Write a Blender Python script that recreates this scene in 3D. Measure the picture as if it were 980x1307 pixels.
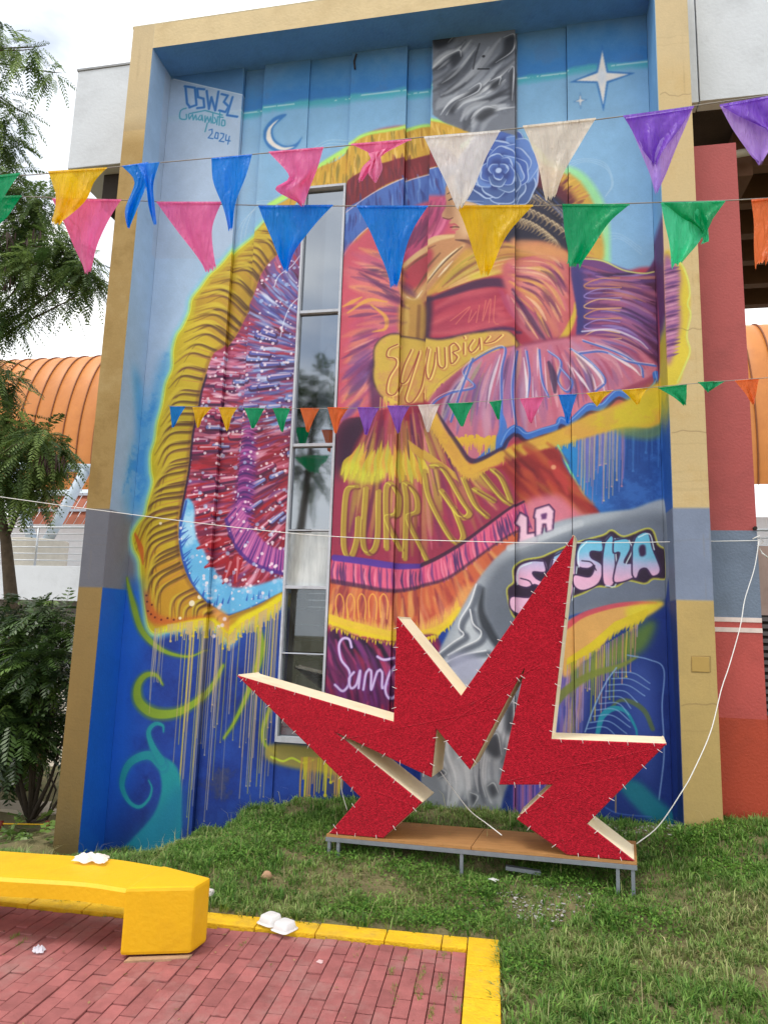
import bpy, bmesh, math, random
import numpy as np
from mathutils import Vector, Matrix

for _o in list(bpy.data.objects): bpy.data.objects.remove(_o)
SC = bpy.context.scene
COL = SC.collection
# ---------------------------------------------------------------- measured camera and mural wall geometry (metres)
CAM_YAW, CAM_PITCH, CAM_ROLL, CAM_F = 0.1949, 0.1594, 0.0304, 900.0      # focal length for a 980 x 1307 frame
CAM = np.array([0.0, -7.15, 2.21])
_F = np.array([-math.sin(CAM_YAW)*math.cos(CAM_PITCH), math.cos(CAM_YAW)*math.cos(CAM_PITCH), math.sin(CAM_PITCH)])
_R = np.array([math.cos(CAM_YAW), math.sin(CAM_YAW), 0.0]); _U = np.cross(_R, _F)
CR = _R*math.cos(CAM_ROLL) + _U*math.sin(CAM_ROLL)
CU = -_R*math.sin(CAM_ROLL) + _U*math.cos(CAM_ROLL)
def ray(x, y): return _F + CR*((x-490)/CAM_F) - CU*((y-653.5)/CAM_F)
def on_y(x, y, Y): d = ray(x, y); return CAM + d*((Y-CAM[1])/d[1])
def on_z(x, y, Z): d = ray(x, y); return CAM + d*((Z-CAM[2])/d[2])
# building: front plane y = 0, mural wall set back by DEP
XLO, XLI, XRI, XRO = -4.871, -4.575, 1.4345, 1.7714
DEP = 0.485
ZTOP, ZBEAM = 9.677, 9.34
ZG1, ZG0 = 3.416, 2.527          # grey belt, top and bottom
ZBOT = -0.6
# ---------------------------------------------------------------- camera
_cd = bpy.data.cameras.new('camera'); cam = bpy.data.objects.new('camera', _cd); COL.objects.link(cam)
_cd.sensor_fit = 'VERTICAL'; _cd.sensor_height = 24.0; _cd.lens = CAM_F/1307*24.0
_cd.clip_start = 0.05; _cd.clip_end = 2000
_m = Matrix(((CR[0], CU[0], -_F[0], CAM[0]), (CR[1], CU[1], -_F[1], CAM[1]), (CR[2], CU[2], -_F[2], CAM[2]), (0, 0, 0, 1)))
cam.matrix_world = _m
SC.camera = cam
# ---------------------------------------------------------------- sky, sun, exposure
SUN_EL, SUN_AZ = math.radians(66), math.radians(-140)      # azimuth from +y, negative is to the left: veiled sun high behind the viewer's left shoulder
wd = bpy.data.worlds.new('World'); SC.world = wd; wd.use_nodes = True
nt = wd.node_tree; nt.nodes.clear()
out = nt.nodes.new('ShaderNodeOutputWorld'); bg = nt.nodes.new('ShaderNodeBackground')
sky = nt.nodes.new('ShaderNodeTexSky'); sky.sky_type = 'NISHITA'; sky.sun_disc = False
sky.sun_elevation = SUN_EL; sky.sun_rotation = SUN_AZ; sky.air_density = 1.2; sky.dust_density = 1.0
tc = nt.nodes.new('ShaderNodeTexCoord')
mp = nt.nodes.new('ShaderNodeMapping'); mp.inputs['Scale'].default_value = (1, 1, 2.4); mp.inputs['Location'].default_value = (3.1, .4, .7)
nz = nt.nodes.new('ShaderNodeTexNoise'); nz.inputs['Scale'].default_value = 1.7; nz.inputs['Detail'].default_value = 7; nz.inputs['Roughness'].default_value = .55
rp = nt.nodes.new('ShaderNodeValToRGB'); rp.color_ramp.elements[0].position = .24; rp.color_ramp.elements[1].position = .42
sc_ = nt.nodes.new('ShaderNodeVectorMath'); sc_.operation = 'SCALE'; sc_.inputs['Scale'].default_value = .11
mx = nt.nodes.new('ShaderNodeMix'); mx.data_type = 'RGBA'
nz2 = nt.nodes.new('ShaderNodeTexNoise'); nz2.inputs['Scale'].default_value = 4.5; nz2.inputs['Detail'].default_value = 6
rp2 = nt.nodes.new('ShaderNodeValToRGB'); rp2.color_ramp.elements[0].color = (.86, .90, .97, 1); rp2.color_ramp.elements[1].color = (1.22, 1.22, 1.2, 1); rp2.color_ramp.elements[0].position = .3; rp2.color_ramp.elements[1].position = .62
L = nt.links.new
L(tc.outputs['Generated'], mp.inputs['Vector']); L(mp.outputs['Vector'], nz.inputs['Vector']); L(mp.outputs['Vector'], nz2.inputs['Vector'])
L(nz.outputs['Fac'], rp.inputs['Fac']); L(nz2.outputs['Fac'], rp2.inputs['Fac'])
L(sky.outputs['Color'], sc_.inputs[0]); L(rp.outputs['Color'], mx.inputs['Factor']); L(sc_.outputs['Vector'], mx.inputs['A']); L(rp2.outputs['Color'], mx.inputs['B'])
L(mx.outputs['Result'], bg.inputs['Color']); bg.inputs['Strength'].default_value = 1.0
L(bg.outputs['Background'], out.inputs['Surface'])
_sl = bpy.data.lights.new('sun', 'SUN'); sun = bpy.data.objects.new('sun', _sl); COL.objects.link(sun)
_sl.energy = 1.2; _sl.angle = math.radians(16); _sl.color = (1, .95, .88)
_d = Vector((math.sin(SUN_AZ)*math.cos(SUN_EL), math.cos(SUN_AZ)*math.cos(SUN_EL), math.sin(SUN_EL)))
sun.rotation_euler = (-_d).to_track_quat('-Z', 'Y').to_euler(); sun.location = (0, 0, 30)
vs = SC.view_settings
vs.view_transform = 'Standard'; vs.look = 'None'; vs.gamma = 1.0; vs.use_curve_mapping = False; vs.exposure = 0.55
# ---------------------------------------------------------------- materials
def lin(c):
    return tuple(((v/255)/12.92 if v/255 <= .04045 else ((v/255+.055)/1.055)**2.4) for v in c[:3])
MATS = {}
def mat(name, rgb, rough=.7, var=.12, scale=6., bump=.0, bscale=60., metal=0., spec=.4, rnd=0., transl=0., dirt=None, dscale=2., coat=0., world=False, speck=None):
    """principled paint with two scales of colour mottling, fine bump and, optionally, dirt in patches"""
    if name in MATS: return MATS[name]
    m = bpy.data.materials.new(name); m.use_nodes = True; n = m.node_tree.nodes; l = m.node_tree.links.new
    b = n['Principled BSDF']; b.inputs['Roughness'].default_value = rough; b.inputs['Metallic'].default_value = metal
    b.inputs['Specular IOR Level'].default_value = spec; b.inputs['Coat Weight'].default_value = coat
    c = lin(rgb); t = n.new('ShaderNodeTexCoord'); src = t.outputs['Object']
    if world: src = n.new('ShaderNodeNewGeometry').outputs['Position']
    a = n.new('ShaderNodeTexNoise'); a.inputs['Scale'].default_value = scale; a.inputs['Detail'].default_value = 8; a.inputs['Roughness'].default_value = .65
    l(src, a.inputs['Vector'])
    r = n.new('ShaderNodeValToRGB'); r.color_ramp.elements[0].position = .28; r.color_ramp.elements[1].position = .72
    r.color_ramp.elements[0].color = (*[v*(1-var) for v in c], 1); r.color_ramp.elements[1].color = (*[min(1, v*(1+var)) for v in c], 1)
    l(a.outputs['Fac'], r.inputs['Fac']); col = r.outputs['Color']
    if rnd:
        oi = n.new('ShaderNodeObjectInfo'); h = n.new('ShaderNodeHueSaturation')
        mr = n.new('ShaderNodeMapRange'); mr.inputs['To Min'].default_value = 1-rnd; mr.inputs['To Max'].default_value = 1+rnd
        l(oi.outputs['Random'], mr.inputs['Value']); l(mr.outputs['Result'], h.inputs['Value']); l(col, h.inputs['Color']); col = h.outputs['Color']
    if dirt:
        d = n.new('ShaderNodeTexNoise'); d.inputs['Scale'].default_value = dscale; d.inputs['Detail'].default_value = 9; d.inputs['Roughness'].default_value = .7
        l(src, d.inputs['Vector'])
        r2 = n.new('ShaderNodeValToRGB'); r2.color_ramp.elements[0].position = .5; r2.color_ramp.elements[1].position = .72
        r2.color_ramp.elements[0].color = (0, 0, 0, 1); r2.color_ramp.elements[1].color = (.75, .75, .75, 1)
        l(d.outputs['Fac'], r2.inputs['Fac'])
        x = n.new('ShaderNodeMix'); x.data_type = 'RGBA'; l(r2.outputs['Color'], x.inputs['Factor']); l(col, x.inputs['A']); x.inputs['B'].default_value = (*lin(dirt), 1); col = x.outputs['Result']
    if speck:                                            # chips where the paint has come off
        d = n.new('ShaderNodeTexNoise'); d.inputs['Scale'].default_value = 11; d.inputs['Detail'].default_value = 10; d.inputs['Roughness'].default_value = .75; l(src, d.inputs['Vector'])
        r3 = n.new('ShaderNodeValToRGB'); r3.color_ramp.elements[0].position = .665; r3.color_ramp.elements[1].position = .69; r3.color_ramp.elements[1].color = (.8, .8, .8, 1); l(d.outputs['Fac'], r3.inputs['Fac'])
        x = n.new('ShaderNodeMix'); x.data_type = 'RGBA'; l(r3.outputs['Color'], x.inputs['Factor']); l(col, x.inputs['A']); x.inputs['B'].default_value = (*lin(speck), 1); col = x.outputs['Result']
    l(col, b.inputs['Base Color'])
    if bump:
        e = n.new('ShaderNodeTexNoise'); e.inputs['Scale'].default_value = bscale; e.inputs['Detail'].default_value = 4; l(src, e.inputs['Vector'])
        bp = n.new('ShaderNodeBump'); bp.inputs['Strength'].default_value = bump; bp.inputs['Distance'].default_value = .02
        l(e.outputs['Fac'], bp.inputs['Height']); l(bp.outputs['Normal'], b.inputs['Normal'])
    if transl:
        tr = n.new('ShaderNodeBsdfTranslucent'); ad = n.new('ShaderNodeMixShader'); ad.inputs[0].default_value = transl
        l(col, tr.inputs['Color']); l(b.outputs[0], ad.inputs[1]); l(tr.outputs[0], ad.inputs[2]); l(ad.outputs[0], n['Material Output'].inputs['Surface'])
    MATS[name] = m; return m
# ---------------------------------------------------------------- scene helpers
def link(name, me, m=None, parent=None):
    o = bpy.data.objects.new(name, me); COL.objects.link(o)
    if m is not None and me is not None:
        for k in (m if isinstance(m, (list, tuple)) else [m]): me.materials.append(k)
    if parent is not None: o.parent = parent
    return o
def tag(o, label, cat, group=None):
    o['label'] = label; o['category'] = cat
    if group: o['group'] = group
    return o
def thing(name, label, cat, loc=(0, 0, 0), group=None):
    o = bpy.data.objects.new(name, None); COL.objects.link(o); o.location = loc; o.empty_display_size = .2
    return tag(o, label, cat, group)
def setting(o): o['kind'] = 'structure'; return o
class MB:
    """collects vertices and faces; build() makes one mesh object (world coordinates given, stored relative to the parent)"""
    def __init__(s): s.v = []; s.f = []; s.mi = []
    def add(s, vs_, fs, mi=0):
        k = len(s.v); s.v += [tuple(map(float, p)) for p in vs_]; s.f += [tuple(i+k for i in f) for f in fs]; s.mi += [mi]*len(fs); return s
    def box(s, x0, x1, y0, y1, z0, z1, mi=0):
        return s.add([(x0, y0, z0), (x1, y0, z0), (x1, y1, z0), (x0, y1, z0), (x0, y0, z1), (x1, y0, z1), (x1, y1, z1), (x0, y1, z1)],
                     [(0, 1, 5, 4), (1, 2, 6, 5), (2, 3, 7, 6), (3, 0, 4, 7), (4, 5, 6, 7), (3, 2, 1, 0)], mi)
    def tube(s, pts, r, n=8, mi=0, caps=True):
        pts = [Vector(p) for p in pts]; rs = r if isinstance(r, (list, tuple)) else [r]*len(pts)
        V = []; F = []
        up = Vector((.13, .07, 1))
        for i, p in enumerate(pts):
            d = (pts[min(i+1, len(pts)-1)]-pts[max(i-1, 0)]).normalized()
            a = d.cross(up)
            if a.length < 1e-3: a = d.cross(Vector((1, 0, 0)))
            a.normalize(); b = d.cross(a)
            for k in range(n):
                t = 2*math.pi*k/n; V.append(p+(a*math.cos(t)+b*math.sin(t))*rs[i])
        for i in range(len(pts)-1):
            for k in range(n): F.append((i*n+k, i*n+(k+1) % n, (i+1)*n+(k+1) % n, (i+1)*n+k))
        if caps: F.append(tuple(range(n))[::-1]); F.append(tuple(range((len(pts)-1)*n, len(pts)*n)))
        return s.add(V, F, mi)
    def prism(s, poly, off, mi=0):
        """polygon (3-D points) swept by the vector off"""
        n = len(poly); P = [Vector(p) for p in poly]; Q = [p+Vector(off) for p in P]
        return s.add(P+Q, [tuple(range(n)), tuple(range(2*n-1, n-1, -1))]+[(i, i+n, (i+1) % n+n, (i+1) % n) for i in range(n)], mi)
    def build(s, name, m=None, parent=None, smooth=False, bevel=0.):
        me = bpy.data.meshes.new(name)
        off = Vector((0, 0, 0))
        if parent is not None:
            off = parent.location if parent.parent is None else parent.parent.location
        me.from_pydata([tuple(Vector(p)-off) for p in s.v], [], s.f); me.update()
        if any(s.mi): me.polygons.foreach_set('material_index', s.mi)
        if smooth: me.polygons.foreach_set('use_smooth', [True]*len(me.polygons))
        o = link(name, me, m, parent)
        if bevel:
            bm = bmesh.new(); bm.from_mesh(me); bmesh.ops.recalc_face_normals(bm, faces=bm.faces)
            bmesh.ops.bevel(bm, geom=list(bm.edges), offset=bevel, segments=2, affect='EDGES', profile=.6); bm.to_mesh(me); bm.free()
        return o
def box_part(name, x0, x1, y0, y1, z0, z1, m, parent=None, bevel=0.): return MB().box(x0, x1, y0, y1, z0, z1).build(name, m, parent, bevel=bevel)
RND = random.Random(11)
# ---------------------------------------------------------------- the mural: paint laid out on the unfolded wall (pier, reveal, wall, reveal, pier)
PPM = 175.0
S0 = XLO - DEP; S1 = XRO + DEP
AW = int((S1-S0)*PPM); AH = int((ZBEAM+0.4-ZBOT)*PPM)
PK = 1.5
def T(pts, plane='b'):
    pts = np.asarray(pts, float)
    d = _F[None] + CR[None]*((pts[:, :1]-490)/CAM_F) - CU[None]*((pts[:, 1:]-653.5)/CAM_F)
    if plane == 'b':
        P = CAM + d*((DEP-CAM[1])/d[:, 1:2]); s = P[:, 0]
    elif plane == 'fr':                                    # right pier, front
        P = CAM + d*((0-CAM[1])/d[:, 1:2]); s = P[:, 0]+DEP
    elif plane == 'rr':                                    # right reveal
        P = CAM + d*((XRI-CAM[0])/d[:, 0:1]); s = XRI+DEP-P[:, 1]
    elif plane == 'rl':
        P = CAM + d*((XLI-CAM[0])/d[:, 0:1]); s = XLI-DEP+P[:, 1]
    elif plane == 'fl':
        P = CAM + d*((0-CAM[1])/d[:, 1:2]); s = P[:, 0]-DEP
    return np.stack([(s-S0)*PPM, (P[:, 2]-ZBOT)*PPM], 1)
def spline(p, closed=False, step=3.0):
    p = np.asarray(p, float)
    if len(p) < 3: 
        n = max(2, int(np.linalg.norm(p[-1]-p[0])/step)+1)
        return p[0]+(p[-1]-p[0])*np.linspace(0, 1, n)[:, None]
    q = np.vstack([p[-1], p, p[0], p[1]]) if closed else np.vstack([2*p[0]-p[1], p, 2*p[-1]-p[-2]])
    out = []
    for i in range(1, len(q)-2):
        a, b, c, d = q[i-1], q[i], q[i+1], q[i+2]
        n = max(2, int(np.linalg.norm(c-b)/step)+1)
        t = np.linspace(0, 1, n, endpoint=False)[:, None]
        out.append(.5*(2*b+(c-a)*t+(2*a-5*b+4*c-d)*t*t+(3*b-a-3*c+d)*t**3))
    if not closed: out.append(q[-2][None])
    return np.vstack(out)
def blur(m, r):
    r = int(round(r))
    if r < 1: return m
    for ax in (0, 1):
        for _ in range(2):
            pad = [(0, 0), (0, 0)]; pad[ax] = (r+1, r)
            c = np.cumsum(np.pad(m, pad, mode='edge'), axis=ax)
            n = m.shape[ax]
            m = ((c[2*r+1:2*r+1+n]-c[:n]) if ax == 0 else (c[:, 2*r+1:2*r+1+n]-c[:, :n]))/(2*r+1)
    return m
def inpoly(P, x, y):
    P = np.asarray(P, float); r = np.zeros(np.shape(x), bool); j = len(P)-1
    for i in range(len(P)):
        xi, yi = P[i]; xj, yj = P[j]
        if yi != yj:
            r ^= ((yi > y) != (yj > y)) & (x < (xj-xi)*(y-yi)/(yj-yi)+xi)
        j = i
    return r
class Canvas:
    def __init__(s):
        s.a = np.zeros((AH, AW, 3), np.float32); s.clip = None; s.pl = 'b'
        s.rng = np.random.default_rng(7)
        s.noise = s.mknoise()
    def mknoise(s):
        o = np.zeros((AH, AW), np.float32)
        for k, wgt in ((90, 1.), (40, .7), (18, .5), (8, .35), (3, .25)):
            g = s.rng.random((AH//k+3, AW//k+3)).astype(np.float32)
            yy = np.arange(AH)/k; xx = np.arange(AW)/k
            y0 = yy.astype(int); x0 = xx.astype(int); fy = (yy-y0)[:, None]; fx = (xx-x0)[None]
            fy = fy*fy*(3-2*fy); fx = fx*fx*(3-2*fx)
            o += wgt*((g[y0][:, x0]*(1-fx)+g[y0][:, x0+1]*fx)*(1-fy)+(g[y0+1][:, x0]*(1-fx)+g[y0+1][:, x0+1]*fx)*fy)
        o -= o.mean(); return o/o.std()
    def comp(s, m, x0, y0, col, alpha):
        h, w = m.shape
        if s.clip is not None: m = m*s.clip[y0:y0+h, x0:x0+w]
        m = (m*alpha)[..., None]
        v = s.a[y0:y0+h, x0:x0+w]
        v += m*(np.asarray(col, np.float32)/255.-v)
    def pmask(s, P, soft):
        pad = int(soft*2+3)
        x0 = max(0, int(P[:, 0].min())-pad); x1 = min(AW, int(P[:, 0].max())+pad+1)
        y0 = max(0, int(P[:, 1].min())-pad); y1 = min(AH, int(P[:, 1].max())+pad+1)
        if x1 <= x0 or y1 <= y0: return None
        h, w = y1-y0, x1-x0
        acc = np.zeros((h, w+1), np.int32)
        Q = np.roll(P, -1, 0)
        for (ax, ay), (bx, by) in zip(P-[x0, y0], Q-[x0, y0]):
            if ay == by: continue
            if ay > by: ax, ay, bx, by = bx, by, ax, ay
            r0 = max(0, int(math.ceil(ay-.5))); r1 = min(h, int(math.ceil(by-.5)))
            if r1 <= r0: continue
            rr = np.arange(r0, r1); xc = ax+(bx-ax)*(rr+.5-ay)/(by-ay)
            np.add.at(acc, (rr, np.clip(np.ceil(xc-.5).astype(int), 0, w)), 1)
        m = (np.cumsum(acc, 1)[:, :w] & 1).astype(np.float32)
        return blur(m, soft), x0, y0
    def fill(s, pts, col, soft=1., alpha=1., sp=True, grad=None, pl=None):
        P = T(spline(pts, True) if sp else pts, pl or s.pl)
        r = s.pmask(P, max(.6, soft*PK))
        if r is None: return
        m, x0, y0 = r
        if grad:
            (a, b), cols = grad; A, B = T([a, b], pl or s.pl)
            yy, xx = np.mgrid[y0:y0+m.shape[0], x0:x0+m.shape[1]]
            t = ((xx-A[0])*(B[0]-A[0])+(yy-A[1])*(B[1]-A[1]))/((B-A)@(B-A))
            t = np.clip(t+s.noise[y0:y0+m.shape[0], x0:x0+m.shape[1]]*.03, 0, 1)*(len(cols)-1)
            i = np.clip(t.astype(int), 0, len(cols)-2); f = (t-i)[..., None]
            c = np.asarray(cols, np.float32); col = c[i]*(1-f)+c[i+1]*f
        s.comp(m, x0, y0, col, alpha)
    def setclip(s, pts, sp=True, soft=.7, pl=None):
        if pts is None: s.clip = None; return
        r = s.pmask(T(spline(pts, True) if sp else pts, pl or s.pl), soft*PK)
        s.clip = np.zeros((AH, AW), np.float32)
        if r: s.clip[r[1+1]:r[2]+r[0].shape[0], r[1]:r[1]+r[0].shape[1]] = r[0]
    def stroke(s, pts, w, col, soft=.6, alpha=1., sp=True, pl=None):
        p = spline(pts, step=4.) if sp else np.asarray(pts, float)
        P = T(p, pl or s.pl); n = len(P)
        ws = np.asarray(w if np.ndim(w) else (w, w), float)*PK/2
        W = np.interp(np.linspace(0, 1, n), np.linspace(0, 1, len(ws)), ws)
        sf = max(1., soft*PK); pad = W.max()+sf+2
        x0 = max(0, int(P[:, 0].min()-pad)); x1 = min(AW, int(P[:, 0].max()+pad)+1)
        y0 = max(0, int(P[:, 1].min()-pad)); y1 = min(AH, int(P[:, 1].max()+pad)+1)
        if x1 <= x0 or y1 <= y0: return
        M = np.zeros((y1-y0, x1-x0), np.float32)
        for i in range(n-1):
            a, b = P[i], P[i+1]; ww = max(W[i], W[i+1])+sf+1
            u0 = max(x0, int(min(a[0], b[0])-ww)); u1 = min(x1, int(max(a[0], b[0])+ww)+2)
            v0 = max(y0, int(min(a[1], b[1])-ww)); v1 = min(y1, int(max(a[1], b[1])+ww)+2)
            if u1 <= u0 or v1 <= v0: continue
            X = np.arange(u0, u1)[None]+.5-a[0]; Y = np.arange(v0, v1)[:, None]+.5-a[1]
            d = b-a; L = d@d+1e-9
            t = np.clip((X*d[0]+Y*d[1])/L, 0, 1)
            D = np.hypot(X-t*d[0], Y-t*d[1])
            m = np.clip((W[i]+(W[i+1]-W[i])*t-D)/sf+.5, 0, 1)
            sub = M[v0-y0:v1-y0, u0-x0:u1-x0]; np.maximum(sub, m, out=sub)
        s.comp(M, x0, y0, col, alpha)
    def dots(s, P, r, col, soft=.6, alpha=1.):
        for (x, y), rr in zip(P, np.broadcast_to(r, len(P))):
            s.stroke([(x, y), (x+.3, y)], 2*rr, col, soft, alpha, sp=False)
    def seeds(s, poly, n):
        poly = spline(poly, True, 8); lo, hi = poly.min(0), poly.max(0)
        p = lo+(hi-lo)*s.rng.random((n*6, 2)); p = p[inpoly(poly, p[:, 0], p[:, 1])]
        return p[:n]
    def hatch(s, poly, n, L, w, pal, ang, alpha=.8, soft=1., curve=.05):
        r = s.rng
        for x, y in s.seeds(poly, n):
            a = ang(x, y)+r.normal(0, .07); l = L*r.uniform(.5, 1.3); c = r.normal(0, curve)*l
            dx, dy = math.cos(a), math.sin(a); ww = w*r.uniform(.5, 1.4)
            s.stroke([(x-dx*l/2, y-dy*l/2), (x-dy*c, y+dx*c), (x+dx*l/2, y+dy*l/2)], (ww*.35, ww, ww*.7, ww*.2), pal[r.integers(len(pal))], soft*1.5+.4, alpha*r.uniform(.6, 1))
    def flow(s, guides, n, w, pal, alpha=.7, soft=3., seg=(.35, 1.), q=(0, 1)):
        r = s.rng; K = 24
        Gd = np.array([(lambda p: p[np.linspace(0, len(p)-1, K).astype(int)])(spline(g, step=1.)) for g in guides])
        for i in range(n):
            f = (q[0]+(q[1]-q[0])*r.random())*(len(Gd)-1); k = min(int(f), len(Gd)-2); f -= k
            cv = Gd[k]*(1-f)+Gd[k+1]*f; l = r.uniform(*seg); t0 = r.uniform(0, 1-l)
            a, b = int(t0*(K-1)), int((t0+l)*(K-1)); ww = w*r.uniform(.5, 1.5)
            if b-a < 3: continue
            s.stroke(cv[a:b+1:2], (ww*.25, ww, ww, ww*.25), pal[r.integers(len(pal))], soft, alpha*r.uniform(.55, 1))
    def mottle(s, pts, col, amp=.5, sp=True, thr=.3, pl=None):
        r = s.pmask(T(spline(pts, True) if sp else pts, pl or s.pl), 4)
        if r is None: return
        m, x0, y0 = r; nz = s.noise[y0:y0+m.shape[0], x0:x0+m.shape[1]]
        s.comp(m*np.clip((nz-thr)*.8, 0, 1), x0, y0, col, amp)
    def drips(s, xs, ytop, L, w, cols, alpha=.85):
        r = s.rng
        for x in xs:
            y = ytop(x); l = L(x) if callable(L) else L; l *= r.uniform(.35, 1.)
            sl = -.05-.03*(490-x)/300.
            c = cols[r.integers(len(cols))]; ww = w*r.uniform(.6, 1.3)
            s.stroke([(x, y), (x+sl*l*.5+r.normal(0, .4), y+l*.5), (x+sl*l, y+l)], (ww*1.2, ww, ww*.8), c, .5, alpha)
            if r.random() < .4: s.dots([(x+sl*l, y+l)], ww*.75, c, .5, alpha)
def toward(fx, fy): return lambda x, y: math.atan2(fy-y, fx-x)
def lerp_rows(A, B, n):
    """n cross sections between two curves"""
    A = spline(A, step=1.); B = spline(B, step=1.)
    ia = np.linspace(0, len(A)-1, n).astype(int); ib = np.linspace(0, len(B)-1, n).astype(int)
    return A[ia], B[ib]
def poly_of(A, B): return list(A)+list(B)[::-1]

def paint_mural():
    c = Canvas(); R = c.rng
    yy, xx = np.mgrid[0:AH, 0:AW].astype(np.float32)
    zz = yy/PPM+ZBOT; ss = xx/PPM+S0
    def put(mask, col, a=1.):
        m = (mask*a)[..., None]; c.a += m*(np.asarray(col, np.float32)/255.-c.a)
    sm = lambda e0, e1, v: np.clip((v-e0)/(e1-e0), 0, 1)
    N = c.noise
    # ---- ground colours of the whole wall
    c.a[:] = np.array((128, 177, 218), np.float32)/255.
    put(sm(.5, -.5, (ss-XLI-.95)+N*.04), (172, 196, 226), .9)
    put(sm(8.0, 8.75, zz), (112, 168, 214), .6)
    put(sm(8.62, 8.70, zz+N*.012), (64, 168, 190)); put(sm(8.72, 8.77, zz+N*.012), (44, 122, 196))
    put(sm(8.85, 9.3, zz+N*.05), (98, 142, 182), .9)
    put(np.exp(-((zz-8.72)/.012)**2)*(N > -.3), (215, 228, 226), .6)
    strk = np.repeat(N[:, ::1].mean(1, keepdims=True), AW, 1)
    put(np.clip(N-.6, 0, 1)*(zz > 8.75), (60, 105, 160), .35)
    # lower blue
    low = sm(ZG0+.012, ZG0-.012, zz)
    put(low, (26, 62, 158)); put(low*np.clip(N*.5+.1, 0, 1), (20, 44, 126), .8)
    put(low*np.clip(-N*.5-.1, 0, 1), (34, 82, 190), .7)
    put(low*sm(.35, .0, ss-XLI-.12+N*.03), (22, 98, 214), .95)
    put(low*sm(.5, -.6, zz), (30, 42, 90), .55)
    # grey belt (left part)
    belt = sm(ZG1+.012, ZG1-.012, zz)*sm(ZG0-.012, ZG0+.012, zz)
    put(belt, (124, 128, 143)); put(belt*np.clip(N*.4, 0, 1), (104, 107, 120), .7)
    put(sm(.0, .25, ss-XLI)*belt, (92, 95, 107), .8)
    # piers: gold paint with the grey belt
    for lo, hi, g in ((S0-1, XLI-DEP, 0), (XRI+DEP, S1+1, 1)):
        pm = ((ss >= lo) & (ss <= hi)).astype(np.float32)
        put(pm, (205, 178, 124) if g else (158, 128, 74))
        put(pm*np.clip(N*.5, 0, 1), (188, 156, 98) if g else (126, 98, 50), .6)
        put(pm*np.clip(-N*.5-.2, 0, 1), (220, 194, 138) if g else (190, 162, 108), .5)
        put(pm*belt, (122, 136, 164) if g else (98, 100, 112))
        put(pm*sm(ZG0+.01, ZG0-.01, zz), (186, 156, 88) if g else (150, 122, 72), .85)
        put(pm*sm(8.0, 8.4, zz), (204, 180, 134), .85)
        for k in range(14):                                # roller laps and cracks
            z = R.uniform(ZBOT, ZTOP); put(pm*np.exp(-((zz-z-N*.01)/.006)**2), (120, 96, 56), .1)
    # rain streaks, cracks and splashed dirt on the masonry
    vst = np.repeat(np.interp(np.arange(AW), np.arange(0, AW, 5), R.standard_normal(len(range(0, AW, 5))))[None], AH, 0).astype(np.float32)
    pmx = ((ss < XLI-DEP) | (ss > XRI+DEP)).astype(np.float32)
    put(pmx*np.clip(vst*.6+N*.25-.7, 0, 1)*np.clip(.5+N*.3, 0, 1), (130, 106, 70), .35)
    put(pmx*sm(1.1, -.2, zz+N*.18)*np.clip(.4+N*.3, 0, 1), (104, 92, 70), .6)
    goldm = ((ss < XLI-DEP) & (belt < .5) & (zz < 8.2)).astype(np.float32)
    # reveals
    rl = ((ss >= XLI-DEP) & (ss < XLI)).astype(np.float32)
    put(rl*(zz > ZG1), (158, 188, 222)); put(rl*low, (24, 104, 216)); put(rl*low*np.clip(N*.4, 0, 1), (18, 82, 190), .6)
    rr = ((ss > XRI) & (ss <= XRI+DEP)).astype(np.float32)
    put(rr*(zz > ZG1), (104, 158, 208)); put(rr*sm(5.1, 4.6, zz)*(zz > ZG1), (28, 84, 168))
    put(rr*belt, (96, 108, 132)); put(rr*low, (20, 46, 120))
    put(rr*sm(4.25, 4.7, zz+N*.05)*sm(5.5, 5.2, zz), (176, 168, 40)); put(rr*sm(5.2, 5.4, zz+N*.04)*sm(6.56, 6.4, zz), (88, 48, 104))
    # ---- lettered patch, top left
    c.fill([(205, 101), (222, 101), (310, 121), (296, 330), (190, 330)], (166, 186, 214), .8, .9, sp=False)
    c.fill([(221, 95), (310, 80), (310, 120), (222, 100)], (74, 124, 178), .8, 1, sp=False)
    c.stroke([(222, 101), (310, 121)], 1.4, (214, 222, 232), .5, .8)
    # top lettering
    bl = (44, 110, 186); W = 3.1
    for st in ([(237, 111), (239, 132), (243, 137)], [(236, 110), (249, 112), (251, 134), (242, 137)], [(261, 114), (252, 113), (253, 124), (260, 126), (261, 137), (252, 138)],
               [(264, 116), (267, 139), (270, 124), (275, 141), (279, 117)], [(283, 120), (291, 122), (286, 130), (292, 136), (288, 143), (280, 141)],
               [(297, 124), (290, 147), (303, 149)]):
        c.stroke(st, W+1.4, (80, 140, 204), .8, .7, sp=False); c.stroke(st, W, bl, .4, 1, sp=False)
    for st in ([(238, 138), (231, 141), (230, 151), (238, 152), (238, 146)], [(241, 146), (242, 152), (246, 146), (247, 153), (250, 147), (251, 153)], [(256, 147), (253, 152), (257, 153), (258, 147), (259, 154)],
               [(262, 148), (262, 156), (265, 149), (267, 156), (269, 149), (270, 157)], [(272, 145), (272, 157), (276, 155), (274, 150)], [(278, 150), (277, 159)], [(281, 143), (280, 160)], [(278, 149), (285, 150)],
               [(284, 153), (283, 160), (287, 160), (287, 154), (284, 153)], [(242, 145), (262, 141), (284, 147)], [(265, 157), (262, 168)]):
        c.stroke(st, 2.1, (52, 146, 178), .5, .95, sp=len(st) > 3)
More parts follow.
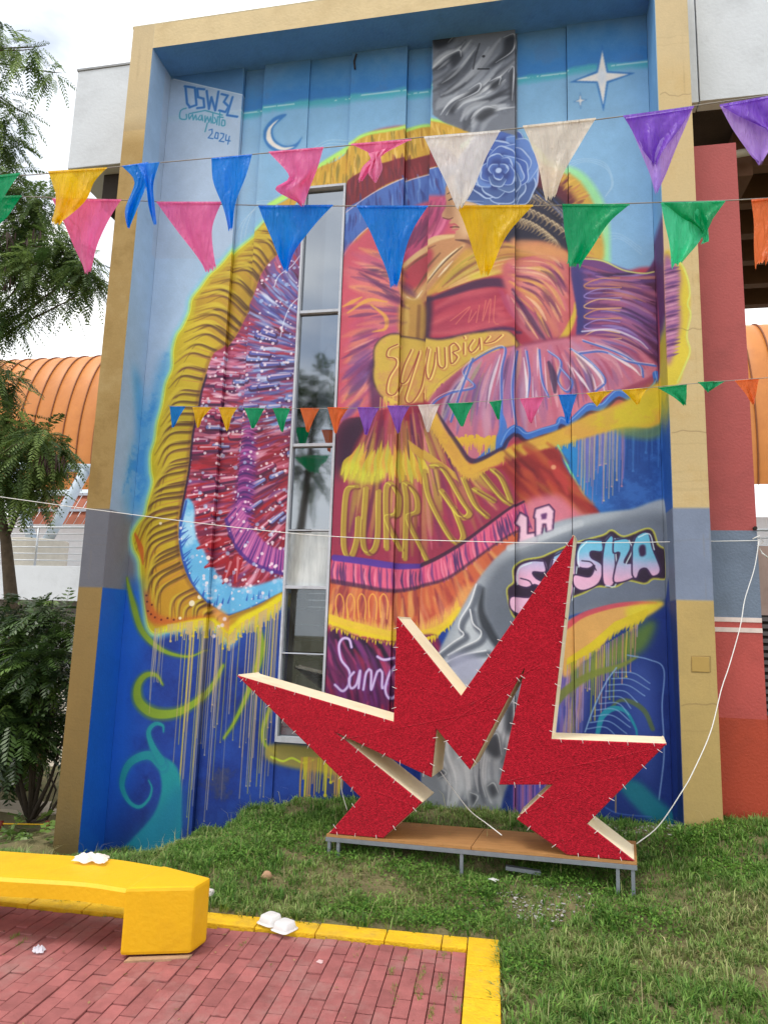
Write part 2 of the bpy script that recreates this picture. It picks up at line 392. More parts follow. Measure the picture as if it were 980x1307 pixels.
    for st in ([(267, 166), (271, 165), (271, 170), (266, 176), (272, 177)], [(276, 169), (274, 176), (278, 177), (279, 170), (276, 169)], [(282, 170), (286, 171), (285, 175), (280, 180), (286, 181)], [(289, 172), (288, 179), (294, 180)], [(293, 174), (291, 184)]):
        c.stroke(st, 1.9, bl, .4, 1, sp=False)
    # moon
    MO = [(366, 146), (350, 150), (338, 164), (337, 178), (345, 190), (362, 195), (378, 188), (386, 174), (378, 183), (364, 186), (351, 178), (349, 163)]
    c.fill(MO, (86, 150, 206), 2.5, .9); c.fill(MO, (48, 120, 194), .6); c.fill([(356, 152), (343, 163), (340, 177), (348, 187), (362, 192), (376, 187), (362, 188), (349, 180), (346, 165)], (224, 218, 214), .6)
    for k in range(3):
        c.stroke([(300+k*4, 322-k*3), (302+k*6, 290-k*4), (322+k*2, 265-k*3), (345, 262-k*3)], 1.1, (180, 206, 226), .5, .6)
    for k in range(3):
        c.stroke([(396, 190+k*4), (418, 178+k*4), (446, 178+k*5)], 1.1, (170, 205, 226), .5, .6)
    # stars
    def star(x, y, r, q):
        for f, col in ((1.25, (44, 116, 192)), (1., (226, 220, 216))):
            a = r*f; b = r*.16*(1 if f == 1 else 1.4)
            c.fill([(x, y-a), (x+b, y-b), (x+a*q, y-b*.7), (x+b, y+b), (x+b*.2, y+a*1.05), (x-b, y+b), (x-a*q, y+b*.9), (x-b, y-b)], col, .5, 1, sp=False)
    star(768, 100, 34, 1.0); star(740, 130, 9, .8); c.fill([(766, 88), (773, 98), (767, 112), (762, 101)], (206, 214, 228), 2, .8)
    for k in range(3):
        c.stroke([(716, 222-k*5), (744, 208-k*2), (772, 216-k*3), (780+k, 236), (772, 252)], 1.1, (156, 194, 224), .5, .7)
        c.stroke([(765, 300+k*6), (790, 300+k*3), (818, 318+k*4)], 1.2, (156, 194, 224), .5, .6)
    # blue cloud stain at the far left
    for pg, a in (([(160, 480), (178, 492), (186, 520), (196, 560), (196, 640), (168, 652), (176, 600), (170, 540)], .9), ([(210, 452), (222, 462), (212, 500), (196, 560), (186, 566), (192, 510)], .8), ([(150, 620), (170, 560), (180, 650), (150, 652)], .5)):
        c.fill(pg, (82, 166, 224), 8, a); c.mottle(pg, (56, 142, 214), .8)
    # ================= left ruffled skirt
    OUT = [(352, 268), (340, 282), (322, 300), (300, 318), (283, 338), (268, 352), (258, 366), (246, 382), (243, 398), (234, 418), (227, 428), (222, 447), (221, 470), (213, 490), (208, 518), (202, 540), (199, 562), (194, 580), (194, 600), (196, 616), (190, 640), (186, 658), (178, 668), (170, 684), (172, 700), (179, 716), (181, 745), (185, 775), (190, 800), (199, 808), (214, 803), (245, 797), (266, 795), (277, 802), (291, 818), (298, 810), (306, 799), (332, 785), (361, 768)]
    INN = [(385, 300), (352, 326), (334, 348), (322, 380), (310, 404), (300, 424), (286, 442), (272, 452), (262, 480), (256, 500), (252, 522), (246, 548), (243, 572), (240, 600), (234, 632), (229, 660), (228, 690), (232, 715), (241, 740), (255, 760), (270, 775), (288, 786), (304, 782), (330, 772), (361, 756)]
    WL = [(385, 296), (380, 398), (370, 567), (362, 756)]
    allp = OUT+[(361, 756)]+WL[::-1]
    c.stroke(OUT[1:], 18, (126, 200, 222), 8, .7); c.stroke(OUT[1:], 9, (176, 232, 120), 4, .85)
    c.fill(allp, (160, 50, 72), 1)
    # inside: red ground, blue-white and pink folds
    inner = INN+WL[::-1]; c.setclip(inner)
    c.fill([(385, 296), (330, 348), (300, 430), (262, 490), (250, 560), (300, 620), (368, 560)], (150, 66, 108), 12, .9)
    c.fill([(385, 330), (330, 380), (318, 470), (310, 560), (366, 560), (378, 400)], (92, 88, 164), 14, .9)
    c.fill([(250, 600), (300, 540), (368, 560), (362, 756), (240, 690)], (150, 32, 52), 12, .95)
    c.fill([(385, 300), (350, 330), (336, 372), (350, 382), (374, 372)], (108, 88, 158), 5, .9)
    ang1 = lambda x, y: -.35+.9*max(0, (y-520)/230)*-1.0-.5*max(0, (420-y)/120)
    def ang_in(x, y):
        t = (y-340)/400.
        return (1.05-1.15*t*3 if t < .33 else -.1-1.5*max(0, t-.45)) if x > 305 else .05-.9*max(0, t-.5)
    c.hatch(inner, 520, 30, 4.6, [(178, 44, 66), (196, 70, 96), (118, 40, 84), (88, 34, 66), (206, 96, 122)], ang_in, .85)
    up = [(385, 340), (330, 380), (300, 470), (300, 545), (368, 545), (380, 400)]
    c.hatch(up, 330, 26, 4, [(110, 140, 208), (146, 176, 226), (84, 92, 176), (196, 208, 236), (70, 66, 140), (188, 52, 78)], ang_in, .85)
    c.hatch([(262, 470), (310, 430), (306, 545), (250, 545)], 90, 22, 5, [(222, 150, 184), (200, 100, 136), (236, 190, 208), (70, 34, 82)], ang_in, .85)
    c.hatch([(250, 545), (366, 545), (364, 740), (300, 740), (244, 650)], 260, 38, 4.2, [(190, 30, 46), (150, 24, 44), (96, 28, 74), (208, 110, 140), (120, 60, 130), (226, 170, 196)], ang_in, .85)
    for k in range(60):                                     # finger-shaped folds with bright tips
        x, y = c.seeds([(250, 470), (300, 440), (366, 440), (364, 700), (246, 690)], 1)[0]
        a = ang_in(x, y); l = R.uniform(14, 26); w = R.uniform(5, 9)
        c0 = [(176, 26, 44), (204, 84, 116), (110, 130, 200), (150, 40, 92)][R.integers(4)]
        if y < 520 and x > 305: c0 = [(120, 146, 212), (90, 96, 180)][R.integers(2)]
        e = (x+math.cos(a)*l, y+math.sin(a)*l)
        c.stroke([(x, y+1.8), (e[0], e[1]+1.8)], (w+3, w+1), (60, 24, 66), 1, .7, sp=False)
        c.stroke([(x, y), e], (w, w*.6), c0, 1, .95, sp=False)
        c.stroke([(x+1, y-w*.2), (e[0], e[1]-w*.15)], (w*.35, w*.2), (238, 206, 220), 1.2, .75, sp=False)
    c.fill([(312, 556), (322, 540), (326, 600), (318, 660), (300, 690), (296, 640)], (122, 44, 140), 4, .8)
    for t in np.linspace(0, 1, 26):
        y = 548+t*150; x = 316-8*t+14*max(0, t-.6)
        c.stroke([(x-13, y+2), (x, y-4), (x+13, y)], (1, 3.4, 1), (70, 30, 110) if R.random() < .6 else (190, 90, 170), .8, .8)
    # violet inner frill near the bottom
    A = [(286, 662), (296, 690), (318, 716), (345, 728), (362, 732)]; B = [(306, 640), (318, 668), (336, 690), (352, 700), (364, 702)]
    c.fill(poly_of(A, B), (176, 84, 160), 1.5)
    a_, b_ = lerp_rows(A, B, 26)
    for p, q in zip(a_, b_): c.stroke([p, q], (2.6, 1), (82, 36, 130) if R.random() < .55 else (214, 118, 176), .8, .85)
    c.stroke(A, 5, (74, 40, 140), 2, .8)
    # blue rim
    rim = [(238, 636), (229, 662), (227, 690), (232, 716), (243, 742), (258, 764), (276, 780), (292, 787), (332, 773), (362, 758), (362, 738), (330, 746), (300, 750), (284, 742), (272, 728), (262, 706), (252, 688), (248, 668), (248, 646)]
    c.fill(rim, (96, 182, 234), 1.2); c.mottle(rim, (190, 222, 240), .6, thr=.6)
    c.stroke([(238, 640), (229, 690), (243, 742), (262, 768), (292, 787), (362, 758)], (3, 6, 7, 5), (28, 66, 170), 2.2, .85)
    for t in range(34):
        p = R.uniform(0, 1); x = np.interp(p, [0, .4, .7, 1], [229, 236, 268, 360]); y = np.interp(p, [0, .4, .7, 1], [668, 730, 772, 760])
        c.stroke([(x, y), (x+R.uniform(6, 16)*(1-p), y-R.uniform(4, 14))], (2.4, .5), (34, 84, 190), .9, .8)
    for q in ([(262, 724), (284, 712)], [(252, 700), (278, 690)], [(282, 744), (292, 720)], [(300, 744), (304, 715)]):
        c.stroke(q, (3, 14), (172, 26, 42), 1, .95); c.stroke([(q[0][0]+2, q[0][1]-2), (q[1][0], q[1][1]-3)], (1, 4), (228, 150, 160), 1.4, .7)
    c.dots([(266, 712), (272, 736), (286, 740)], 3, (236, 210, 214), .8)
    c.setclip(None); c.setclip(inner)
    P = c.seeds(inner, 330); c.dots(P, R.uniform(.6, 2.2, len(P)), (236, 220, 232), .7, .85)
    P = c.seeds(inner, 120); c.dots(P, R.uniform(1, 3, len(P)), (168, 196, 236), 1, .7)
    c.stroke([(383, 326), (372, 340), (356, 352), (350, 366)], 1.4, (206, 214, 236), .6, .9); c.stroke([(383, 378), (370, 392), (362, 412), (358, 430)], 1.4, (206, 214, 236), .6, .9)
    c.setclip(None)
    # dark gap and ochre ruffle
    band = OUT+INN[::-1]
    c.stroke(INN[8:16], 7, (40, 20, 60), 2, .9)
    c.fill(band, (198, 170, 28), .9); c.setclip(band)
    c.fill([(352, 268), (300, 318), (246, 382), (280, 440), (320, 380), (385, 300)], (188, 146, 34), 6, .9)
    c.fill([(178, 670), (170, 690), (186, 800), (300, 815), (300, 780), (236, 720), (200, 700)], (200, 140, 26), 10, .8)
    c.stroke(OUT, 13, (200, 180, 26), 4, .9); c.stroke(INN, 9, (150, 102, 40), 4, .65)
    a_, b_ = lerp_rows(OUT[:34], INN[:22], 74)
    for i, (p, q) in enumerate(zip(a_, b_)):
        d = q-p; n = np.array([-d[1], d[0]])/(np.linalg.norm(d)+1e-6); L = np.linalg.norm(d)
        bow = -n*L*.2; j = R.uniform(-4, 4, 2)
        if R.random() < .1: continue
        col = [(96, 66, 28), (112, 76, 26), (84, 52, 40), (128, 78, 56)][R.integers(4)]
        hl = j+np.array([0, -4.]); c.stroke([p+d*.06+hl, p+d*.5+bow+hl, p+d*.92+hl], (1, 5.5, 1.5), (212, 188, 44), 2.2, .7)
        c.stroke([p+d*R.uniform(.05, .2)+j, p+d*.55+bow+j, q+j], (.6, 3.4, 5.5), col, 1.9, .62)
        c.stroke([p+d*R.uniform(.15, .35)+j, p+d*.6+bow+j, q+d*.02+j], (.4, 1.6, 2.6), (84, 52, 36), 1.2, .6)
        if R.random() < .5: c.stroke([p+d*.5+bow+j*.5+np.array([0, 3.]), q+np.array([0, 3.])], (.4, 1.6), (190, 120, 70), .9, .7)
    c.fill([(186, 752), (194, 770), (206, 786), (230, 790), (262, 786), (262, 792), (210, 797), (190, 792), (184, 772)], (206, 92, 34), 2.5, .85)
    c.dots([(188, 768), (189, 780), (194, 772), (198, 788), (206, 791), (214, 789), (222, 791), (187, 760), (193, 784)], 1.4, (110, 44, 24), .5)
    c.stroke([(172, 680), (180, 700), (183, 720)], (3, 8, 2), (206, 92, 34), 2, .8)
    for x, y, r in ((205, 668, 2), (245, 770, 4), (255, 762, 3), (230, 789, 2), (258, 757, 2), (243, 660, 1.6)): c.dots([(x, y)], r, (238, 226, 190), .8)
    c.setclip(None)
    c.fill([(197, 806), (216, 798), (246, 791), (268, 789), (290, 800), (310, 786), (334, 774), (362, 757), (362, 771), (330, 787), (305, 801), (292, 818), (278, 803), (262, 797), (214, 806)], (226, 210, 16), 1)
    c.fill([(268, 780), (276, 776), (292, 790), (288, 806)], (224, 150, 80), 2, .8)
    c.dots([(277, 775), (284, 790), (276, 800), (270, 812), (281, 798)], 2.6, (232, 214, 220), 1.4, .9)
    c.stroke(OUT[2:33], 1.8, (214, 226, 60), .7, .9)
    # ================= right of the window: ground of the big skirt
    c.fill([(441, 236), (470, 172), (560, 160), (600, 166), (690, 200), (752, 250), (764, 335), (790, 348), (840, 352), (850, 480), (740, 560), (765, 660), (600, 760), (500, 880), (415, 880), (428, 560)], (186, 60, 84), 2)
    # rainbow arch above the head
    def arch(pts, col): c.fill(pts, col, .8)
    c.stroke([(345, 262), (380, 240), (404, 214), (448, 186), (468, 174), (510, 166), (545, 158), (582, 166)], 9, (180, 238, 90), 4, .9)
    arch([(348, 268), (372, 250), (402, 216), (432, 202), (450, 185), (470, 174), (510, 167), (545, 158), (584, 166), (610, 180), (600, 260), (440, 320), (400, 240), (376, 262), (352, 300)], (206, 158, 42))
    ar = lambda x, y: 1.5-.3*(x-500)/150
    c.setclip([(348, 268), (402, 216), (450, 185), (470, 174), (510, 167), (545, 158), (584, 166), (610, 190), (560, 196), (510, 204), (470, 214), (440, 236), (400, 244), (360, 300)], sp=False)
    c.hatch([(350, 300), (400, 214), (470, 170), (590, 160), (600, 200), (440, 244)], 190, 22, 3, [(232, 188, 80), (160, 110, 40), (196, 140, 36), (238, 200, 110), (120, 110, 40)], ar, .8)
    c.setclip(None)
    arch([(441, 236), (470, 216), (500, 206), (522, 200), (566, 192), (584, 214), (556, 216), (520, 226), (490, 238), (466, 254), (438, 274)], (128, 30, 44))
    c.hatch([(441, 240), (500, 208), (570, 196), (570, 212), (500, 230), (441, 268)], 70, 18, 3, [(90, 22, 40), (160, 44, 56), (104, 30, 60)], ar, .8)
    arch([(439, 274), (466, 254), (490, 240), (520, 227), (556, 217), (590, 214), (600, 246), (556, 256), (510, 268), (478, 286), (456, 304), (438, 328)], (66, 104, 186))
    c.hatch([(441, 276), (500, 240), (570, 220), (580, 246), (500, 268), (441, 318)], 90, 20, 3, [(40, 62, 140), (110, 150, 214), (52, 84, 170), (60, 50, 120)], ar, .85)
    c.stroke([(439, 274), (466, 254), (490, 240), (520, 227), (556, 217)], 1.6, (196, 176, 196), .7, .9); c.stroke([(438, 328), (456, 304), (478, 286), (510, 268), (556, 256)], 1.8, (214, 190, 180), .7, .9)
    # right end of the arch behind the flower
    c.stroke([(672, 192), (706, 214), (736, 226), (756, 250), (768, 282), (770, 334)], 16, (150, 226, 150), 7, .9)
    c.fill([(660, 190), (700, 212), (734, 228), (752, 252), (764, 284), (766, 336), (700, 340), (680, 260)], (206, 160, 58), 2)
    c.fill([(676, 214), (704, 226), (722, 240), (738, 268), (740, 330), (690, 320)], (96, 26, 48), 4)
    c.hatch([(690, 215), (735, 235), (760, 290), (758, 330), (735, 330), (720, 260)], 60, 16, 3, [(224, 176, 70), (160, 96, 40), (110, 40, 60), (196, 120, 70)], toward(640, 300), .8)
    # pink body of the bodice and left bust
    c.fill([(438, 330), (458, 304), (480, 286), (512, 268), (560, 254), (600, 300), (560, 380), (520, 560), (430, 560), (434, 420)], (204, 78, 100), 3)
    left = [(438, 332), (470, 294), (512, 300), (512, 430), (478, 460), (480, 520), (432, 555)]
    gb = [[(535, 366), (500, 332), (452, 312)], [(524, 384), (482, 358), (436, 344)], [(518, 400), (476, 398), (434, 402)], [(516, 420), (476, 438), (432, 460)], [(504, 436), (470, 470), (430, 512)], [(490, 470), (465, 510), (429, 552)]]
    c.flow(gb, 70, 17, [(206, 92, 112), (214, 110, 112), (190, 78, 118), (218, 128, 110), (202, 84, 100), (196, 96, 130)], .65, 6)
    c.flow(gb, 46, 8, [(224, 150, 96), (226, 164, 90), (214, 120, 130), (160, 70, 120), (220, 130, 100)], .6, 4, (.25, .6))
    c.flow(gb, 40, 4, [(150, 54, 104), (120, 60, 130), (96, 50, 110), (232, 150, 140)], .6, 2, (.25, .55))
    c.flow(gb, 22, 9, [(120, 70, 140), (110, 80, 160), (150, 60, 110)], .55, 4, (.2, .5), (.6, 1))
    for st in ([(444, 400), (470, 384), (494, 386)], [(474, 390), (492, 405), (492, 420), (476, 424)], [(438, 392), (462, 380)]): c.stroke(st, (2, 6, 2), (226, 164, 66), 2, .85)
    c.hatch([(470, 340), (510, 360), (511, 385), (480, 372)], 26, 30, 3, [(70, 44, 90), (110, 50, 90)], toward(430, 340), .7, 1.5)
    # pleats beside the face
    gp = [[(556, 258), (546, 285), (524, 318)], [(566, 256), (556, 284), (536, 318)], [(576, 254), (566, 290), (548, 318)]]
    c.fill([(514, 272), (560, 254), (580, 256), (566, 300), (516, 332)], (186, 64, 112), 3)
    c.flow([[(520, 272), (512, 300), (506, 330)]]+gp, 46, 6, [(222, 110, 150), (196, 66, 118), (150, 40, 90), (226, 130, 130), (110, 36, 88), (206, 90, 140)], .75, 1.8)
    # bodice: crimson with violet shadow under the sleeve
    c.fill([(540, 380), (600, 360), (660, 350), (700, 372), (730, 440), (660, 442), (600, 436), (538, 438)], (170, 44, 72), 3)
    gc = [[(545, 400), (590, 380), (650, 368)], [(545, 415), (590, 398), (655, 390)], [(545, 432), (600, 424), (660, 418)]]
    c.flow(gc, 40, 14, [(186, 58, 82), (160, 40, 74), (196, 76, 92), (150, 40, 80), (206, 90, 100)], .6, 6)
    c.flow([[(636, 372), (650, 400), (680, 436)], [(660, 366), (680, 400), (706, 436)]], 16, 8, [(206, 100, 130), (190, 120, 170), (170, 60, 100)], .6, 4)
    c.stroke([(546, 386), (575, 376), (606, 366), (632, 363), (654, 368), (676, 384)], (4, 10, 13, 12, 5), (64, 30, 72), 4, .85)
    c.fill([(541, 384), (552, 382), (548, 438), (537, 438)], (52, 26, 60), 2.5, .9)
    c.stroke([(536, 438), (566, 438), (600, 430), (640, 422), (664, 424)], (8, 11, 8, 6, 3), (66, 30, 86), 4, .85)
    for st in ([(575, 412), (600, 394), (582, 416)], [(602, 398), (598, 414), (608, 400)], [(612, 392), (608, 414)], [(620, 386), (616, 412), (626, 384), (624, 414)], [(632, 380), (630, 412), (636, 416)]):
        c.stroke(st, 1.4, (214, 110, 96), .7, .75)
    # arm and scarf: tan loop round a red gap
    c.fill([(511, 336), (530, 322), (552, 310), (572, 302), (600, 304), (604, 318), (590, 336), (566, 360), (546, 380), (526, 386), (512, 378), (508, 356)], (188, 130, 84), 1.6)
    c.fill([(516, 344), (530, 328), (550, 320), (552, 336), (540, 356), (526, 366), (516, 362)], (176, 54, 72), 2.5)
    c.stroke([(512, 338), (532, 322), (556, 308), (580, 304)], (5, 8, 9, 4), (216, 178, 122), 2.5, .95)
    c.stroke([(514, 374), (526, 382), (542, 364), (562, 342), (592, 316)], (5, 8, 10, 9, 4), (206, 160, 102), 3, .95)
    c.stroke([(518, 340), (536, 326), (556, 316)], (1, 4, 1), (120, 66, 52), 2, .8); c.stroke([(528, 370), (544, 346), (562, 326)], (1, 4, 2), (110, 70, 50), 2, .8)
    for st in ([(544, 366), (564, 340), (590, 318)], [(552, 372), (574, 346), (600, 324)]): c.stroke(st, (1, 4, 1.5), (92, 64, 46), 1.6, .85)
    for st in ([(548, 358), (566, 336), (584, 320)], [(518, 376), (528, 380), (538, 368)], [(560, 356), (578, 336)]): c.stroke(st, (1, 3, 1), (238, 222, 186), 1.4, .85)
    c.fill([(512, 384), (541, 384), (539, 436), (511, 430)], (186, 142, 60), 2.5, .95)
    c.stroke([(518, 388), (517, 426)], (5, 9, 5), (212, 172, 84), 4, .8); c.stroke([(534, 388), (532, 432)], 5, (130, 84, 44), 3, .7)
    # gold upper sleeve sweeping over the bodice
    sg = [(545, 380), (556, 364), (574, 344), (594, 322), (612, 316), (650, 312), (700, 314), (728, 326), (730, 350), (700, 350), (660, 352), (632, 354), (604, 360), (578, 369)]
    c.fill(sg, (196, 146, 56), 2)
    g2 = [[(556, 372), (590, 338), (640, 316), (724, 328)], [(562, 374), (600, 350), (650, 330), (726, 340)], [(560, 376), (604, 358), (655, 346), (726, 348)]]
    c.setclip(sg)
    c.flow(g2, 46, 9, [(206, 166, 62), (214, 150, 76), (190, 130, 60), (222, 180, 100), (206, 120, 84)], .65, 4)
    c.flow(g2, 26, 4, [(120, 70, 50), (150, 84, 56), (232, 200, 130), (170, 150, 40)], .6, 2, (.2, .5))
    c.fill([(596, 356), (610, 350), (630, 346), (626, 354), (606, 360)], (206, 200, 50), 4, .8)
    c.setclip(None)
    # large pink sleeve with long folds
    sl = [(640, 350), (656, 332), (700, 326), (730, 336), (736, 392), (728, 424), (702, 450), (676, 430), (656, 400)]
    c.fill(sl, (196, 92, 98), 2.5)
    gs = [[(652, 322), (700, 322), (730, 348)], [(650, 338), (700, 345), (729, 388)], [(650, 354), (694, 370), (722, 420)], [(650, 366), (684, 394), (708, 440)], [(652, 384), (670, 412), (692, 444)]]
    c.setclip(sl)
    c.flow(gs, 60, 11, [(202, 98, 106), (210, 124, 96), (184, 80, 110), (216, 140, 90), (170, 70, 108), (206, 110, 124)], .65, 5)
    c.flow(gs, 40, 5, [(220, 160, 76), (214, 180, 80), (226, 150, 140), (120, 50, 96), (90, 40, 84)], .65, 2.4, (.2, .55))
    c.flow(gs, 22, 3, [(236, 196, 150), (100, 44, 90), (232, 170, 120)], .7, 1.2, (.2, .5))
    c.stroke([(654, 372), (674, 402), (700, 440)], (3, 8, 3), (72, 32, 84), 3, .75)
    c.setclip(None)
    c.stroke([(656, 438), (690, 451), (716, 434), (732, 404), (734, 388)], (4, 9, 10, 8, 3), (206, 180, 44), 3, .9)
    # face in profile
    c.fill([(570, 240), (578, 226), (606, 222), (640, 240), (640, 300), (616, 316), (598, 308), (586, 311), (580, 306), (582, 299), (577, 295), (579, 291), (573, 287), (577, 283), (566, 281), (564, 277), (570, 266), (569, 254)], (188, 138, 98), .8)
    c.fill([(584, 240), (602, 232), (612, 264), (606, 300), (592, 304), (586, 280)], (222, 184, 140), 5, .8)
    c.fill([(570, 262), (576, 262), (578, 280), (568, 280)], (150, 100, 70), 2, .5)
    c.stroke([(573, 259), (580, 256), (588, 259)], (1.5, 3.2, 1), (50, 32, 34), .7); c.stroke([(571, 251), (581, 246), (592, 250)], (1, 2.2, .6), (64, 42, 38), .7)
    c.stroke([(573, 290), (580, 289), (585, 292)], (1.5, 3, 1), (186, 84, 88), .8); c.stroke([(577, 297), (582, 296), (586, 295)], (2, 3.4, 1), (196, 96, 96), .8); c.stroke([(575, 293), (581, 292.5), (586, 293)], 1.3, (64, 24, 32), .5)
    c.stroke([(566, 281), (573, 283), (578, 281)], 1.6, (104, 60, 46), .8, .9); c.stroke([(582, 309), (596, 311), (614, 318)], (1.5, 5, 6), (84, 48, 46), 2, .85)
    c.fill([(598, 308), (640, 296), (640, 318), (606, 322)], (140, 84, 66), 4, .85)
    # hair and braids
    c.fill([(610, 240), (640, 226), (700, 244), (728, 270), (736, 310), (716, 318), (690, 308), (650, 312), (620, 290)], (36, 34, 58), 2)
    for rx, ry, ex, ey in ((640, 262, 722, 300), (652, 282, 708, 312), (660, 252, 716, 274)):
        for t in np.linspace(0, 1, 15):
            x = rx+(ex-rx)*t; y = ry+(ey-ry)*t+7*math.sin(t*3.1)*-1
            c.stroke([(x-7, y-3), (x, y-6.5), (x+6, y+3), (x+2, y+8)], (1, 4.6, 1), (150, 126, 96) if R.random() < .7 else (110, 92, 78), 1.2, .85); c.stroke([(x-5, y-3.5), (x, y-6.5), (x+4, y)], (.5, 1.6, .4), (206, 186, 150), .7, .8)
    c.hatch([(660, 236), (700, 246), (728, 276), (730, 300), (690, 262)], 34, 24, 2, [(60, 90, 160), (20, 20, 40), (110, 120, 160)], lambda x, y: .8, .8)
    c.fill([(655, 306), (700, 308), (726, 322), (730, 336), (690, 326), (656, 318)], (212, 140, 90), 2.5, .9)
    # flower
    FX, FY = 636, 221
    c.stroke([(590, 190), (610, 178), (640, 172), (664, 176), (684, 190), (696, 206)], 7, (160, 232, 90), 3, .9)
    c.fill([(596, 214), (602, 192), (624, 178), (656, 178), (676, 194), (684, 222), (676, 246), (652, 260), (620, 258), (600, 240)], (62, 96, 176), 1.5)
    for ring, (rad, npt) in enumerate(((42, 9), (33, 8), (25, 6), (17, 5), (9, 3))):
        for k in range(npt):
            a = 2*math.pi*(k+.5*ring)/npt+ring*.4+R.uniform(-.16, .16); rj = rad*R.uniform(.88, 1.08); px, py = FX+math.cos(a)*rj*.85, FY+math.sin(a)*rj*.82
            w = rad*.62*R.uniform(.85, 1.15)+2; t = a+math.pi/2+R.uniform(-.25, .25); ux, uy = math.cos(t), math.sin(t); vx, vy = math.cos(a), math.sin(a)
            pet = [(px-ux*w-vx*w*.3, py-uy*w-vy*w*.3), (px-ux*w*.6+vx*w*.5, py-uy*w*.6+vy*w*.5), (px+vx*w*.62*R.uniform(.8, 1.1), py+vy*w*.62), (px+ux*w*.6+vx*w*.5, py+uy*w*.6+vy*w*.5), (px+ux*w-vx*w*.3, py+uy*w-vy*w*.3), (px-vx*w*.6, py-vy*w*.6)]
            dk = .8 if py > FY+8 else 1.
            c.fill(pet, tuple(v*dk for v in [(84, 120, 200), (98, 136, 210), (66, 100, 184)][R.integers(3)]), .9)
            c.fill([(px-ux*w*.75-vx*w*.4, py-uy*w*.75-vy*w*.4), (px+vx*w*.2, py+vy*w*.2), (px+ux*w*.75-vx*w*.4, py+uy*w*.75-vy*w*.4), (px-vx*w*.7, py-vy*w*.7)], (34, 54, 128), 2.4, .85)
            c.stroke(pet[:5], (.4, 1.6, 2.6*R.uniform(.6, 1.3), 1.4, .4), (178, 198, 234), .8, .85)
    c.dots([(FX, FY)], 4, (170, 190, 232), 1.5)
    # ================= biomechanical grey block above the flower
    blk = [(552, 48), (660, 40), (660, 178), (640, 172), (612, 178), (582, 166), (566, 160), (552, 150)]
    c.setclip(blk, sp=False, soft=.5)
    c.fill(blk, (116, 122, 136), 1, sp=False); c.mottle(blk, (84, 88, 100), .5, sp=False)
    gq = [[(548, 92), (566, 74), (584, 66), (600, 46)], [(548, 112), (574, 96), (594, 72), (614, 46)], [(550, 132), (578, 116), (604, 92), (636, 44)], [(556, 152), (574, 130), (612, 112), (660, 62)], [(570, 164), (590, 136), (622, 124), (662, 92)], [(592, 172), (604, 146), (632, 136), (662, 128)], [(616, 178), (626, 158), (644, 152), (662, 154)]]
    for k, (w_, cl, al) in enumerate(((13, (70, 74, 85), .8), (12, (160, 166, 178), .75), (9, (52, 55, 64), .75), (8, (186, 191, 202), .75), (4, (214, 218, 226), .6))):
        c.flow(gq, (9, 11, 8, 10, 14)[k], w_, [cl], al, 4 if k < 4 else 1.4, (.3, .75))
    for p in ([(552, 50), (580, 50), (574, 60), (556, 66)], [(574, 76), (588, 70), (590, 78), (578, 90)], [(600, 120), (614, 112), (612, 122), (588, 134), (578, 150), (574, 142)], [(626, 110), (640, 104), (638, 114), (628, 120)], [(606, 154), (620, 142), (634, 144), (616, 158)], [(650, 98), (657, 92), (655, 134), (650, 126)], [(644, 54), (658, 50), (656, 70), (634, 86), (618, 92), (640, 72)]):
        c.fill(p, (46, 49, 58), 2.6, .9); c.stroke([(x-1.5, y-2) for x, y in p[:len(p)//2+1]], (.5, 2.4, .5), (206, 210, 220), 1.4, .85)
    c.stroke([(610, 92), (624, 92)], 2, (30, 32, 38), .5); c.stroke([(604, 92), (607, 76), (612, 60)], 2.4, (60, 62, 70), 1, .8); c.dots([(617, 76)], 2, (50, 52, 60))
    c.setclip(None)
    c.flow(gb, 16, 7, [(110, 40, 90), (84, 36, 96)], .5, 4, (.2, .45)); c.stroke([(500, 440), (478, 470), (480, 520), (470, 560)], (6, 14, 16, 8), (70, 36, 84), 7, .7)
    # ================= violet skirt on the right
    vs = [(728, 342), (742, 330), (768, 334), (795, 344), (822, 350), (846, 328), (850, 480), (836, 486), (780, 470), (738, 450), (736, 400)]
    c.fill(vs, (112, 60, 124), 1.5)
    c.setclip(vs)
    c.fill([(728, 340), (745, 350), (750, 420), (738, 446), (728, 420)], (50, 48, 120), 5, .9)
    c.fill([(800, 380), (850, 340), (850, 480), (810, 460)], (84, 30, 66), 10, .9)
    gv = [[(738, 338), (790, 350), (848, 336)], [(746, 360), (790, 362), (850, 374)], [(748, 385), (795, 385), (850, 412)], [(748, 405), (795, 408), (848, 442)], [(740, 428), (795, 432), (844, 466)]]
    c.flow(gv, 60, 9, [(126, 72, 140), (156, 84, 140), (96, 50, 120), (110, 84, 170), (176, 96, 130), (84, 34, 84)], .7, 4)
    c.flow(gv, 60, 3.4, [(196, 120, 150), (206, 130, 110), (70, 36, 90), (150, 130, 200), (60, 30, 76), (178, 90, 120)], .7, 1.6, (.2, .6))
    for k in range(9):
        y = 360+k*13
        c.stroke([(790, y-4+k), (764, y-3), (748, y+3), (745, y+7), (756, y+9), (792, y+8)], 1.6, [(206, 140, 84), (150, 130, 200), (226, 176, 110)][k % 3], .8, .8)
    for y in (424, 436): c.stroke([(742, y), (780, y-2), (812, y+10), (826, y+22)], (2, 3, 1), (214, 206, 226), 1, .8)
    c.setclip(None)
    c.stroke([(740, 331), (768, 334), (795, 346), (820, 350), (834, 348)], 2, (206, 208, 110), .8, .9)
    # ================= yellow scroll with lettering
    c.fill([(548, 500), (590, 470), (660, 440), (742, 428), (800, 440), (838, 466), (838, 492), (740, 530), (650, 566), (600, 592), (560, 548)], (156, 64, 96), 2)
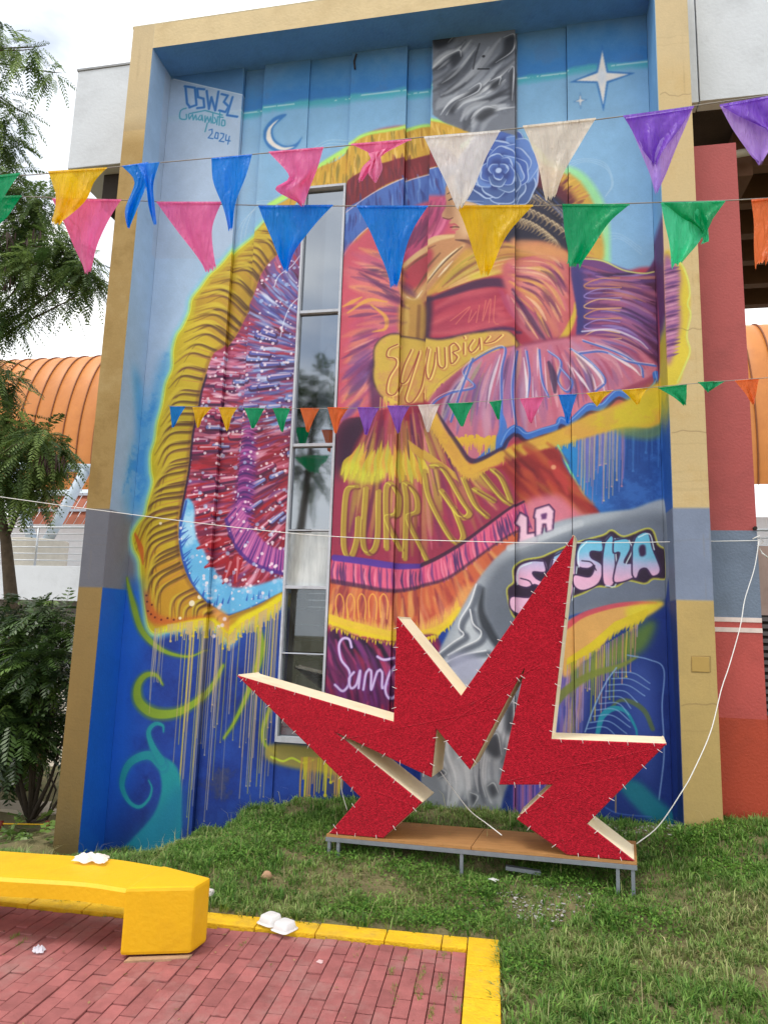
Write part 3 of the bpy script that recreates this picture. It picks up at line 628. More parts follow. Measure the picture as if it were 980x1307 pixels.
    SC = [(478, 466), (480, 442), (498, 428), (528, 430), (562, 436), (604, 428), (642, 425), (656, 432), (660, 442), (640, 446), (612, 456), (584, 474), (560, 492), (552, 506), (536, 518), (512, 517), (490, 508), (478, 488)]
    c.stroke(SC+[SC[0]], 4, (54, 30, 60), 2, .8)
    c.fill(SC, (206, 170, 62), 1); c.mottle(SC, (196, 138, 84), .8, thr=-.2)
    lc = (150, 56, 50)
    for st in ([(508, 440), (496, 446), (494, 456), (504, 458), (506, 466), (496, 484), (494, 502), (504, 504), (512, 488)], [(524, 444), (514, 466), (510, 486), (518, 484), (528, 462), (534, 446)], [(534, 448), (522, 486), (516, 508), (524, 512), (536, 494), (542, 464), (546, 446)],
               [(548, 448), (544, 474), (548, 486), (554, 470), (556, 452)], [(558, 446), (560, 468), (568, 470), (568, 446)], [(574, 444), (576, 466), (584, 458), (578, 452), (586, 448), (580, 440), (574, 444)], [(592, 440), (592, 454)], [(592, 432), (593, 434)],
               [(604, 436), (598, 446), (602, 452), (610, 444), (612, 434), (613, 448)], [(624, 432), (618, 440), (630, 438), (640, 430)], [(540, 500), (540, 512)]):
        c.stroke([(x+2, y+1) for x, y in st], 6, (196, 120, 70), 2, .55); c.stroke([(x+1.5, y) for x, y in st], 3.4, (238, 214, 110), 1.2, .8); c.stroke(st, 1.5, lc, .5, .95)
    for p in spline([(636, 447), (612, 457), (584, 475), (560, 493), (552, 507), (538, 518), (514, 517), (492, 508)], step=2.6): c.stroke([p, (p[0]+R.uniform(-2.5, 2.5), p[1]+R.uniform(2, 9))], (3.6, .8), (216, 182, 66), .6, .95)
    c.drips(np.arange(486, 546, 4.), lambda x: 508+8*(x > 505), 60, 2.0, [(214, 178, 70), (206, 160, 80)], .85)
    # ================= pink-violet frill with blue outline
    FR = [(546, 528), (552, 506), (584, 476), (612, 457), (660, 443), (742, 430), (800, 441), (836, 466), (828, 482), (800, 494), (760, 512), (736, 530), (716, 544), (690, 552), (660, 556), (640, 572), (600, 592), (588, 586), (566, 554)]
    c.fill(FR, (196, 108, 134), 1); c.setclip(FR)
    c.fill([(546, 530), (560, 500), (600, 470), (580, 540)], (140, 50, 84), 6, .8)
    gf = [[(600, 470), (572, 508), (556, 548)], [(625, 455), (602, 510), (592, 582)], [(650, 446), (640, 500), (636, 566)], [(675, 444), (672, 500), (676, 552)], [(700, 442), (706, 490), (714, 542)], [(720, 440), (746, 480), (754, 522)], [(740, 434), (786, 460), (802, 496)], [(760, 432), (810, 450), (836, 478)]]
    c.flow(gf, 90, 11, [(200, 110, 138), (176, 110, 156), (212, 130, 140), (186, 84, 112), (190, 150, 176), (150, 96, 150)], .65, 5)
    c.flow(gf, 70, 4.5, [(222, 170, 180), (120, 80, 140), (206, 170, 130), (160, 60, 96), (90, 80, 160), (146, 150, 120), (206, 96, 120)], .65, 2, (.25, .7))
    c.flow(gf, 26, 2.6, [(236, 226, 234), (80, 50, 100)], .7, 1.2, (.25, .6))
    c.setclip(None)
    for st in ([(556, 548), (552, 520), (574, 504), (606, 496), (592, 478), (612, 458), (644, 446), (640, 480), (640, 550), (630, 568)], [(660, 448), (654, 500), (660, 552)], [(672, 448), (676, 480), (672, 512)], [(688, 446), (692, 486), (700, 506)], [(700, 448), (716, 462), (712, 486), (724, 500), (730, 488), (716, 470)],
               [(728, 446), (752, 462), (772, 486), (760, 500)], [(744, 436), (790, 452), (816, 468), (820, 482)], [(604, 460), (592, 492), (576, 540)], [(740, 452), (770, 450), (800, 462), (836, 468)]):
        c.stroke(st, 2.6, (70, 106, 196), .7, .9); c.stroke([(x-2, y-2) for x, y in st], 1.1, (196, 200, 226), .6, .7)
    for st in ([(668, 456), (672, 490), (672, 520)], [(730, 448), (756, 470), (770, 490)], [(730, 470), (744, 488), (752, 500)], [(776, 452), (806, 470), (816, 480)]):
        c.stroke(st, (1, 4, 1), (232, 222, 230), 1.4, .85)
    c.stroke([(700, 462), (706, 480), (708, 500)], (4, 10, 4), (60, 40, 80), 2, .8)
    RIM = [(640, 572), (648, 556), (660, 548), (672, 556), (692, 550), (712, 544), (716, 536), (728, 540), (744, 526), (752, 520), (768, 520), (780, 508), (790, 502), (812, 510), (836, 492), (836, 478)]
    c.stroke(RIM, (12, 9, 11, 9, 8), (52, 108, 200), .8); c.stroke([(606, 592), (632, 572), (642, 548), (636, 520)], (4, 14, 10, 3), (56, 116, 206), 1.5, .9)
    c.stroke([(x, y+7) for x, y in RIM], (5, 5, 4, 2), (50, 30, 70), 1.8, .8); c.stroke([(x-1, y-3) for x, y in RIM], 1.4, (130, 170, 230), .8, .7); c.stroke([(553, 540), (570, 572), (592, 594), (604, 594)], (2, 4, 2), (60, 30, 60), 1.5, .8)
    for k in range(26): 
        x = 574+k*2.3; c.stroke([(x, 560+R.uniform(-3, 3)), (x-.5, 566+R.uniform(2, 18))], (3.5, 1.2), (222, 178, 40), .8, .9)
    # ================= yellow belt and drips, blue field
    blu = [(706, 566), (760, 540), (838, 500), (852, 510), (858, 652), (800, 656), (766, 662), (740, 628), (724, 598)]
    c.fill(blu, (36, 104, 190), 1); c.fill([(712, 570), (740, 568), (742, 600), (760, 650), (742, 626)], (30, 140, 214), 5, .9); c.fill([(800, 560), (858, 540), (858, 652), (780, 652)], (24, 74, 158), 10, .9)
    c.mottle(blu, (60, 120, 206), .5)
    c.drips(np.arange(738, 797, 1.6), lambda x: 548+(796-x)*.1, 95, 1.5, [(196, 150, 160), (206, 170, 130), (130, 110, 190), (176, 120, 150), (90, 120, 200)], .7)
    c.drips(np.arange(800, 850, 4.), lambda x: 540, 70, 2., [(20, 66, 150), (60, 120, 200)], .6)
    YB = [(550, 530), (562, 548), (580, 572), (594, 590), (602, 594), (640, 577), (662, 566), (700, 553), (750, 532), (800, 512), (852, 486), (852, 528), (830, 546), (796, 546), (744, 560), (706, 570), (660, 582), (628, 596), (600, 608), (586, 600), (570, 574), (552, 544)]
    c.stroke([(800, 546), (830, 548), (850, 530)], 26, (110, 140, 80), 8, .7)
    c.fill(YB, (216, 168, 52), 1.2); c.fill([(740, 540), (800, 512), (852, 488), (852, 530), (800, 548)], (206, 188, 30), 5, .9); c.mottle(YB, (196, 140, 66), .5)
    for k in range(40):
        x = 640+k*2.4; y = np.interp(x, [640, 700, 740], [588, 571, 560]); c.stroke([(x, y-4), (x-.4, y+R.uniform(1, 12))], (3, 1), (212, 170, 60), .7, .9)
    c.stroke([(712, 568), (722, 590), (738, 622), (752, 644), (766, 662)], 2.4, (120, 220, 160), .8, .9)
    # ================= dark red lower fold
    DR = [(600, 610), (640, 596), (664, 584), (708, 572), (722, 598), (740, 628), (764, 662), (700, 690), (650, 660), (616, 640)]
    c.fill(DR, (150, 40, 44), 1.5)
    c.hatch(DR, 80, 44, 8, [(176, 52, 44), (206, 90, 50), (104, 26, 40), (190, 60, 56), (196, 110, 50)], lambda x, y: .75, .7, 3)
    c.stroke([(702, 590), (716, 610), (724, 630)], (6, 12, 3), (196, 60, 60), 4, .8); c.dots([(706, 596)], 3, (230, 150, 110), 2)
    c.fill([(650, 672), (672, 640), (700, 632), (716, 634), (742, 656), (760, 664), (700, 684), (660, 700)], (222, 126, 150), 4, .9)
    # ================= middle skirt with tall lettering
    MS = [(429, 556), (470, 530), (540, 512), (552, 540), (590, 602), (640, 600), (660, 650), (620, 680), (580, 712), (540, 728), (500, 732), (427, 712)]
    c.fill(MS, (160, 48, 80), 2); c.setclip(MS)
    c.fill([(429, 545), (480, 520), (476, 570), (430, 610)], (50, 30, 60), 10, .9)
    c.fill([(480, 530), (545, 516), (570, 560), (480, 572)], (150, 20, 44), 8, .9)
    fo = toward(500, 470)
    gm = [[(478, 525), (450, 600), (430, 712)], [(490, 522), (480, 610), (464, 716)], [(506, 520), (506, 620), (500, 730)], [(525, 518), (537, 620), (546, 724)], [(540, 520), (577, 600), (606, 694)], [(550, 528), (602, 600), (656, 652)]]
    c.flow(gm, 80, 13, [(176, 60, 96), (196, 84, 112), (130, 44, 90), (160, 44, 66), (200, 110, 104), (110, 40, 84)], .6, 5)
    c.flow(gm, 60, 9, [(176, 146, 56), (190, 152, 66), (156, 116, 50), (170, 132, 60)], .6, 4, (.25, .6))
    c.flow(gm, 50, 3.6, [(90, 34, 76), (70, 30, 70), (220, 120, 140), (206, 170, 80)], .65, 1.6, (.2, .5))
    # feathered zigzag
    for k in range(30):
        t = k/29.; x = 436+t*112; y = 602+5*math.sin(k*2.)+6*t; u = fo(x, y)
        c.stroke([(x, y+R.uniform(2, 10)), (x+math.cos(u)*14, y+math.sin(u)*14), (x+math.cos(u)*R.uniform(26, 40), y+math.sin(u)*R.uniform(26, 40))], (2, 8, .4), [(206, 178, 40), (216, 196, 60), (222, 166, 60), (190, 190, 60)][k % 4], 1, .9)
    for k in range(16):
        t = k/15.; x = 520+t*50; y = 560+t*36; c.stroke([(x, y), (x+10+t*6, y+20)], (1, 7, .5), (200, 160, 56), 1.2, .85)
    c.fill([(436, 600), (450, 588), (470, 604), (490, 598), (492, 612), (470, 618), (440, 612)], (210, 216, 50), 3, .7)
    # tall letters
    ol = (214, 200, 70); body = (176, 152, 50)
    LET = [[(456, 622), (444, 626), (440, 660), (440, 700), (448, 712), (456, 690), (458, 662)], [(468, 624), (464, 690), (472, 706), (482, 690), (484, 628)], [(494, 700), (494, 622), (508, 630), (506, 656), (494, 662), (510, 700)],
           [(516, 712), (518, 640), (516, 616), (530, 630), (532, 652), (520, 662), (546, 716)], [(542, 604), (550, 640), (578, 690), (592, 686), (580, 650)], [(552, 596), (566, 600), (590, 640), (600, 656), (588, 660), (564, 628)],
           [(592, 612), (606, 644), (622, 660)], [(606, 626), (630, 640)], [(612, 602), (640, 636), (652, 644)], [(628, 600), (640, 612), (652, 640)]]
    for st in LET: c.stroke(st, 8.5, (150, 70, 70), 2.5, .6)
    for st in LET: c.stroke(st, 7, body, 1.6, .85)
    for st in LET: c.stroke([(x-3.4, y-1) for x, y in st], 1.4, ol, .6, .9); c.stroke([(x+4, y+2) for x, y in st], 2.2, (110, 40, 60), 1.4, .6)
    c.setclip(None)
    VB = [(548, 528), (556, 526), (566, 546), (582, 570), (596, 590), (604, 594), (624, 586), (642, 577), (640, 592), (620, 600), (600, 609), (586, 602), (570, 576), (552, 546)]
    c.stroke([(558, 528), (584, 568), (604, 590), (640, 574)], (3, 6, 7, 4), (56, 34, 70), 2, .85)
    c.fill(VB, (216, 166, 54), 1.2); c.mottle(VB, (196, 140, 60), .6)
    for p in spline([(552, 546), (570, 576), (588, 602), (602, 609), (622, 600)], step=3.): c.stroke([p, (p[0]+R.uniform(-2, 2), p[1]+R.uniform(2, 8))], (3, .8), (212, 164, 56), .6, .9)
    # pink frill below
    A = [(427, 712), (460, 716), (502, 722), (538, 722), (560, 712), (590, 694), (620, 672), (650, 650), (668, 640)]
    B = [(425, 742), (460, 748), (500, 754), (538, 748), (572, 738), (604, 716), (634, 694), (660, 678), (676, 672)]
    c.fill(poly_of([(425, 735), (460, 742), (500, 750), (538, 744), (572, 734), (604, 712), (634, 690), (660, 676)], [(421, 800), (462, 810), (500, 816), (545, 812), (580, 792), (610, 745), (640, 710), (662, 690)]), (206, 96, 62), 1.5)
    fr2 = [(425, 745), (500, 756), (572, 738), (640, 694), (655, 694), (610, 745), (580, 792), (545, 812), (500, 816), (421, 800)]
    c.setclip(fr2)
    c.hatch(fr2, 150, 50, 6, [(214, 110, 66), (226, 150, 80), (170, 60, 60), (196, 80, 60), (232, 180, 100), (140, 50, 70), (206, 120, 90)], toward(500, 560), .8, 2)
    c.stroke([(421, 798), (460, 808), (500, 814), (545, 808), (582, 786), (600, 760)], 26, (230, 170, 90), 8, .7)
    for x in range(430, 500, 14): c.stroke([(x, 788), (x-1, 766), (x+4, 758), (x+9, 768), (x+8, 790)], 1.6, (238, 176, 70), .6, .85)
    c.setclip(None)
    c.fill(poly_of(A, B), (222, 88, 130), 1.2)
    a_, b_ = lerp_rows(A, B, 84)
    for p, q in zip(a_, b_):
        col = [(240, 130, 160), (190, 60, 120), (120, 60, 130), (232, 100, 140), (86, 50, 110)][R.integers(5)]
        c.stroke([p+(q-p)*R.uniform(0, .3), p+(q-p)*.6+R.uniform(-2, 2, 2), q+R.uniform(-1, 3)], (1, 3.6, 1.5), col, .9, .85)
    c.stroke(B, (6, 5, 4, 3, 2), (60, 34, 70), 2.5, .7)
    c.stroke(A[:4], (8, 9, 6), (88, 56, 168), 1.6, .95); c.stroke(A[3:], (5, 3), (56, 30, 60), 1.5, .85)
    # yellow fringe edge
    E = [(421, 790), (440, 797), (460, 803), (480, 808), (502, 812), (526, 812), (548, 808), (566, 800), (586, 778)]
    c.stroke(E, (12, 14, 12, 10, 6), (228, 204, 30), 2, .95)
    for p in spline(E, step=3.): c.stroke([p, (p[0]+R.uniform(-3, 3), p[1]+R.uniform(6, 13))], (4, .8), (230, 200, 30), .6, .95); c.stroke([p, (p[0]+R.uniform(-2, 2), p[1]-R.uniform(8, 22))], (4, .6), (230, 186, 60), 1, .6)
    # script panel
    SP = [(420, 806), (460, 814), (508, 820), (560, 814), (560, 900), (500, 925), (414, 900)]
    c.fill(SP, (110, 36, 92), 1.5); c.setclip(SP)
    c.fill([(420, 806), (460, 812), (508, 820), (508, 845), (450, 836)], (34, 22, 50), 5, .9)
    c.hatch(SP, 110, 46, 6, [(150, 50, 110), (196, 70, 130), (70, 26, 76), (176, 40, 80), (120, 50, 130), (50, 24, 60)], lambda x, y: 1.15+(y-840)/200., .8, 2)
    for p in spline(E, step=4.): c.stroke([(p[0], p[1]+6), (p[0]+R.uniform(-2, 2), p[1]+R.uniform(9, 15))], (4, .8), (228, 204, 30), .6, .95)
    for st in ([(449, 826), (446, 816), (438, 815), (433, 824), (436, 842), (446, 856), (446, 872), (438, 882), (428, 874)], [(452, 858), (446, 866), (448, 878), (455, 874), (460, 856), (458, 878)], [(464, 880), (468, 858), (474, 856), (474, 880), (482, 857), (488, 858), (488, 878), (494, 872)], [(482, 838), (490, 842), (502, 840)], [(506, 848), (498, 858), (492, 880), (498, 892), (506, 886)]):
        c.stroke(st, 4.4, (130, 90, 190), 1.2, .7); c.stroke(st, 2.8, (214, 190, 236), .5, .95)
    c.setclip(None)
    # ================= grey swoosh
    SW = [(556, 850), (570, 812), (590, 776), (612, 738), (640, 706), (668, 690), (704, 668), (744, 658), (800, 651), (862, 646), (868, 778), (800, 772), (748, 780), (716, 796), (700, 860), (700, 1045), (556, 1045), (540, 960)]
    c.fill(SW, (152, 163, 178), 1); c.setclip(SW)
    c.fill([(560, 860), (600, 770), (640, 712), (690, 682), (744, 664), (800, 656), (740, 680), (670, 712), (628, 752), (612, 800), (640, 850), (600, 880)], (192, 201, 210), 6, .95)
    c.fill([(616, 748), (640, 716), (690, 692), (750, 672), (860, 660), (864, 770), (760, 776), (700, 800), (660, 830), (630, 812), (614, 780)], (104, 114, 130), 6, .95)
    c.fill([(740, 690), (850, 676), (864, 764), (760, 774), (724, 790)], (112, 124, 148), 8, .8)
    c.stroke([(616, 752), (614, 782), (628, 812), (650, 840)], (4, 12, 8), (40, 46, 56), 5, .8)
    for st in ([(608, 746), (600, 770), (588, 790), (586, 802), (592, 810), (578, 820), (560, 834)], [(600, 778), (604, 796), (614, 806), (610, 816), (590, 826), (572, 836)], [(560, 850), (590, 836), (620, 830)]):
        c.stroke([(x+4, y+4) for x, y in st], 7, (84, 92, 108), 4, .8); c.stroke(st, 1.8, (226, 230, 236), .7, .9)
    c.fill([(570, 840), (600, 834), (620, 850), (590, 872)], (176, 180, 210), 4, .8)
    # biomech bottom
    c.fill([(540, 940), (640, 900), (664, 960), (658, 1045), (545, 1045)], (132, 138, 150), 6, .9)
    gq = [[(560, 900), (556, 960), (566, 1000), (560, 1045)], [(590, 890), (580, 950), (592, 990), (588, 1045)], [(620, 880), (606, 950), (604, 1000), (616, 1045)], [(650, 870), (632, 930), (622, 990), (640, 1045)], [(670, 870), (652, 940), (644, 1000), (662, 1045)]]
    for k, (w_, cl, al) in enumerate(((14, (92, 98, 110), .7), (15, (184, 190, 200), .8), (9, (76, 80, 92), .65), (10, (204, 208, 216), .75), (4, (230, 232, 238), .6))):
        c.flow(gq, (10, 12, 8, 12, 14)[k], w_, [cl], al, 5 if k < 4 else 1.6, (.3, .7))
    for pg in ([(622, 1002), (630, 998), (636, 1010), (628, 1018)], [(618, 950), (634, 935), (640, 962), (630, 966)], [(555, 975), (570, 985), (560, 992)], [(600, 1010), (610, 1015), (604, 1028)], [(645, 905), (655, 895), (655, 930), (646, 935)]):
        c.stroke(pg+[pg[0]], 5, (170, 176, 186), 3, .7); c.fill(pg, (66, 70, 80), 3, .9); c.stroke(pg[:3], (.5, 1.6, .5), (214, 218, 224), 1, .8)
    c.setclip(None)
    # LA
    for pg in ([(658, 668), (664, 655), (672, 660), (672, 682), (684, 680), (684, 690), (662, 696), (664, 672)], [(682, 660), (684, 650), (700, 645), (706, 652), (704, 676), (698, 678), (697, 668), (692, 668), (690, 682), (684, 684), (684, 662)]):
        c.stroke(pg+[pg[0]], 4.5, (74, 40, 90), 1, .9, sp=False); c.fill(pg, (240, 196, 220), .6, 1, sp=False)
    c.fill([(690, 656), (698, 654), (697, 662), (691, 663)], (110, 60, 120), .5, sp=False)
    c.stroke([(650, 700), (690, 686), (716, 676), (740, 668)], 8, (186, 194, 204), 3, .9)
    # bubble lettering
    HA = [(650, 770), (648, 752), (656, 744), (656, 726), (668, 716), (690, 712), (704, 706), (734, 694), (770, 684), (780, 678), (796, 686), (828, 676), (838, 696), (850, 706), (851, 736), (832, 738), (822, 744), (800, 740), (784, 748), (760, 748), (744, 756), (716, 766), (700, 770), (668, 788), (656, 786)]
    c.stroke(HA+[HA[0]], 4, (206, 206, 70), .8, .95); c.fill(HA, (52, 34, 64), .8)
    G = lambda y0, y1: (((700, y0), (700, y1)), [(96, 186, 222), (112, 190, 226), (196, 180, 222), (238, 178, 214), (240, 186, 220)])
    let = [[(694, 716), (676, 716), (660, 724), (658, 744), (672, 750), (682, 746), (690, 752), (676, 762), (652, 762), (652, 778), (668, 784), (692, 770), (700, 748), (684, 738), (680, 730), (696, 730)],
           [(706, 710), (724, 702), (734, 712), (728, 764), (702, 772), (700, 740)],
           [(768, 690), (746, 690), (736, 702), (736, 722), (750, 726), (758, 722), (752, 736), (732, 734), (732, 748), (744, 754), (764, 744), (768, 722), (754, 712), (754, 704), (768, 704)],
           [(771, 692), (782, 686), (784, 742), (770, 746), (768, 716)], [(782, 690), (800, 688), (804, 700), (796, 718), (808, 720), (810, 736), (784, 744), (784, 726), (790, 706), (782, 706)],
           [(806, 698), (812, 684), (826, 680), (832, 700), (842, 728), (832, 736), (824, 726), (816, 728), (812, 738), (806, 734)]]
    for pg in let: c.fill(pg, (0, 0, 0), .6, 1, grad=G(692, 752)); c.stroke(pg+[pg[0]], 1.8, (58, 36, 80), .5, .95); c.stroke([(x+2, y+2) for x, y in pg[1:4]], 1.4, (214, 236, 246), .7, .9)
    c.fill([(815, 698), (822, 696), (823, 708), (816, 710)], (60, 36, 80), .5); c.stroke([(664, 738), (676, 742), (680, 752)], 1.4, (50, 32, 70), .5); c.stroke([(742, 716), (754, 718), (760, 728)], 1.4, (50, 32, 70), .5)
    # ================= flame belt and lower right blue
    LB = [(700, 806), (740, 800), (846, 766), (876, 762), (880, 1062), (656, 1062), (660, 960)]
    c.fill(LB, (26, 56, 142), 1.2); c.mottle(LB, (18, 40, 118), .7); c.fill([(800, 860), (830, 850), (840, 940), (826, 1000), (806, 950)], (58, 86, 176), 8, .8)
    c.fill([(690, 860), (742, 850), (736, 940), (700, 945)], (140, 110, 190), 6, .85)
    c.hatch([(696, 862), (744, 856), (740, 945), (700, 945)], 70, 50, 3, [(170, 130, 200), (110, 120, 210), (196, 150, 190), (70, 80, 170), (200, 170, 140)], lambda x, y: 1.6, .8)
    c.fill([(728, 852), (760, 838), (800, 810), (830, 792), (836, 800), (820, 830), (780, 850), (740, 872)], (96, 132, 50), 4, .9)
    FL = [(720, 800), (744, 784), (780, 774), (812, 769), (846, 769), (832, 782), (812, 792), (800, 800), (784, 806), (768, 824), (752, 834), (736, 852), (718, 862)]
    c.fill(FL, (232, 172, 90), 1); c.stroke([(722, 800), (744, 785), (780, 774), (812, 770), (836, 770)], (7, 6, 5, 3), (222, 76, 96), 1.6, .9)
    c.fill([(800, 776), (846, 768), (826, 786), (806, 796)], (230, 214, 40), 3, .9)
    for k in range(46):
        t = k/45.; x = 722+t*98; y = np.interp(t, [0, .3, .6, 1], [852, 832, 806, 790]); c.stroke([(x+4, y-10), (x, y+R.uniform(0, 10))], (5, 1), (226, 200, 30), 1, .85)
    c.drips(np.arange(724, 815, 2.6), lambda x: np.interp(x, [722, 760, 800, 820], [850, 830, 806, 792]), lambda x: np.interp(x, [724, 770, 815], [110, 100, 40]), 1.4, [(214, 176, 100), (220, 190, 60), (200, 140, 120), (180, 150, 190), (140, 150, 60)], .8)
    c.stroke([(706, 900), (722, 882), (752, 862), (790, 850), (812, 838)], (10, 9, 7, 3), (126, 140, 50), 2.5, .85)
    c.stroke([(776, 906), (790, 894), (806, 896), (822, 908), (832, 930)], (2, 6, 5), (96, 116, 60), 2, .8)
    c.stroke([(762, 935), (768, 914), (782, 904), (798, 908), (810, 928), (812, 938)], (5, 7, 4, 2), (24, 150, 176), 1.2, .95)
    c.stroke([(746, 934), (756, 906), (772, 872), (786, 852)], 1.6, (140, 180, 226), .6, .85)
    for k in range(10):
        t = k/9.; x = 748+36*t; y = 930-72*t; c.stroke([(x, y), (x+24, y-2+3*t), (x+42+6*math.sin(k), y+14)], 1.3, (140, 176, 226), .6, .75)
    c.stroke([(800, 836), (828, 842), (846, 854), (844, 900), (846, 940), (846, 970), (840, 1020)], 1.6, (130, 166, 226), .6, .85)
    c.fill([(790, 1004), (812, 996), (840, 1020), (862, 1040), (860, 1052), (828, 1046)], (18, 130, 150), 3, .9)
    c.stroke([(772, 1030), (790, 1038), (830, 1042)], 1.4, (70, 110, 196), .8, .8)
    for x in (765, 785): c.stroke([(x, 1000), (x, 1036)], 1.5, (190, 150, 90), .5, .8)
    c.fill([(655, 985), (700, 985), (700, 1048), (655, 1048)], (120, 90, 180), 2, sp=False)
    for x in np.arange(656, 700, 2.2): c.stroke([(x, 985), (x-.5, 1046)], 1.4, [(176, 90, 150), (70, 80, 190), (150, 110, 200), (206, 120, 150), (60, 60, 140)][R.integers(5)], .5, .85)
    # ================= lower left: drips and tendrils
    gl = (112, 150, 40)
    c.fill([(158, 750), (180, 740), (180, 800), (176, 836), (150, 830), (158, 790)], (30, 104, 216), 8, .8)
    for st, w in (([(162, 738), (170, 770), (182, 806), (208, 830), (240, 838), (262, 830)], (3, 8, 7, 4, 1)), ([(208, 874), (200, 862), (186, 862), (176, 876), (178, 896), (196, 910), (224, 910), (250, 896), (268, 876), (282, 850)], (2, 7, 11, 12, 10, 8, 6, 4)),
                  ([(330, 800), (334, 830), (318, 880), (300, 920), (286, 942)], (6, 8, 5, 3)), ([(346, 900), (336, 930), (338, 950), (352, 962)], (4, 5, 3))):
        c.stroke(st, [k*1.6 for k in w], gl, 5, .6); c.stroke(st, w, (136, 168, 34), 1.5, .9)
    c.drips(np.concatenate([R.uniform(196, 212, 7), R.normal(246, 5, 9), R.normal(262, 9, 12), R.normal(284, 8, 10), R.uniform(300, 362, 24)]), lambda x: np.interp(x, [195, 265, 292, 306, 332, 362], [803, 795, 816, 800, 786, 769]), lambda x: 110 if x < 215 else (300 if x < 262 else 250), 1.1, [(196, 166, 120), (206, 176, 130), (186, 160, 112), (190, 170, 150), (206, 186, 60)], .8)
    c.drips(np.arange(215, 360, 2.2), lambda x: np.interp(x, [195, 265, 292, 306, 332, 362], [800, 792, 813, 797, 783, 766]), 22, 2.2, [(220, 196, 40), (206, 176, 110)], .9)
    te = (24, 150, 160)
    c.fill([(190, 945), (206, 964), (222, 974), (230, 992), (232, 1030), (228, 1075), (195, 1100), (140, 1100), (168, 1072), (196, 1040), (206, 1010), (204, 986), (196, 970)], te, 1.6); c.fill([(196, 1040), (232, 1000), (232, 1060), (190, 1098), (150, 1098)], (20, 110, 160), 8, .55)
    for st, w in (([(208, 978), (190, 964), (166, 974), (156, 1000), (164, 1022), (178, 1030), (190, 1020), (194, 1006), (190, 996)], (12, 11, 10, 9, 7, 5, 4, 3, 1.5)), ([(206, 972), (194, 950), (190, 934), (198, 924), (208, 926), (209, 934)], (10, 8, 7, 6, 4, 2))):
        c.stroke(st, [k*1.5 for k in w], (26, 120, 160), 5, .5); c.stroke(st, w, te, 1, .95)
    c.mottle([(240, 980), (420, 970), (420, 1020), (250, 1080)], (90, 84, 96), .5, thr=.7)
    # patch under the window: olive paint with yellow drips
    c.fill([(346, 950), (420, 956), (450, 970), (450, 990), (350, 975)], (166, 150, 60), 2, .9); c.stroke([(346, 966), (360, 972), (372, 968), (386, 974), (400, 970)], 2.5, (196, 220, 50), .8, .9)
    c.drips(np.arange(385, 440, 3.), lambda x: 968, 60, 2.4, [(206, 190, 40), (196, 150, 70)], .9)
    # ================= frill and yellow edge running over onto the right pier
    c.pl = 'fr'
    c.fill([(846, 330), (866, 334), (876, 352), (880, 390), (876, 430), (880, 450), (872, 470), (866, 488), (850, 488)], (214, 190, 40), 1.2)
    c.stroke([(846, 330), (866, 334), (876, 352), (880, 374), (877, 388), (881, 402), (876, 428), (880, 448), (872, 470), (864, 488)], 1.8, (206, 214, 90), .6)
    c.fill([(846, 332), (860, 336), (868, 352), (866, 380), (868, 410), (862, 440), (850, 462)], (158, 92, 146), 2.5)
    for k in range(26):
        y = 338+k*4.6; c.stroke([(847, y+3), (858, y), (867+R.uniform(-3, 2), y-2)], (1, 3.4, .6), [(196, 120, 160), (110, 60, 130), (90, 40, 100), (206, 140, 170)][k % 4], .8, .85)
    for y0 in (551, 120, 420, 900):
        xs = np.linspace(np.interp(y0, [0, 1050], [838, 874]), np.interp(y0, [0, 1050], [878, 922]), 8); c.stroke([(x, y0+R.normal(0, 1.6)) for x in xs], .8, (126, 100, 64), .5, .6)
    c.stroke([(882, 858), (882, 838), (906, 838), (906, 858), (882, 858)], .9, (130, 104, 52), .5, .8, sp=False)
    c.pl = 'b'
    # paint grain: roller texture and light dirt
    g = 1+.018*N[..., None]+.012*R.standard_normal((AH, AW, 1)).astype(np.float32)
    c.a *= g
    lum = c.a@np.array((.3, .59, .11), np.float32); c.a = (lum[..., None]*.11+c.a*.89)*.97; c.a = np.where((ss > XLI-DEP)[..., None] & (ss < XRI+DEP)[..., None], np.clip(.45+(c.a-.45)*1.05, .02, 1), c.a)
    c.a = np.clip(c.a, 0, 1)
    return c.a, goldm
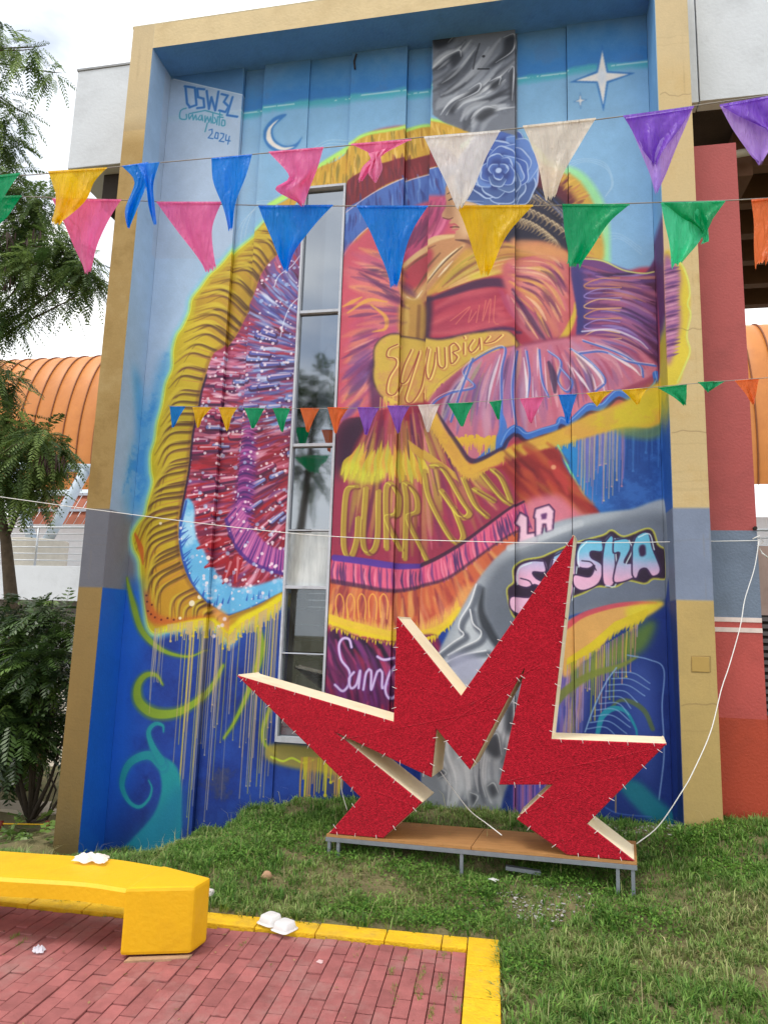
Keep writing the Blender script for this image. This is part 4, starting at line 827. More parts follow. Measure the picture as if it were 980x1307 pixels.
# ---------------------------------------------------------------- mural image and its materials
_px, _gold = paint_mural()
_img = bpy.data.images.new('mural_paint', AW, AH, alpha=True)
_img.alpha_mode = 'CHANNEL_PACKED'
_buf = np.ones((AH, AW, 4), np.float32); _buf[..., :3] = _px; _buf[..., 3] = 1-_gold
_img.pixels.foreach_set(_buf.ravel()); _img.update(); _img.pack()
def mural_material():
    m = bpy.data.materials.new('mural_paint'); m.use_nodes = True; n = m.node_tree.nodes; l = m.node_tree.links.new
    b = n['Principled BSDF']; t = n.new('ShaderNodeTexImage'); t.image = _img; t.interpolation = 'Cubic'; t.extension = 'EXTEND'
    l(t.outputs['Color'], b.inputs['Base Color'])
    inv = n.new('ShaderNodeMapRange'); inv.inputs['To Min'].default_value = .7; inv.inputs['To Max'].default_value = 0.; l(t.outputs['Alpha'], inv.inputs['Value']); l(inv.outputs['Result'], b.inputs['Metallic'])
    g = n.new('ShaderNodeNewGeometry')
    a = n.new('ShaderNodeTexNoise'); a.inputs['Scale'].default_value = 38; a.inputs['Detail'].default_value = 6; l(g.outputs['Position'], a.inputs['Vector'])
    a2 = n.new('ShaderNodeTexNoise'); a2.inputs['Scale'].default_value = 3; a2.inputs['Detail'].default_value = 5; l(g.outputs['Position'], a2.inputs['Vector'])
    ad = n.new('ShaderNodeMath'); ad.operation = 'MULTIPLY_ADD'; ad.inputs[1].default_value = 1.5; l(a2.outputs['Fac'], ad.inputs[0]); l(a.outputs['Fac'], ad.inputs[2])
    bp = n.new('ShaderNodeBump'); bp.inputs['Strength'].default_value = .2; bp.inputs['Distance'].default_value = .01; l(ad.outputs['Value'], bp.inputs['Height']); l(bp.outputs['Normal'], b.inputs['Normal'])
    r = n.new('ShaderNodeMapRange'); r.inputs['To Min'].default_value = .42; r.inputs['To Max'].default_value = .68; l(a2.outputs['Fac'], r.inputs['Value']); l(r.outputs['Result'], b.inputs['Roughness'])
    b.inputs['Specular IOR Level'].default_value = .35
    return m
M_MURAL = mural_material()
def mural_uv(o, side=0):
    """side 0: wall panel (all faces by x); -1 / +1: left / right pier (front by x, inner face by depth)"""
    me = o.data; uv = me.uv_layers.new(name='UVMap'); off = o.parent.location
    for p in me.polygons:
        for li in p.loop_indices:
            v = me.vertices[me.loops[li].vertex_index].co+off
            s_ = v.x
            if side < 0: s_ = XLI-DEP+v.y if p.normal.x > .5 else v.x-DEP
            if side > 0: s_ = XRI+DEP-v.y if p.normal.x < -.5 else v.x+DEP
            uv.data[li].uv = ((s_-S0)*PPM/AW, (v.z-ZBOT)*PPM/AH)
    return o
M_SOFFIT = mat('soffit_blue', (96, 150, 204), .7, .16, 3., .3, 30, dirt=(60, 96, 150), dscale=1.5)
M_GOLDEDGE = mat('beam_gold', (204, 182, 138), .65, .08, 5., .2, 30, dirt=(186, 162, 116), dscale=2., speck=(128, 104, 72))
M_CONC = mat('pale_concrete', (206, 211, 218), .85, .03, 2.5, .2, 25, dirt=(186, 190, 196), dscale=1.2)
M_DARK = mat('dark_underside', (46, 40, 36), .9, .25, 3.)
M_WHITE = mat('white_frame', (186, 190, 200), .45, .1, 5., dirt=(150, 152, 158), dscale=4.)
# ---------------------------------------------------------------- the mural building
bld = thing('mural_building', 'tall gold framed building bay covered by a colourful mural of a dancer', 'building', (-1.5, .2, 0))
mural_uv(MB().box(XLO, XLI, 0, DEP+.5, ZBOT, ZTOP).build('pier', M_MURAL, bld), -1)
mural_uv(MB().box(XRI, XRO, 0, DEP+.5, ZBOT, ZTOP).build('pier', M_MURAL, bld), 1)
bm_ = MB().box(XLI, XRI, 0, DEP+.5, ZBEAM, ZTOP)
beam = bm_.build('beam', [M_GOLDEDGE, M_SOFFIT], bld); beam.data.polygons[5].material_index = 1
beam['label'] = 'gold beam across the top with a blue underside'
box_part('coping', XLO-.02, XRO+.02, .01, DEP+.52, ZTOP, ZTOP+.03, mat('coping_concrete', (186, 172, 140), .9, .2, 6, .4), bld)
def wx(pts): return float(np.mean([on_y(x, y, DEP)[0] for x, y in pts]))
JX = [XLI, wx([(310, 89), (304, 196), (295, 324), (287, 460), (276, 670), (253, 955)]), wx([(338, 86), (326, 270), (308, 560)]), wx([(388, 240), (380, 398), (370, 567), (362, 750), (352, 945)]),
      wx([(440, 240), (435, 398), (429, 567), (424, 750)]), wx([(520, 62), (517, 173), (511, 368), (507, 577), (503, 726)]), wx([(552, 54), (547, 291), (541, 509), (538, 727)]),
      wx([(660, 56), (659, 316), (655, 552), (655, 707)]), wx([(726, 43), (727, 368), (727, 552), (728, 707)]), XRI]
OFF = [0, .06, .0, .02, -.015, .055, -.05, .012, -.02]
WZ1 = float(on_y(412, 238, DEP)[2]); WZ0 = float(on_y(380, 948, DEP)[2])
for i in range(9):
    x0, x1, yo = JX[i], JX[i+1], DEP+OFF[i]
    g_ = .003
    if i == 3:
        mural_uv(MB().box(x0, x1, yo, DEP+.3, WZ1, ZBEAM).build('wall_panel', M_MURAL, bld))
        mural_uv(MB().box(x0, x1, yo, DEP+.3, ZBOT, WZ0).build('wall_panel', M_MURAL, bld))
    else:
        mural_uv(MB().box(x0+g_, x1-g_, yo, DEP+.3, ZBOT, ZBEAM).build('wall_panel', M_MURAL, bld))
# window strip
M_PANE = {}
def glass(name, tint, refl, rough=.02, alpha=.0):
    m = bpy.data.materials.new(name); m.use_nodes = True; n = m.node_tree.nodes; l = m.node_tree.links.new
    n.remove(n['Principled BSDF'])
    gl = n.new('ShaderNodeBsdfGlossy'); gl.inputs['Roughness'].default_value = rough; gl.inputs['Color'].default_value = (.78, .84, .92, 1)
    tr = n.new('ShaderNodeBsdfTransparent'); tr.inputs['Color'].default_value = (*tint, 1)
    df = n.new('ShaderNodeBsdfDiffuse'); df.inputs['Color'].default_value = (.62, .64, .62, 1)
    nz = n.new('ShaderNodeTexNoise'); nz.inputs['Scale'].default_value = 5; nz.inputs['Detail'].default_value = 8
    t = n.new('ShaderNodeTexCoord'); mpn = n.new('ShaderNodeMapping'); mpn.inputs['Scale'].default_value = (3, 1, .6); l(t.outputs['Object'], mpn.inputs['Vector']); l(mpn.outputs['Vector'], nz.inputs['Vector'])
    mr = n.new('ShaderNodeMapRange'); mr.inputs['From Min'].default_value = .35; mr.inputs['From Max'].default_value = .75; mr.inputs['To Min'].default_value = alpha*.5; mr.inputs['To Max'].default_value = min(1, alpha*1.3+.03); l(nz.outputs['Fac'], mr.inputs['Value'])
    a = n.new('ShaderNodeMixShader'); l(mr.outputs['Result'], a.inputs[0]); l(tr.outputs[0], a.inputs[1]); l(df.outputs[0], a.inputs[2])
    b = n.new('ShaderNodeMixShader'); b.inputs[0].default_value = refl; l(a.outputs[0], b.inputs[1]); l(gl.outputs[0], b.inputs[2])
    l(b.outputs[0], n['Material Output'].inputs['Surface']); return m
G_REFL = glass('window_glass_reflective', (.16, .18, .2), .33, .04)
G_CLEAR = glass('window_glass_clear', (.7, .74, .74), .1, .02, .03)
G_DUSTY = glass('window_glass_dusty', (.5, .52, .5), .12, .05, .95)
WX0, WX1 = JX[3]+.005, JX[4]-.005
for a_, b_ in ((XLI, JX[3]), (JX[4], XRI)): box_part('backing_wall', a_, b_, DEP+.302, DEP+.42, ZBOT, ZBEAM, M_DARK, bld)
win = MB().box(WX0, WX0+.026, DEP-.03, DEP+.1, WZ0, WZ1).box(WX1-.026, WX1, DEP-.03, DEP+.1, WZ0, WZ1).box(WX0+.026, WX1-.026, DEP-.03, DEP+.1, WZ1-.03, WZ1).box(WX0+.026, WX1-.026, DEP-.035, DEP+.1, WZ0, WZ0+.06).build('window', M_WHITE, bld)
zr = [WZ1-.03]+[float(on_y(405, y, DEP)[2]) for y in (398, 568, 677, 750, 835)]+[WZ0+.06]
for k, z in enumerate(zr[1:-1]):
    h_ = .017 if k != 2 and k != 4 else .006
    box_part('window_bar', WX0+.026, WX1-.026, DEP-.02, DEP+.08, z-h_, z+h_, M_WHITE, win)
for k in range(len(zr)-1):
    box_part('pane', WX0+.027, WX1-.027, DEP+.03, DEP+.036, zr[k+1]+(.018 if k < 5 else 0), zr[k]-.018, [G_REFL, G_REFL, G_REFL, G_DUSTY, G_CLEAR, G_CLEAR][k], win)
# room behind the lower panes
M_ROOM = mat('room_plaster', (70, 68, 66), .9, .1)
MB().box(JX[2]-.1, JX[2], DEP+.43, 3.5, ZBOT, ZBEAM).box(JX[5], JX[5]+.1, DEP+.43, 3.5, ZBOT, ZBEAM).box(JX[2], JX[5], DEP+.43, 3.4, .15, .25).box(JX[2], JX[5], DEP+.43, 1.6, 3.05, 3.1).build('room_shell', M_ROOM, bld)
M_WB = mat('whitewashed_brick', (196, 192, 186), .85, .1, 8, .2, rnd=0)
_w = MB()
for r_ in range(17):
    for k in range(10):
        x0 = JX[2]+k*.24+(r_ % 2)*.12-.1; z0 = 1.35+r_*.1; j_ = RND.uniform(0, .012)
        _w.box(x0, x0+.23, 2.9-j_, 2.95, z0, z0+.092)
_w = _w.build('inner_brickwork', M_WB, bld); _w['kind'] = 'stuff'
# ---------------------------------------------------------------- interior clutter seen through the lower panes
def inside(name, label, cat, x0, x1, y0, y1, z0, z1, rgb, rows):
    t = thing(name, label, cat, ((x0+x1)/2, (y0+y1)/2, z0)); m = mat(name+'_paint', rgb, .6, .2, 9)
    dz = (z1-z0)/rows
    for k in range(rows): box_part('board', x0+.01*(k % 2), x1-.012*(k % 2), y0, y1, z0+k*dz+.012, z0+(k+1)*dz-.006, m, t, .004)
    for x in (x0+.02, x1-.05): box_part('post', x, x+.03, y0+.03, y1-.03, z0, z1, m, t)
    return t
_q = on_y(393, 790, 2.2)
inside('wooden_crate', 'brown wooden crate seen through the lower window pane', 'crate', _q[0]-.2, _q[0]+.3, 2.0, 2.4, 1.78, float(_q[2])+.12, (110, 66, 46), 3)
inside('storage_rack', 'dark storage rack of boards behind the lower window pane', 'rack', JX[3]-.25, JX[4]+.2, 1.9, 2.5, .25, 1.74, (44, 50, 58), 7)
# louvre at the window foot
for k in range(4):
    box_part('louvre_slat', WX0+.05, WX1-.05, DEP+.05, DEP+.075, WZ0+.07+k*.085, WZ0+.145+k*.085, M_WHITE, win)
# small bracket and cable stub on the wall top, hatch cover on the pier
MB().tube([on_y(455, 69, DEP-.03), on_y(452, 78, DEP-.03), on_y(453, 88, DEP-.03)], .012, 6).build('cable_stub', M_DARK, bld)
_a = on_y(882, 838, 0); _b = on_y(905, 858, 0)
box_part('hatch_cover', float(_a[0]), float(_b[0]), -.006, .0, float(_b[2]), float(_a[2]), mat('hatch_gold', (178, 148, 84), .55, .08, 6, metal=.3), bld, .003)
# ---------------------------------------------------------------- neighbouring structures
def vx(px, py, Y): return float(on_y(px, py, Y)[0])
def vz(px, py, Y): return float(on_y(px, py, Y)[2])
# grey concrete block behind the left pier
blk = thing('concrete_block', 'pale grey concrete block jutting out behind the top of the left gold pier', 'concrete block', (-5.4, 1.2, 7))
x0 = vx(88, 200, .9); z1 = vz(110, 90, .9); z0 = vz(100, 214, .9)
box_part('block_face', x0, XLO+.4, .9, 3.2, z0, z1, M_CONC, blk, .012)
box_part('capping', x0-.01, XLO+.4, .885, 3.2, z1, z1+.03, mat('capping_grey', (150, 152, 156), .9, .2, 6), blk)
box_part('soffit_beam', x0+.45, XLO+.4, 1.1, 3.0, z0-.5, z0-.005, M_DARK, blk)
# grey roof fascia to the right, its dark ceiling, beams and pipe
fas = thing('roof_fascia', 'pale grey roof fascia above the red column on the right', 'fascia', (3.2, .8, 7))
zb_ = vz(930, 126, .45); zt_ = zb_+3.0
xj = vx(889, 60, .45)
box_part('fascia_panel', XRO+.02, xj-.008, .45, .62, zb_, zt_, M_CONC, fas, .004)
box_part('fascia_panel', xj+.008, xj+2.6, .45, .62, zb_+.01, zt_, M_CONC, fas, .004)
box_part('fascia_panel', xj+2.62, xj+5.2, .45, .62, zb_, zt_, M_CONC, fas, .004)
M_BROWN = mat('brown_ceiling', (66, 52, 44), .9, .3, 4., .3)
box_part('ceiling', XRO+.02, 8, .62, 6., zb_+.25, zb_+.35, M_BROWN, fas)
for k in range(6):
    yb = 1.5+k*.8
    box_part('ceiling_beam', 2.6, 8, yb, yb+.16, zb_-.15, zb_+.25, mat('brown_beam', (104, 74, 56), .85, .2, 5.), fas)
MB().box(2.55, 2.75, 1.3, 6, zb_-.4, zb_+.2).build('edge_beam', mat('brown_beam', (104, 74, 56)), fas)
_p = [on_y(880, 207, .9), on_y(965, 192, 1.1)]; MB().tube(_p, .045, 10).build('pipe', mat('pale_pipe', (176, 166, 150), .6, .1), fas, True)
# red column
red = thing('red_column', 'wide salmon red column with a grey band right of the gold pier', 'column', (2.2, .5, 0))
RX0, RX1 = XRO+.012, vx(966, 690, .3)
zz_ = [ZBOT, vz(945, 917, .3), vz(940, 790, .3), vz(935, 677, .3), vz(905, 185, .3)]
for k, (rgb, nm) in enumerate((((172, 66, 42), 'column_base'), ((184, 80, 74), 'column_shaft'), ((110, 124, 144), 'column_band'), ((168, 78, 76), 'column_shaft'))):
    box_part(nm, RX0, RX1, .3, 1.0, zz_[k], zz_[k+1], mat(nm+str(k), rgb, .6, .06, 2.5, .25, 40, dirt=tuple(int(v*.86) for v in rgb), dscale=1.6), red)
for y in (791, 804):
    z = vz(940, y, .3); box_part('stripe', RX0, RX1, .294, .3, z-.022, z+.022, mat('stripe_white', (222, 206, 200), .7, .15, 9), red)
MB().tube([(RX1-.02, .27, zz_[3]+.02), (RX1-.02, .3, zz_[3]+.02)], .02, 6).build('hook', M_DARK, red)
# low red wall going on to the right and a louvred screen beyond
rw = thing('red_wall', 'low orange red wall at the right edge behind the grass', 'wall', (3.4, .6, 0))
box_part('wall_face', RX1+.003, 8, .4, .7, ZBOT, zz_[1], mat('column_base0', (176, 72, 46)), rw)
bw = thing('beige_wall', 'beige wall with a dark louvre panel at the right edge', 'wall', (3.6, 1, 1))
box_part('wall_face', RX1+.003, 8, .75, 1.0, zz_[1], zz_[3]-.1, mat('beige_plaster', (176, 152, 142), .85, .1, 3, dirt=(140, 110, 100)), bw)
lv0, lv1 = vx(970, 780, .7), 8; lz1, lz0 = vz(972, 785, .7), vz(976, 915, .7)
box_part('louvre_back', lv0, lv1, .735, .748, lz0, lz1, M_DARK, bw)
for k in range(14):
    z = lz0+(lz1-lz0)*k/14; box_part('louvre_slat', lv0, lv1, .70, .73, z+.01, z+.05, mat('louvre_grey', (96, 92, 92), .6, .1), bw)
# ---------------------------------------------------------------- orange barrel-vaulted hall
YE = 14.0
def slope(px, py): d = ray(px, py); return d[2]/d[1]
KY = .5                                             # the vault is taller than it is deep
t1 = math.atan(slope(100, 456)*KY); te = slope(100, 572)*KY
dd = (YE-CAM[1])/KY
rad = dd*(math.sin(t1)-te*math.cos(t1))/(1-math.sin(t1)); zc = CAM[2]+dd*te; yc = YE+rad*KY; dd = YE-CAM[1]
hall = thing('barrel_vault_hall', 'large hall with a ribbed orange barrel vault roof behind the mural building', 'hall', (0, yc, 0))
M_OR = mat('orange_sheet', (196, 122, 54), .5, .07, 2., .0, 30, rnd=.06, spec=.5, dirt=(178, 104, 44), dscale=.8)
M_SEAM = mat('orange_seam', (120, 66, 34), .6, .1)
PWD = .6
def arc_strip(w, r, a0, a1, n, th=.03):
    mb = MB(); V = []; F = []
    for i in range(n+1):
        a = a0+(a1-a0)*i/n
        for x, rr in ((0, r-.02), (.02, r), (w/2, r+th*.4), (w-.02, r), (w, r-.02)): V.append((x, -rr*KY*math.cos(a), rr*math.sin(a)))
    for i in range(n):
        for k in range(4): F.append((i*5+k, i*5+k+1, (i+1)*5+k+1, (i+1)*5+k))
    mb.add(V, F); return mb
a_low = math.asin(max(-.95, (vz(100, 626, YE+.3)-zc)/rad)); proto_me = None
for k in range(-58, 38):
    x = k*PWD
    pxl = (x-CAM[0])/(dd)
    if -.42 < pxl < .22: continue                       # hidden behind the mural building
    if proto_me is None:
        o = arc_strip(PWD-.012, rad, a_low, math.radians(100), 22).build('roof_panel', M_OR, None, True); proto_me = o.data; o.parent = hall
    else: o = link('roof_panel', proto_me, None, hall)
    o.location = (x, 0, zc)
_s = MB()
for k in range(-58, 39):
    x = k*PWD-.006; n = 22; V = []; F = []
    for i in range(n+1):
        a = a_low+(math.radians(100)-a_low)*i/n
        for xx, rr in ((x-.018, rad-.03), (x-.018, rad+.05), (x+.018, rad+.05), (x+.018, rad-.03)): V.append((xx, yc-rr*KY*math.cos(a), zc+rr*math.sin(a)))
    for i in range(n):
        for j in range(3): F.append((i*4+j, i*4+j+1, (i+1)*4+j+1, (i+1)*4+j))
    _s.add(V, F)
_s = _s.build('standing_seams', M_SEAM, hall); _s['kind'] = 'stuff'
# wall under the vault
M_HW = mat('hall_wall', (210, 212, 214), .8, .05)
box_part('rear_wall', -36, 24, yc+.2, yc+.4, 0, zc-rad*.5, M_HW, hall)
for k in range(9): MB().tube([(-34+k*7, yc, 0), (-34+k*7, yc, zc+rad*.3)], .16, 10).build('column', M_HW, hall, True)
# terrace with railing
YT = 9.4
ter = thing('terrace', 'raised concrete terrace with its pale edge behind the leafy shrub on the left', 'terrace', (-10, YT, 0))
TZ1, TZ0 = vz(50, 722, YT), vz(50, 766, YT)
box_part('slab', -24, -4.0, YT, YT+5.5, TZ0, TZ1, M_CONC, ter, .01)
box_part('slab_underside_beam', -24, -4.0, YT+.3, YT+.7, TZ0-.55, TZ0, mat('terrace_beam', (96, 92, 88), .9, .2), ter)
for xx in (-13.5, -9.3, -5.6): box_part('support_pillar', xx, xx+.35, YT+.3, YT+.65, ZBOT, TZ0-.5, mat('terrace_pillar', (150, 62, 52), .7, .1), ter)
ter2 = thing('terrace', 'short raised concrete terrace end just right of the red column', 'terrace', (6, YT, 0))
box_part('slab', 4.2, 14, YT, YT+5.5, TZ0, TZ1, M_CONC, ter2, .01)
M_RAIL = mat('steel_rail', (176, 180, 184), .35, .06, metal=.5)
def railing(xa, xb, label):
    t = thing('railing', label, 'railing', ((xa+xb)/2, YT+.15, TZ1), 'terrace railings')
    H = 1.05; n = max(1, int(round((xb-xa)/1.9)))
    for k in range(n+1):
        x = xa+(xb-xa)*k/n; MB().tube([(x, YT+.15, TZ1), (x, YT+.15, TZ1+H)], .03, 8).build('rail_post', M_RAIL, t, True)
    for k in range(6): MB().tube([(xa, YT+.15, TZ1+.16+k*.176), (xb, YT+.15, TZ1+.16+k*.176)], .034 if k == 5 else .017, 6).build('rail_bar', M_RAIL, t, True)
xpost = vx(47, 700, YT+.15)
railing(xpost-1.9*7, xpost+1.9*3, 'grey steel bar railing on the terrace left of the gold pier')
railing(4.3, 14, 'grey steel bar railing beside the red column at the right edge')
# steel V struts on a concrete drum
YS = YT+1.6
strut = thing('steel_strut', 'pale blue steel V strut rising from a concrete drum behind the railing', 'strut', (vx(50, 700, YS), YS, TZ1))
M_STR = mat('strut_paint', (178, 192, 206), .45, .06)
bx_, bz_ = vx(50, 700, YS), vz(50, 690, YS)
r_ = (vx(82, 705, YS)-vx(20, 705, YS))/2
mb = MB(); n = 28
for k, (rr, z) in enumerate(((r_, TZ1), (r_, bz_-.03), (r_-.03, bz_), (0.02, bz_))):
    mb.v += [(bx_+rr*math.cos(2*math.pi*i/n), YS+rr*math.sin(2*math.pi*i/n), z) for i in range(n)]
for k in range(3): mb.f += [(k*n+i, k*n+(i+1) % n, (k+1)*n+(i+1) % n, (k+1)*n+i) for i in range(n)]
mb.mi = [0]*len(mb.f)
mb.build('concrete_drum', mat('drum_concrete', (178, 172, 160), .9, .12, 4), strut)
tA, tB = on_y(110, 600, YS), on_y(12, 585, YS)
MB().tube([on_y(60, 692, YS), tA], .15, 14).build('diagonal_tube', M_STR, strut, True)
MB().tube([on_y(42, 692, YS), tB], .15, 14).build('diagonal_tube', M_STR, strut, True)
MB().tube([on_y(-90, 590, YS), on_y(62, 596, YS), on_y(125, 598, YS)], .13, 12).build('horizontal_tube', M_STR, strut, True)
MB().box(float(bx_)-.2, float(bx_)+.25, YS-.15, YS+.15, float(bz_), float(bz_)+.06).build('base_plate', M_STR, strut, bevel=.01)
# low tiled canopy under the vault
can = thing('low_canopy', 'small brick red ribbed canopy with white edge beams under the orange vault', 'canopy', (vx(80, 650, YS+1), YS+1, 5))
cx0, cx1 = vx(52, 650, YS+1), vx(135, 650, YS+1); cz1, cz0 = vz(80, 632, YS+1), vz(80, 672, YS+1)
mr_ = mat('canopy_red', (164, 92, 66), .6, .12, 5)
for k in range(8):
    a = cx0+(cx1-cx0)*k/8; b = cx0+(cx1-cx0)*(k+1)/8
    MB().prism([(a+.02, YS+1, cz1), (b-.01, YS+1, cz1), (b-.15, YS+.5, cz0), (a-.12, YS+.5, cz0)], (0, .05, .05)).build('canopy_panel', mr_, can)
for t_ in (0, .55): MB().box(cx0-.05-.1*t_, cx1, YS+.9-.5*t_, YS+.98-.5*t_, cz1-(cz1-cz0)*t_-.03, cz1-(cz1-cz0)*t_+.05).build('edge_beam', M_WHITE, can)
MB().tube([(cx0-.03, YS+.85, cz1+.05), (cx0-.18, YS+.45, cz0+.02)], .09, 8).build('edge_beam', M_WHITE, can)
# ---------------------------------------------------------------- ground
_cp = np.array([(-3.5, .1, -.29), (-3.02, .3, -.27), (-2.8, .3, -.18), (-2.55, .3, -.02), (-2.05, .35, .19), (-1.68, .37, .28), (-1.4, .37, .30), (-.8, .37, .31), (-.15, .37, .29), (.2, .37, .30), (.7, .3, .3), (1.06, .37, .3), (1.11, 0, .36), (1.37, 0, .41), (1.7, .1, .42), (2.6, 0, .45),
    (-3.6, -.7, -.12), (-3.1, -.6, -.1), (-2.7, -.6, -.05), (-2.3, -.5, .08), (-1.9, -.45, .17), (-1.25, -.55, .13), (-.3, -.68, .12), (.65, -.82, .14), (-1.2, -.2, .26), (-.3, -.25, .25), (.6, -.3, .25), (1.3, -.7, .28), (2.2, -.8, .32),
    (-4, -1.2, -.02), (-3.2, -1.22, .0), (-2.3, -1.2, .0), (-1.25, -1.17, .01), (-.5, -1.12, .02), (-.05, -1.2, .02), (.05, -1.7, 0), (.05, -2.4, -.01), (.1, -3.2, -.02), (.6, -1.5, .07), (1.2, -1.5, .12), (2, -1.6, .14), (.8, -2.4, .02), (1.8, -2.6, .04), (1., -3.4, 0), (3, -2, .15), (3, -3.5, .02), (1., -5, 0), (3, -6, 0), (4, -.5, .4), (-5, -.5, -.2), (-5, .5, -.35), (-5, -1.3, -.02)])*1.3
def G(x, y):
    x = np.asarray(x, float); y = np.asarray(y, float)
    w = 1/((x[..., None]-_cp[:, 0])**2+(y[..., None]-_cp[:, 1])**2+.006)**1.9
    z = (w*_cp[:, 2]).sum(-1)/w.sum(-1)
    far = np.clip((np.maximum(np.abs(x)-6, np.maximum(y-1.2, -y-9))/3.), 0, 1)
    return z*(1-far)+np.where(y > 0, -.36, -.02)*far
# brick path frame: corner O, U to the left along the kerb, V towards the viewer
PO = np.array([-.157, -1.647]); PU = -np.array([math.cos(.0384), math.sin(.0384)]); PV = np.array([.0384, -.9993])
def puv(x, y): d = np.stack([np.asarray(x)-PO[0], np.asarray(y)-PO[1]], -1); return d@PU, d@PV
def pxy(u, v): p = PO+PU*u+PV*v; return float(p[0]), float(p[1])
def lawn_noise(x, y): return np.sin(x*2.1+1.3*np.sin(y*1.7))*np.cos(y*2.6+.8*np.sin(x*1.3))+.6*np.sin(x*5.3+y*3.1)*np.cos(y*4.7-x*2.2)
gx = np.concatenate([np.array([-160, -70, -30, -16, -10, -7.5]), np.arange(-6.5, 6.5, .09), np.array([7.5, 10, 16, 30, 70, 160])])
gy = np.concatenate([np.array([-120, -50, -22, -14, -10.5]), np.arange(-9, 1.4, .09), np.array([2, 3, 5, 8, 12, 20, 40, 80, 180])])
X, Y = np.meshgrid(gx, gy); Z = G(X, Y)
u, v = puv(X, Y); Z = Z+.012*lawn_noise(X*3, Y*3)*(np.abs(X) < 6.5)
inside_path = (u > .02) & (v > .02); Z = np.where(inside_path, -.16, Z)
nx, ny = len(gx), len(gy)
me = bpy.data.meshes.new('ground')
idx = np.arange(nx*ny).reshape(ny, nx)
F = np.stack([idx[:-1, :-1], idx[:-1, 1:], idx[1:, 1:], idx[1:, :-1]], -1).reshape(-1, 4)
me.from_pydata(np.stack([X, Y, Z], -1).reshape(-1, 3).tolist(), [], F.tolist()); me.update()
me.polygons.foreach_set('use_smooth', [True]*len(me.polygons))
M_SOIL = mat('soil', (112, 104, 72), .95, .3, 5., .9, 60, dirt=(84, 100, 50), dscale=3.)
setting(link('ground', me, M_SOIL))
# pale paving beyond the left pier
pv = MB().box(-30, -5.3, 1.6, 9.2, -.5, -.345).build('pavement', mat('pale_paving', (190, 178, 160), .85, .1, 4, .2)); setting(pv)
# ---------------------------------------------------------------- brick path and kerb
PUL, PVL = 5.6, 7.0
path = setting(MB().prism([(*pxy(.2, .18), -.055), (*pxy(PUL, .18), -.055), (*pxy(PUL, PVL), -.055), (*pxy(.2, PVL), -.055)], (0, 0, -.1)).build('path', mat('joint_sand', (126, 82, 78), .95, .3, 20, .5)))
M_BRICK = mat('paver_red', (158, 94, 92), .92, .22, 7., .6, 120, rnd=.15, dirt=(170, 136, 130), dscale=1.7, world=True, speck=(120, 78, 72))
BW, BL = .1, .2
def paver(w, l):
    mb = MB().box(-w/2, w/2, -l/2, l/2, -.05, 0); return mb
_bme = None; far_b = MB(); nb = 0
for i in range(int((PUL-.22)/BW)):
    for j in range(-1, int((PVL-.2)/BL)):
        u_ = .225+BW*(i+.5); v0 = .195+BL*(j+.5*(i % 2)); v1 = v0+BL
        if v1 <= .2: continue
        clipd = v0 < .19
        v0 = max(v0, .19)
        x, y = pxy(u_, (v0+v1)/2)
        d = np.array([x, y, 0])-CAM; dep = d@_F; sx, sy = 490+CAM_F*(d@CR)/dep, 653.5-CAM_F*(d@CU)/dep
        dz = RND.uniform(-.006, .005)
        if -25 < sx < 1000 and sy < 1330 and nb < 300:
            L_ = v1-v0
            if clipd or _bme is None:
                o = paver(BW-.0055, L_-.0055).build('brick', M_BRICK, path, bevel=.004)
                if not clipd: _bme = o.data
            else: o = link('brick', _bme, None, path)
            o.location = (x, y, dz); o.rotation_euler = (RND.uniform(-.012, .012), RND.uniform(-.012, .012), .0384+RND.uniform(-.012, .012)); nb += 1
        else:
            c_ = [pxy(u_+a*(BW-.0055)/2, (v0+v1)/2+b*(v1-v0-.0055)/2) for a, b in ((-1, -1), (1, -1), (1, 1), (-1, 1))]
            far_b.prism([(*p, dz) for p in c_], (0, 0, -.05))
if far_b.v:
    o = far_b.build('brick', M_BRICK, path); o['kind'] = 'stuff'
M_YK = mat('kerb_yellow', (224, 180, 26), .8, .14, 9., .6, 50, dirt=(188, 152, 60), dscale=3.6, speck=(150, 132, 96))
kerb = setting(MB().prism([(*pxy(.0, -.0), -.03), (*pxy(PUL, -.0), -.03), (*pxy(PUL, .17), -.03), (*pxy(.01, .17), -.03)], (0, 0, -.12)).build('kerb', mat('kerb_bed', (150, 130, 100), .95)))
def kstone(u0, u1, v0, v1):
    h = .028+RND.uniform(-.004, .004)
    MB().prism([(*pxy(u0, v0), h), (*pxy(u1, v0), h), (*pxy(u1, v1), h), (*pxy(u0, v1), h)], (0, 0, -.13)).build('kerb_stone', M_YK, kerb, bevel=.008)
us = [.005, .222, .40, .8, 1.3, 1.75, 2.2, 2.65, 3.1, 3.55, 4., 4.5, 5., 5.6]
for a, b in zip(us[1:-1], us[2:]): kstone(a+.003, b-.003, 0, .185)
vs_ = [0, .42, .84, 1.26, 1.68, 2.1, 2.6, 3.1, 3.6, 4.2, 4.8, 5.4, 6.2, 7.]
for a, b in zip(vs_[:-1], vs_[1:]): kstone(0, .218, a+.003, b-.003)
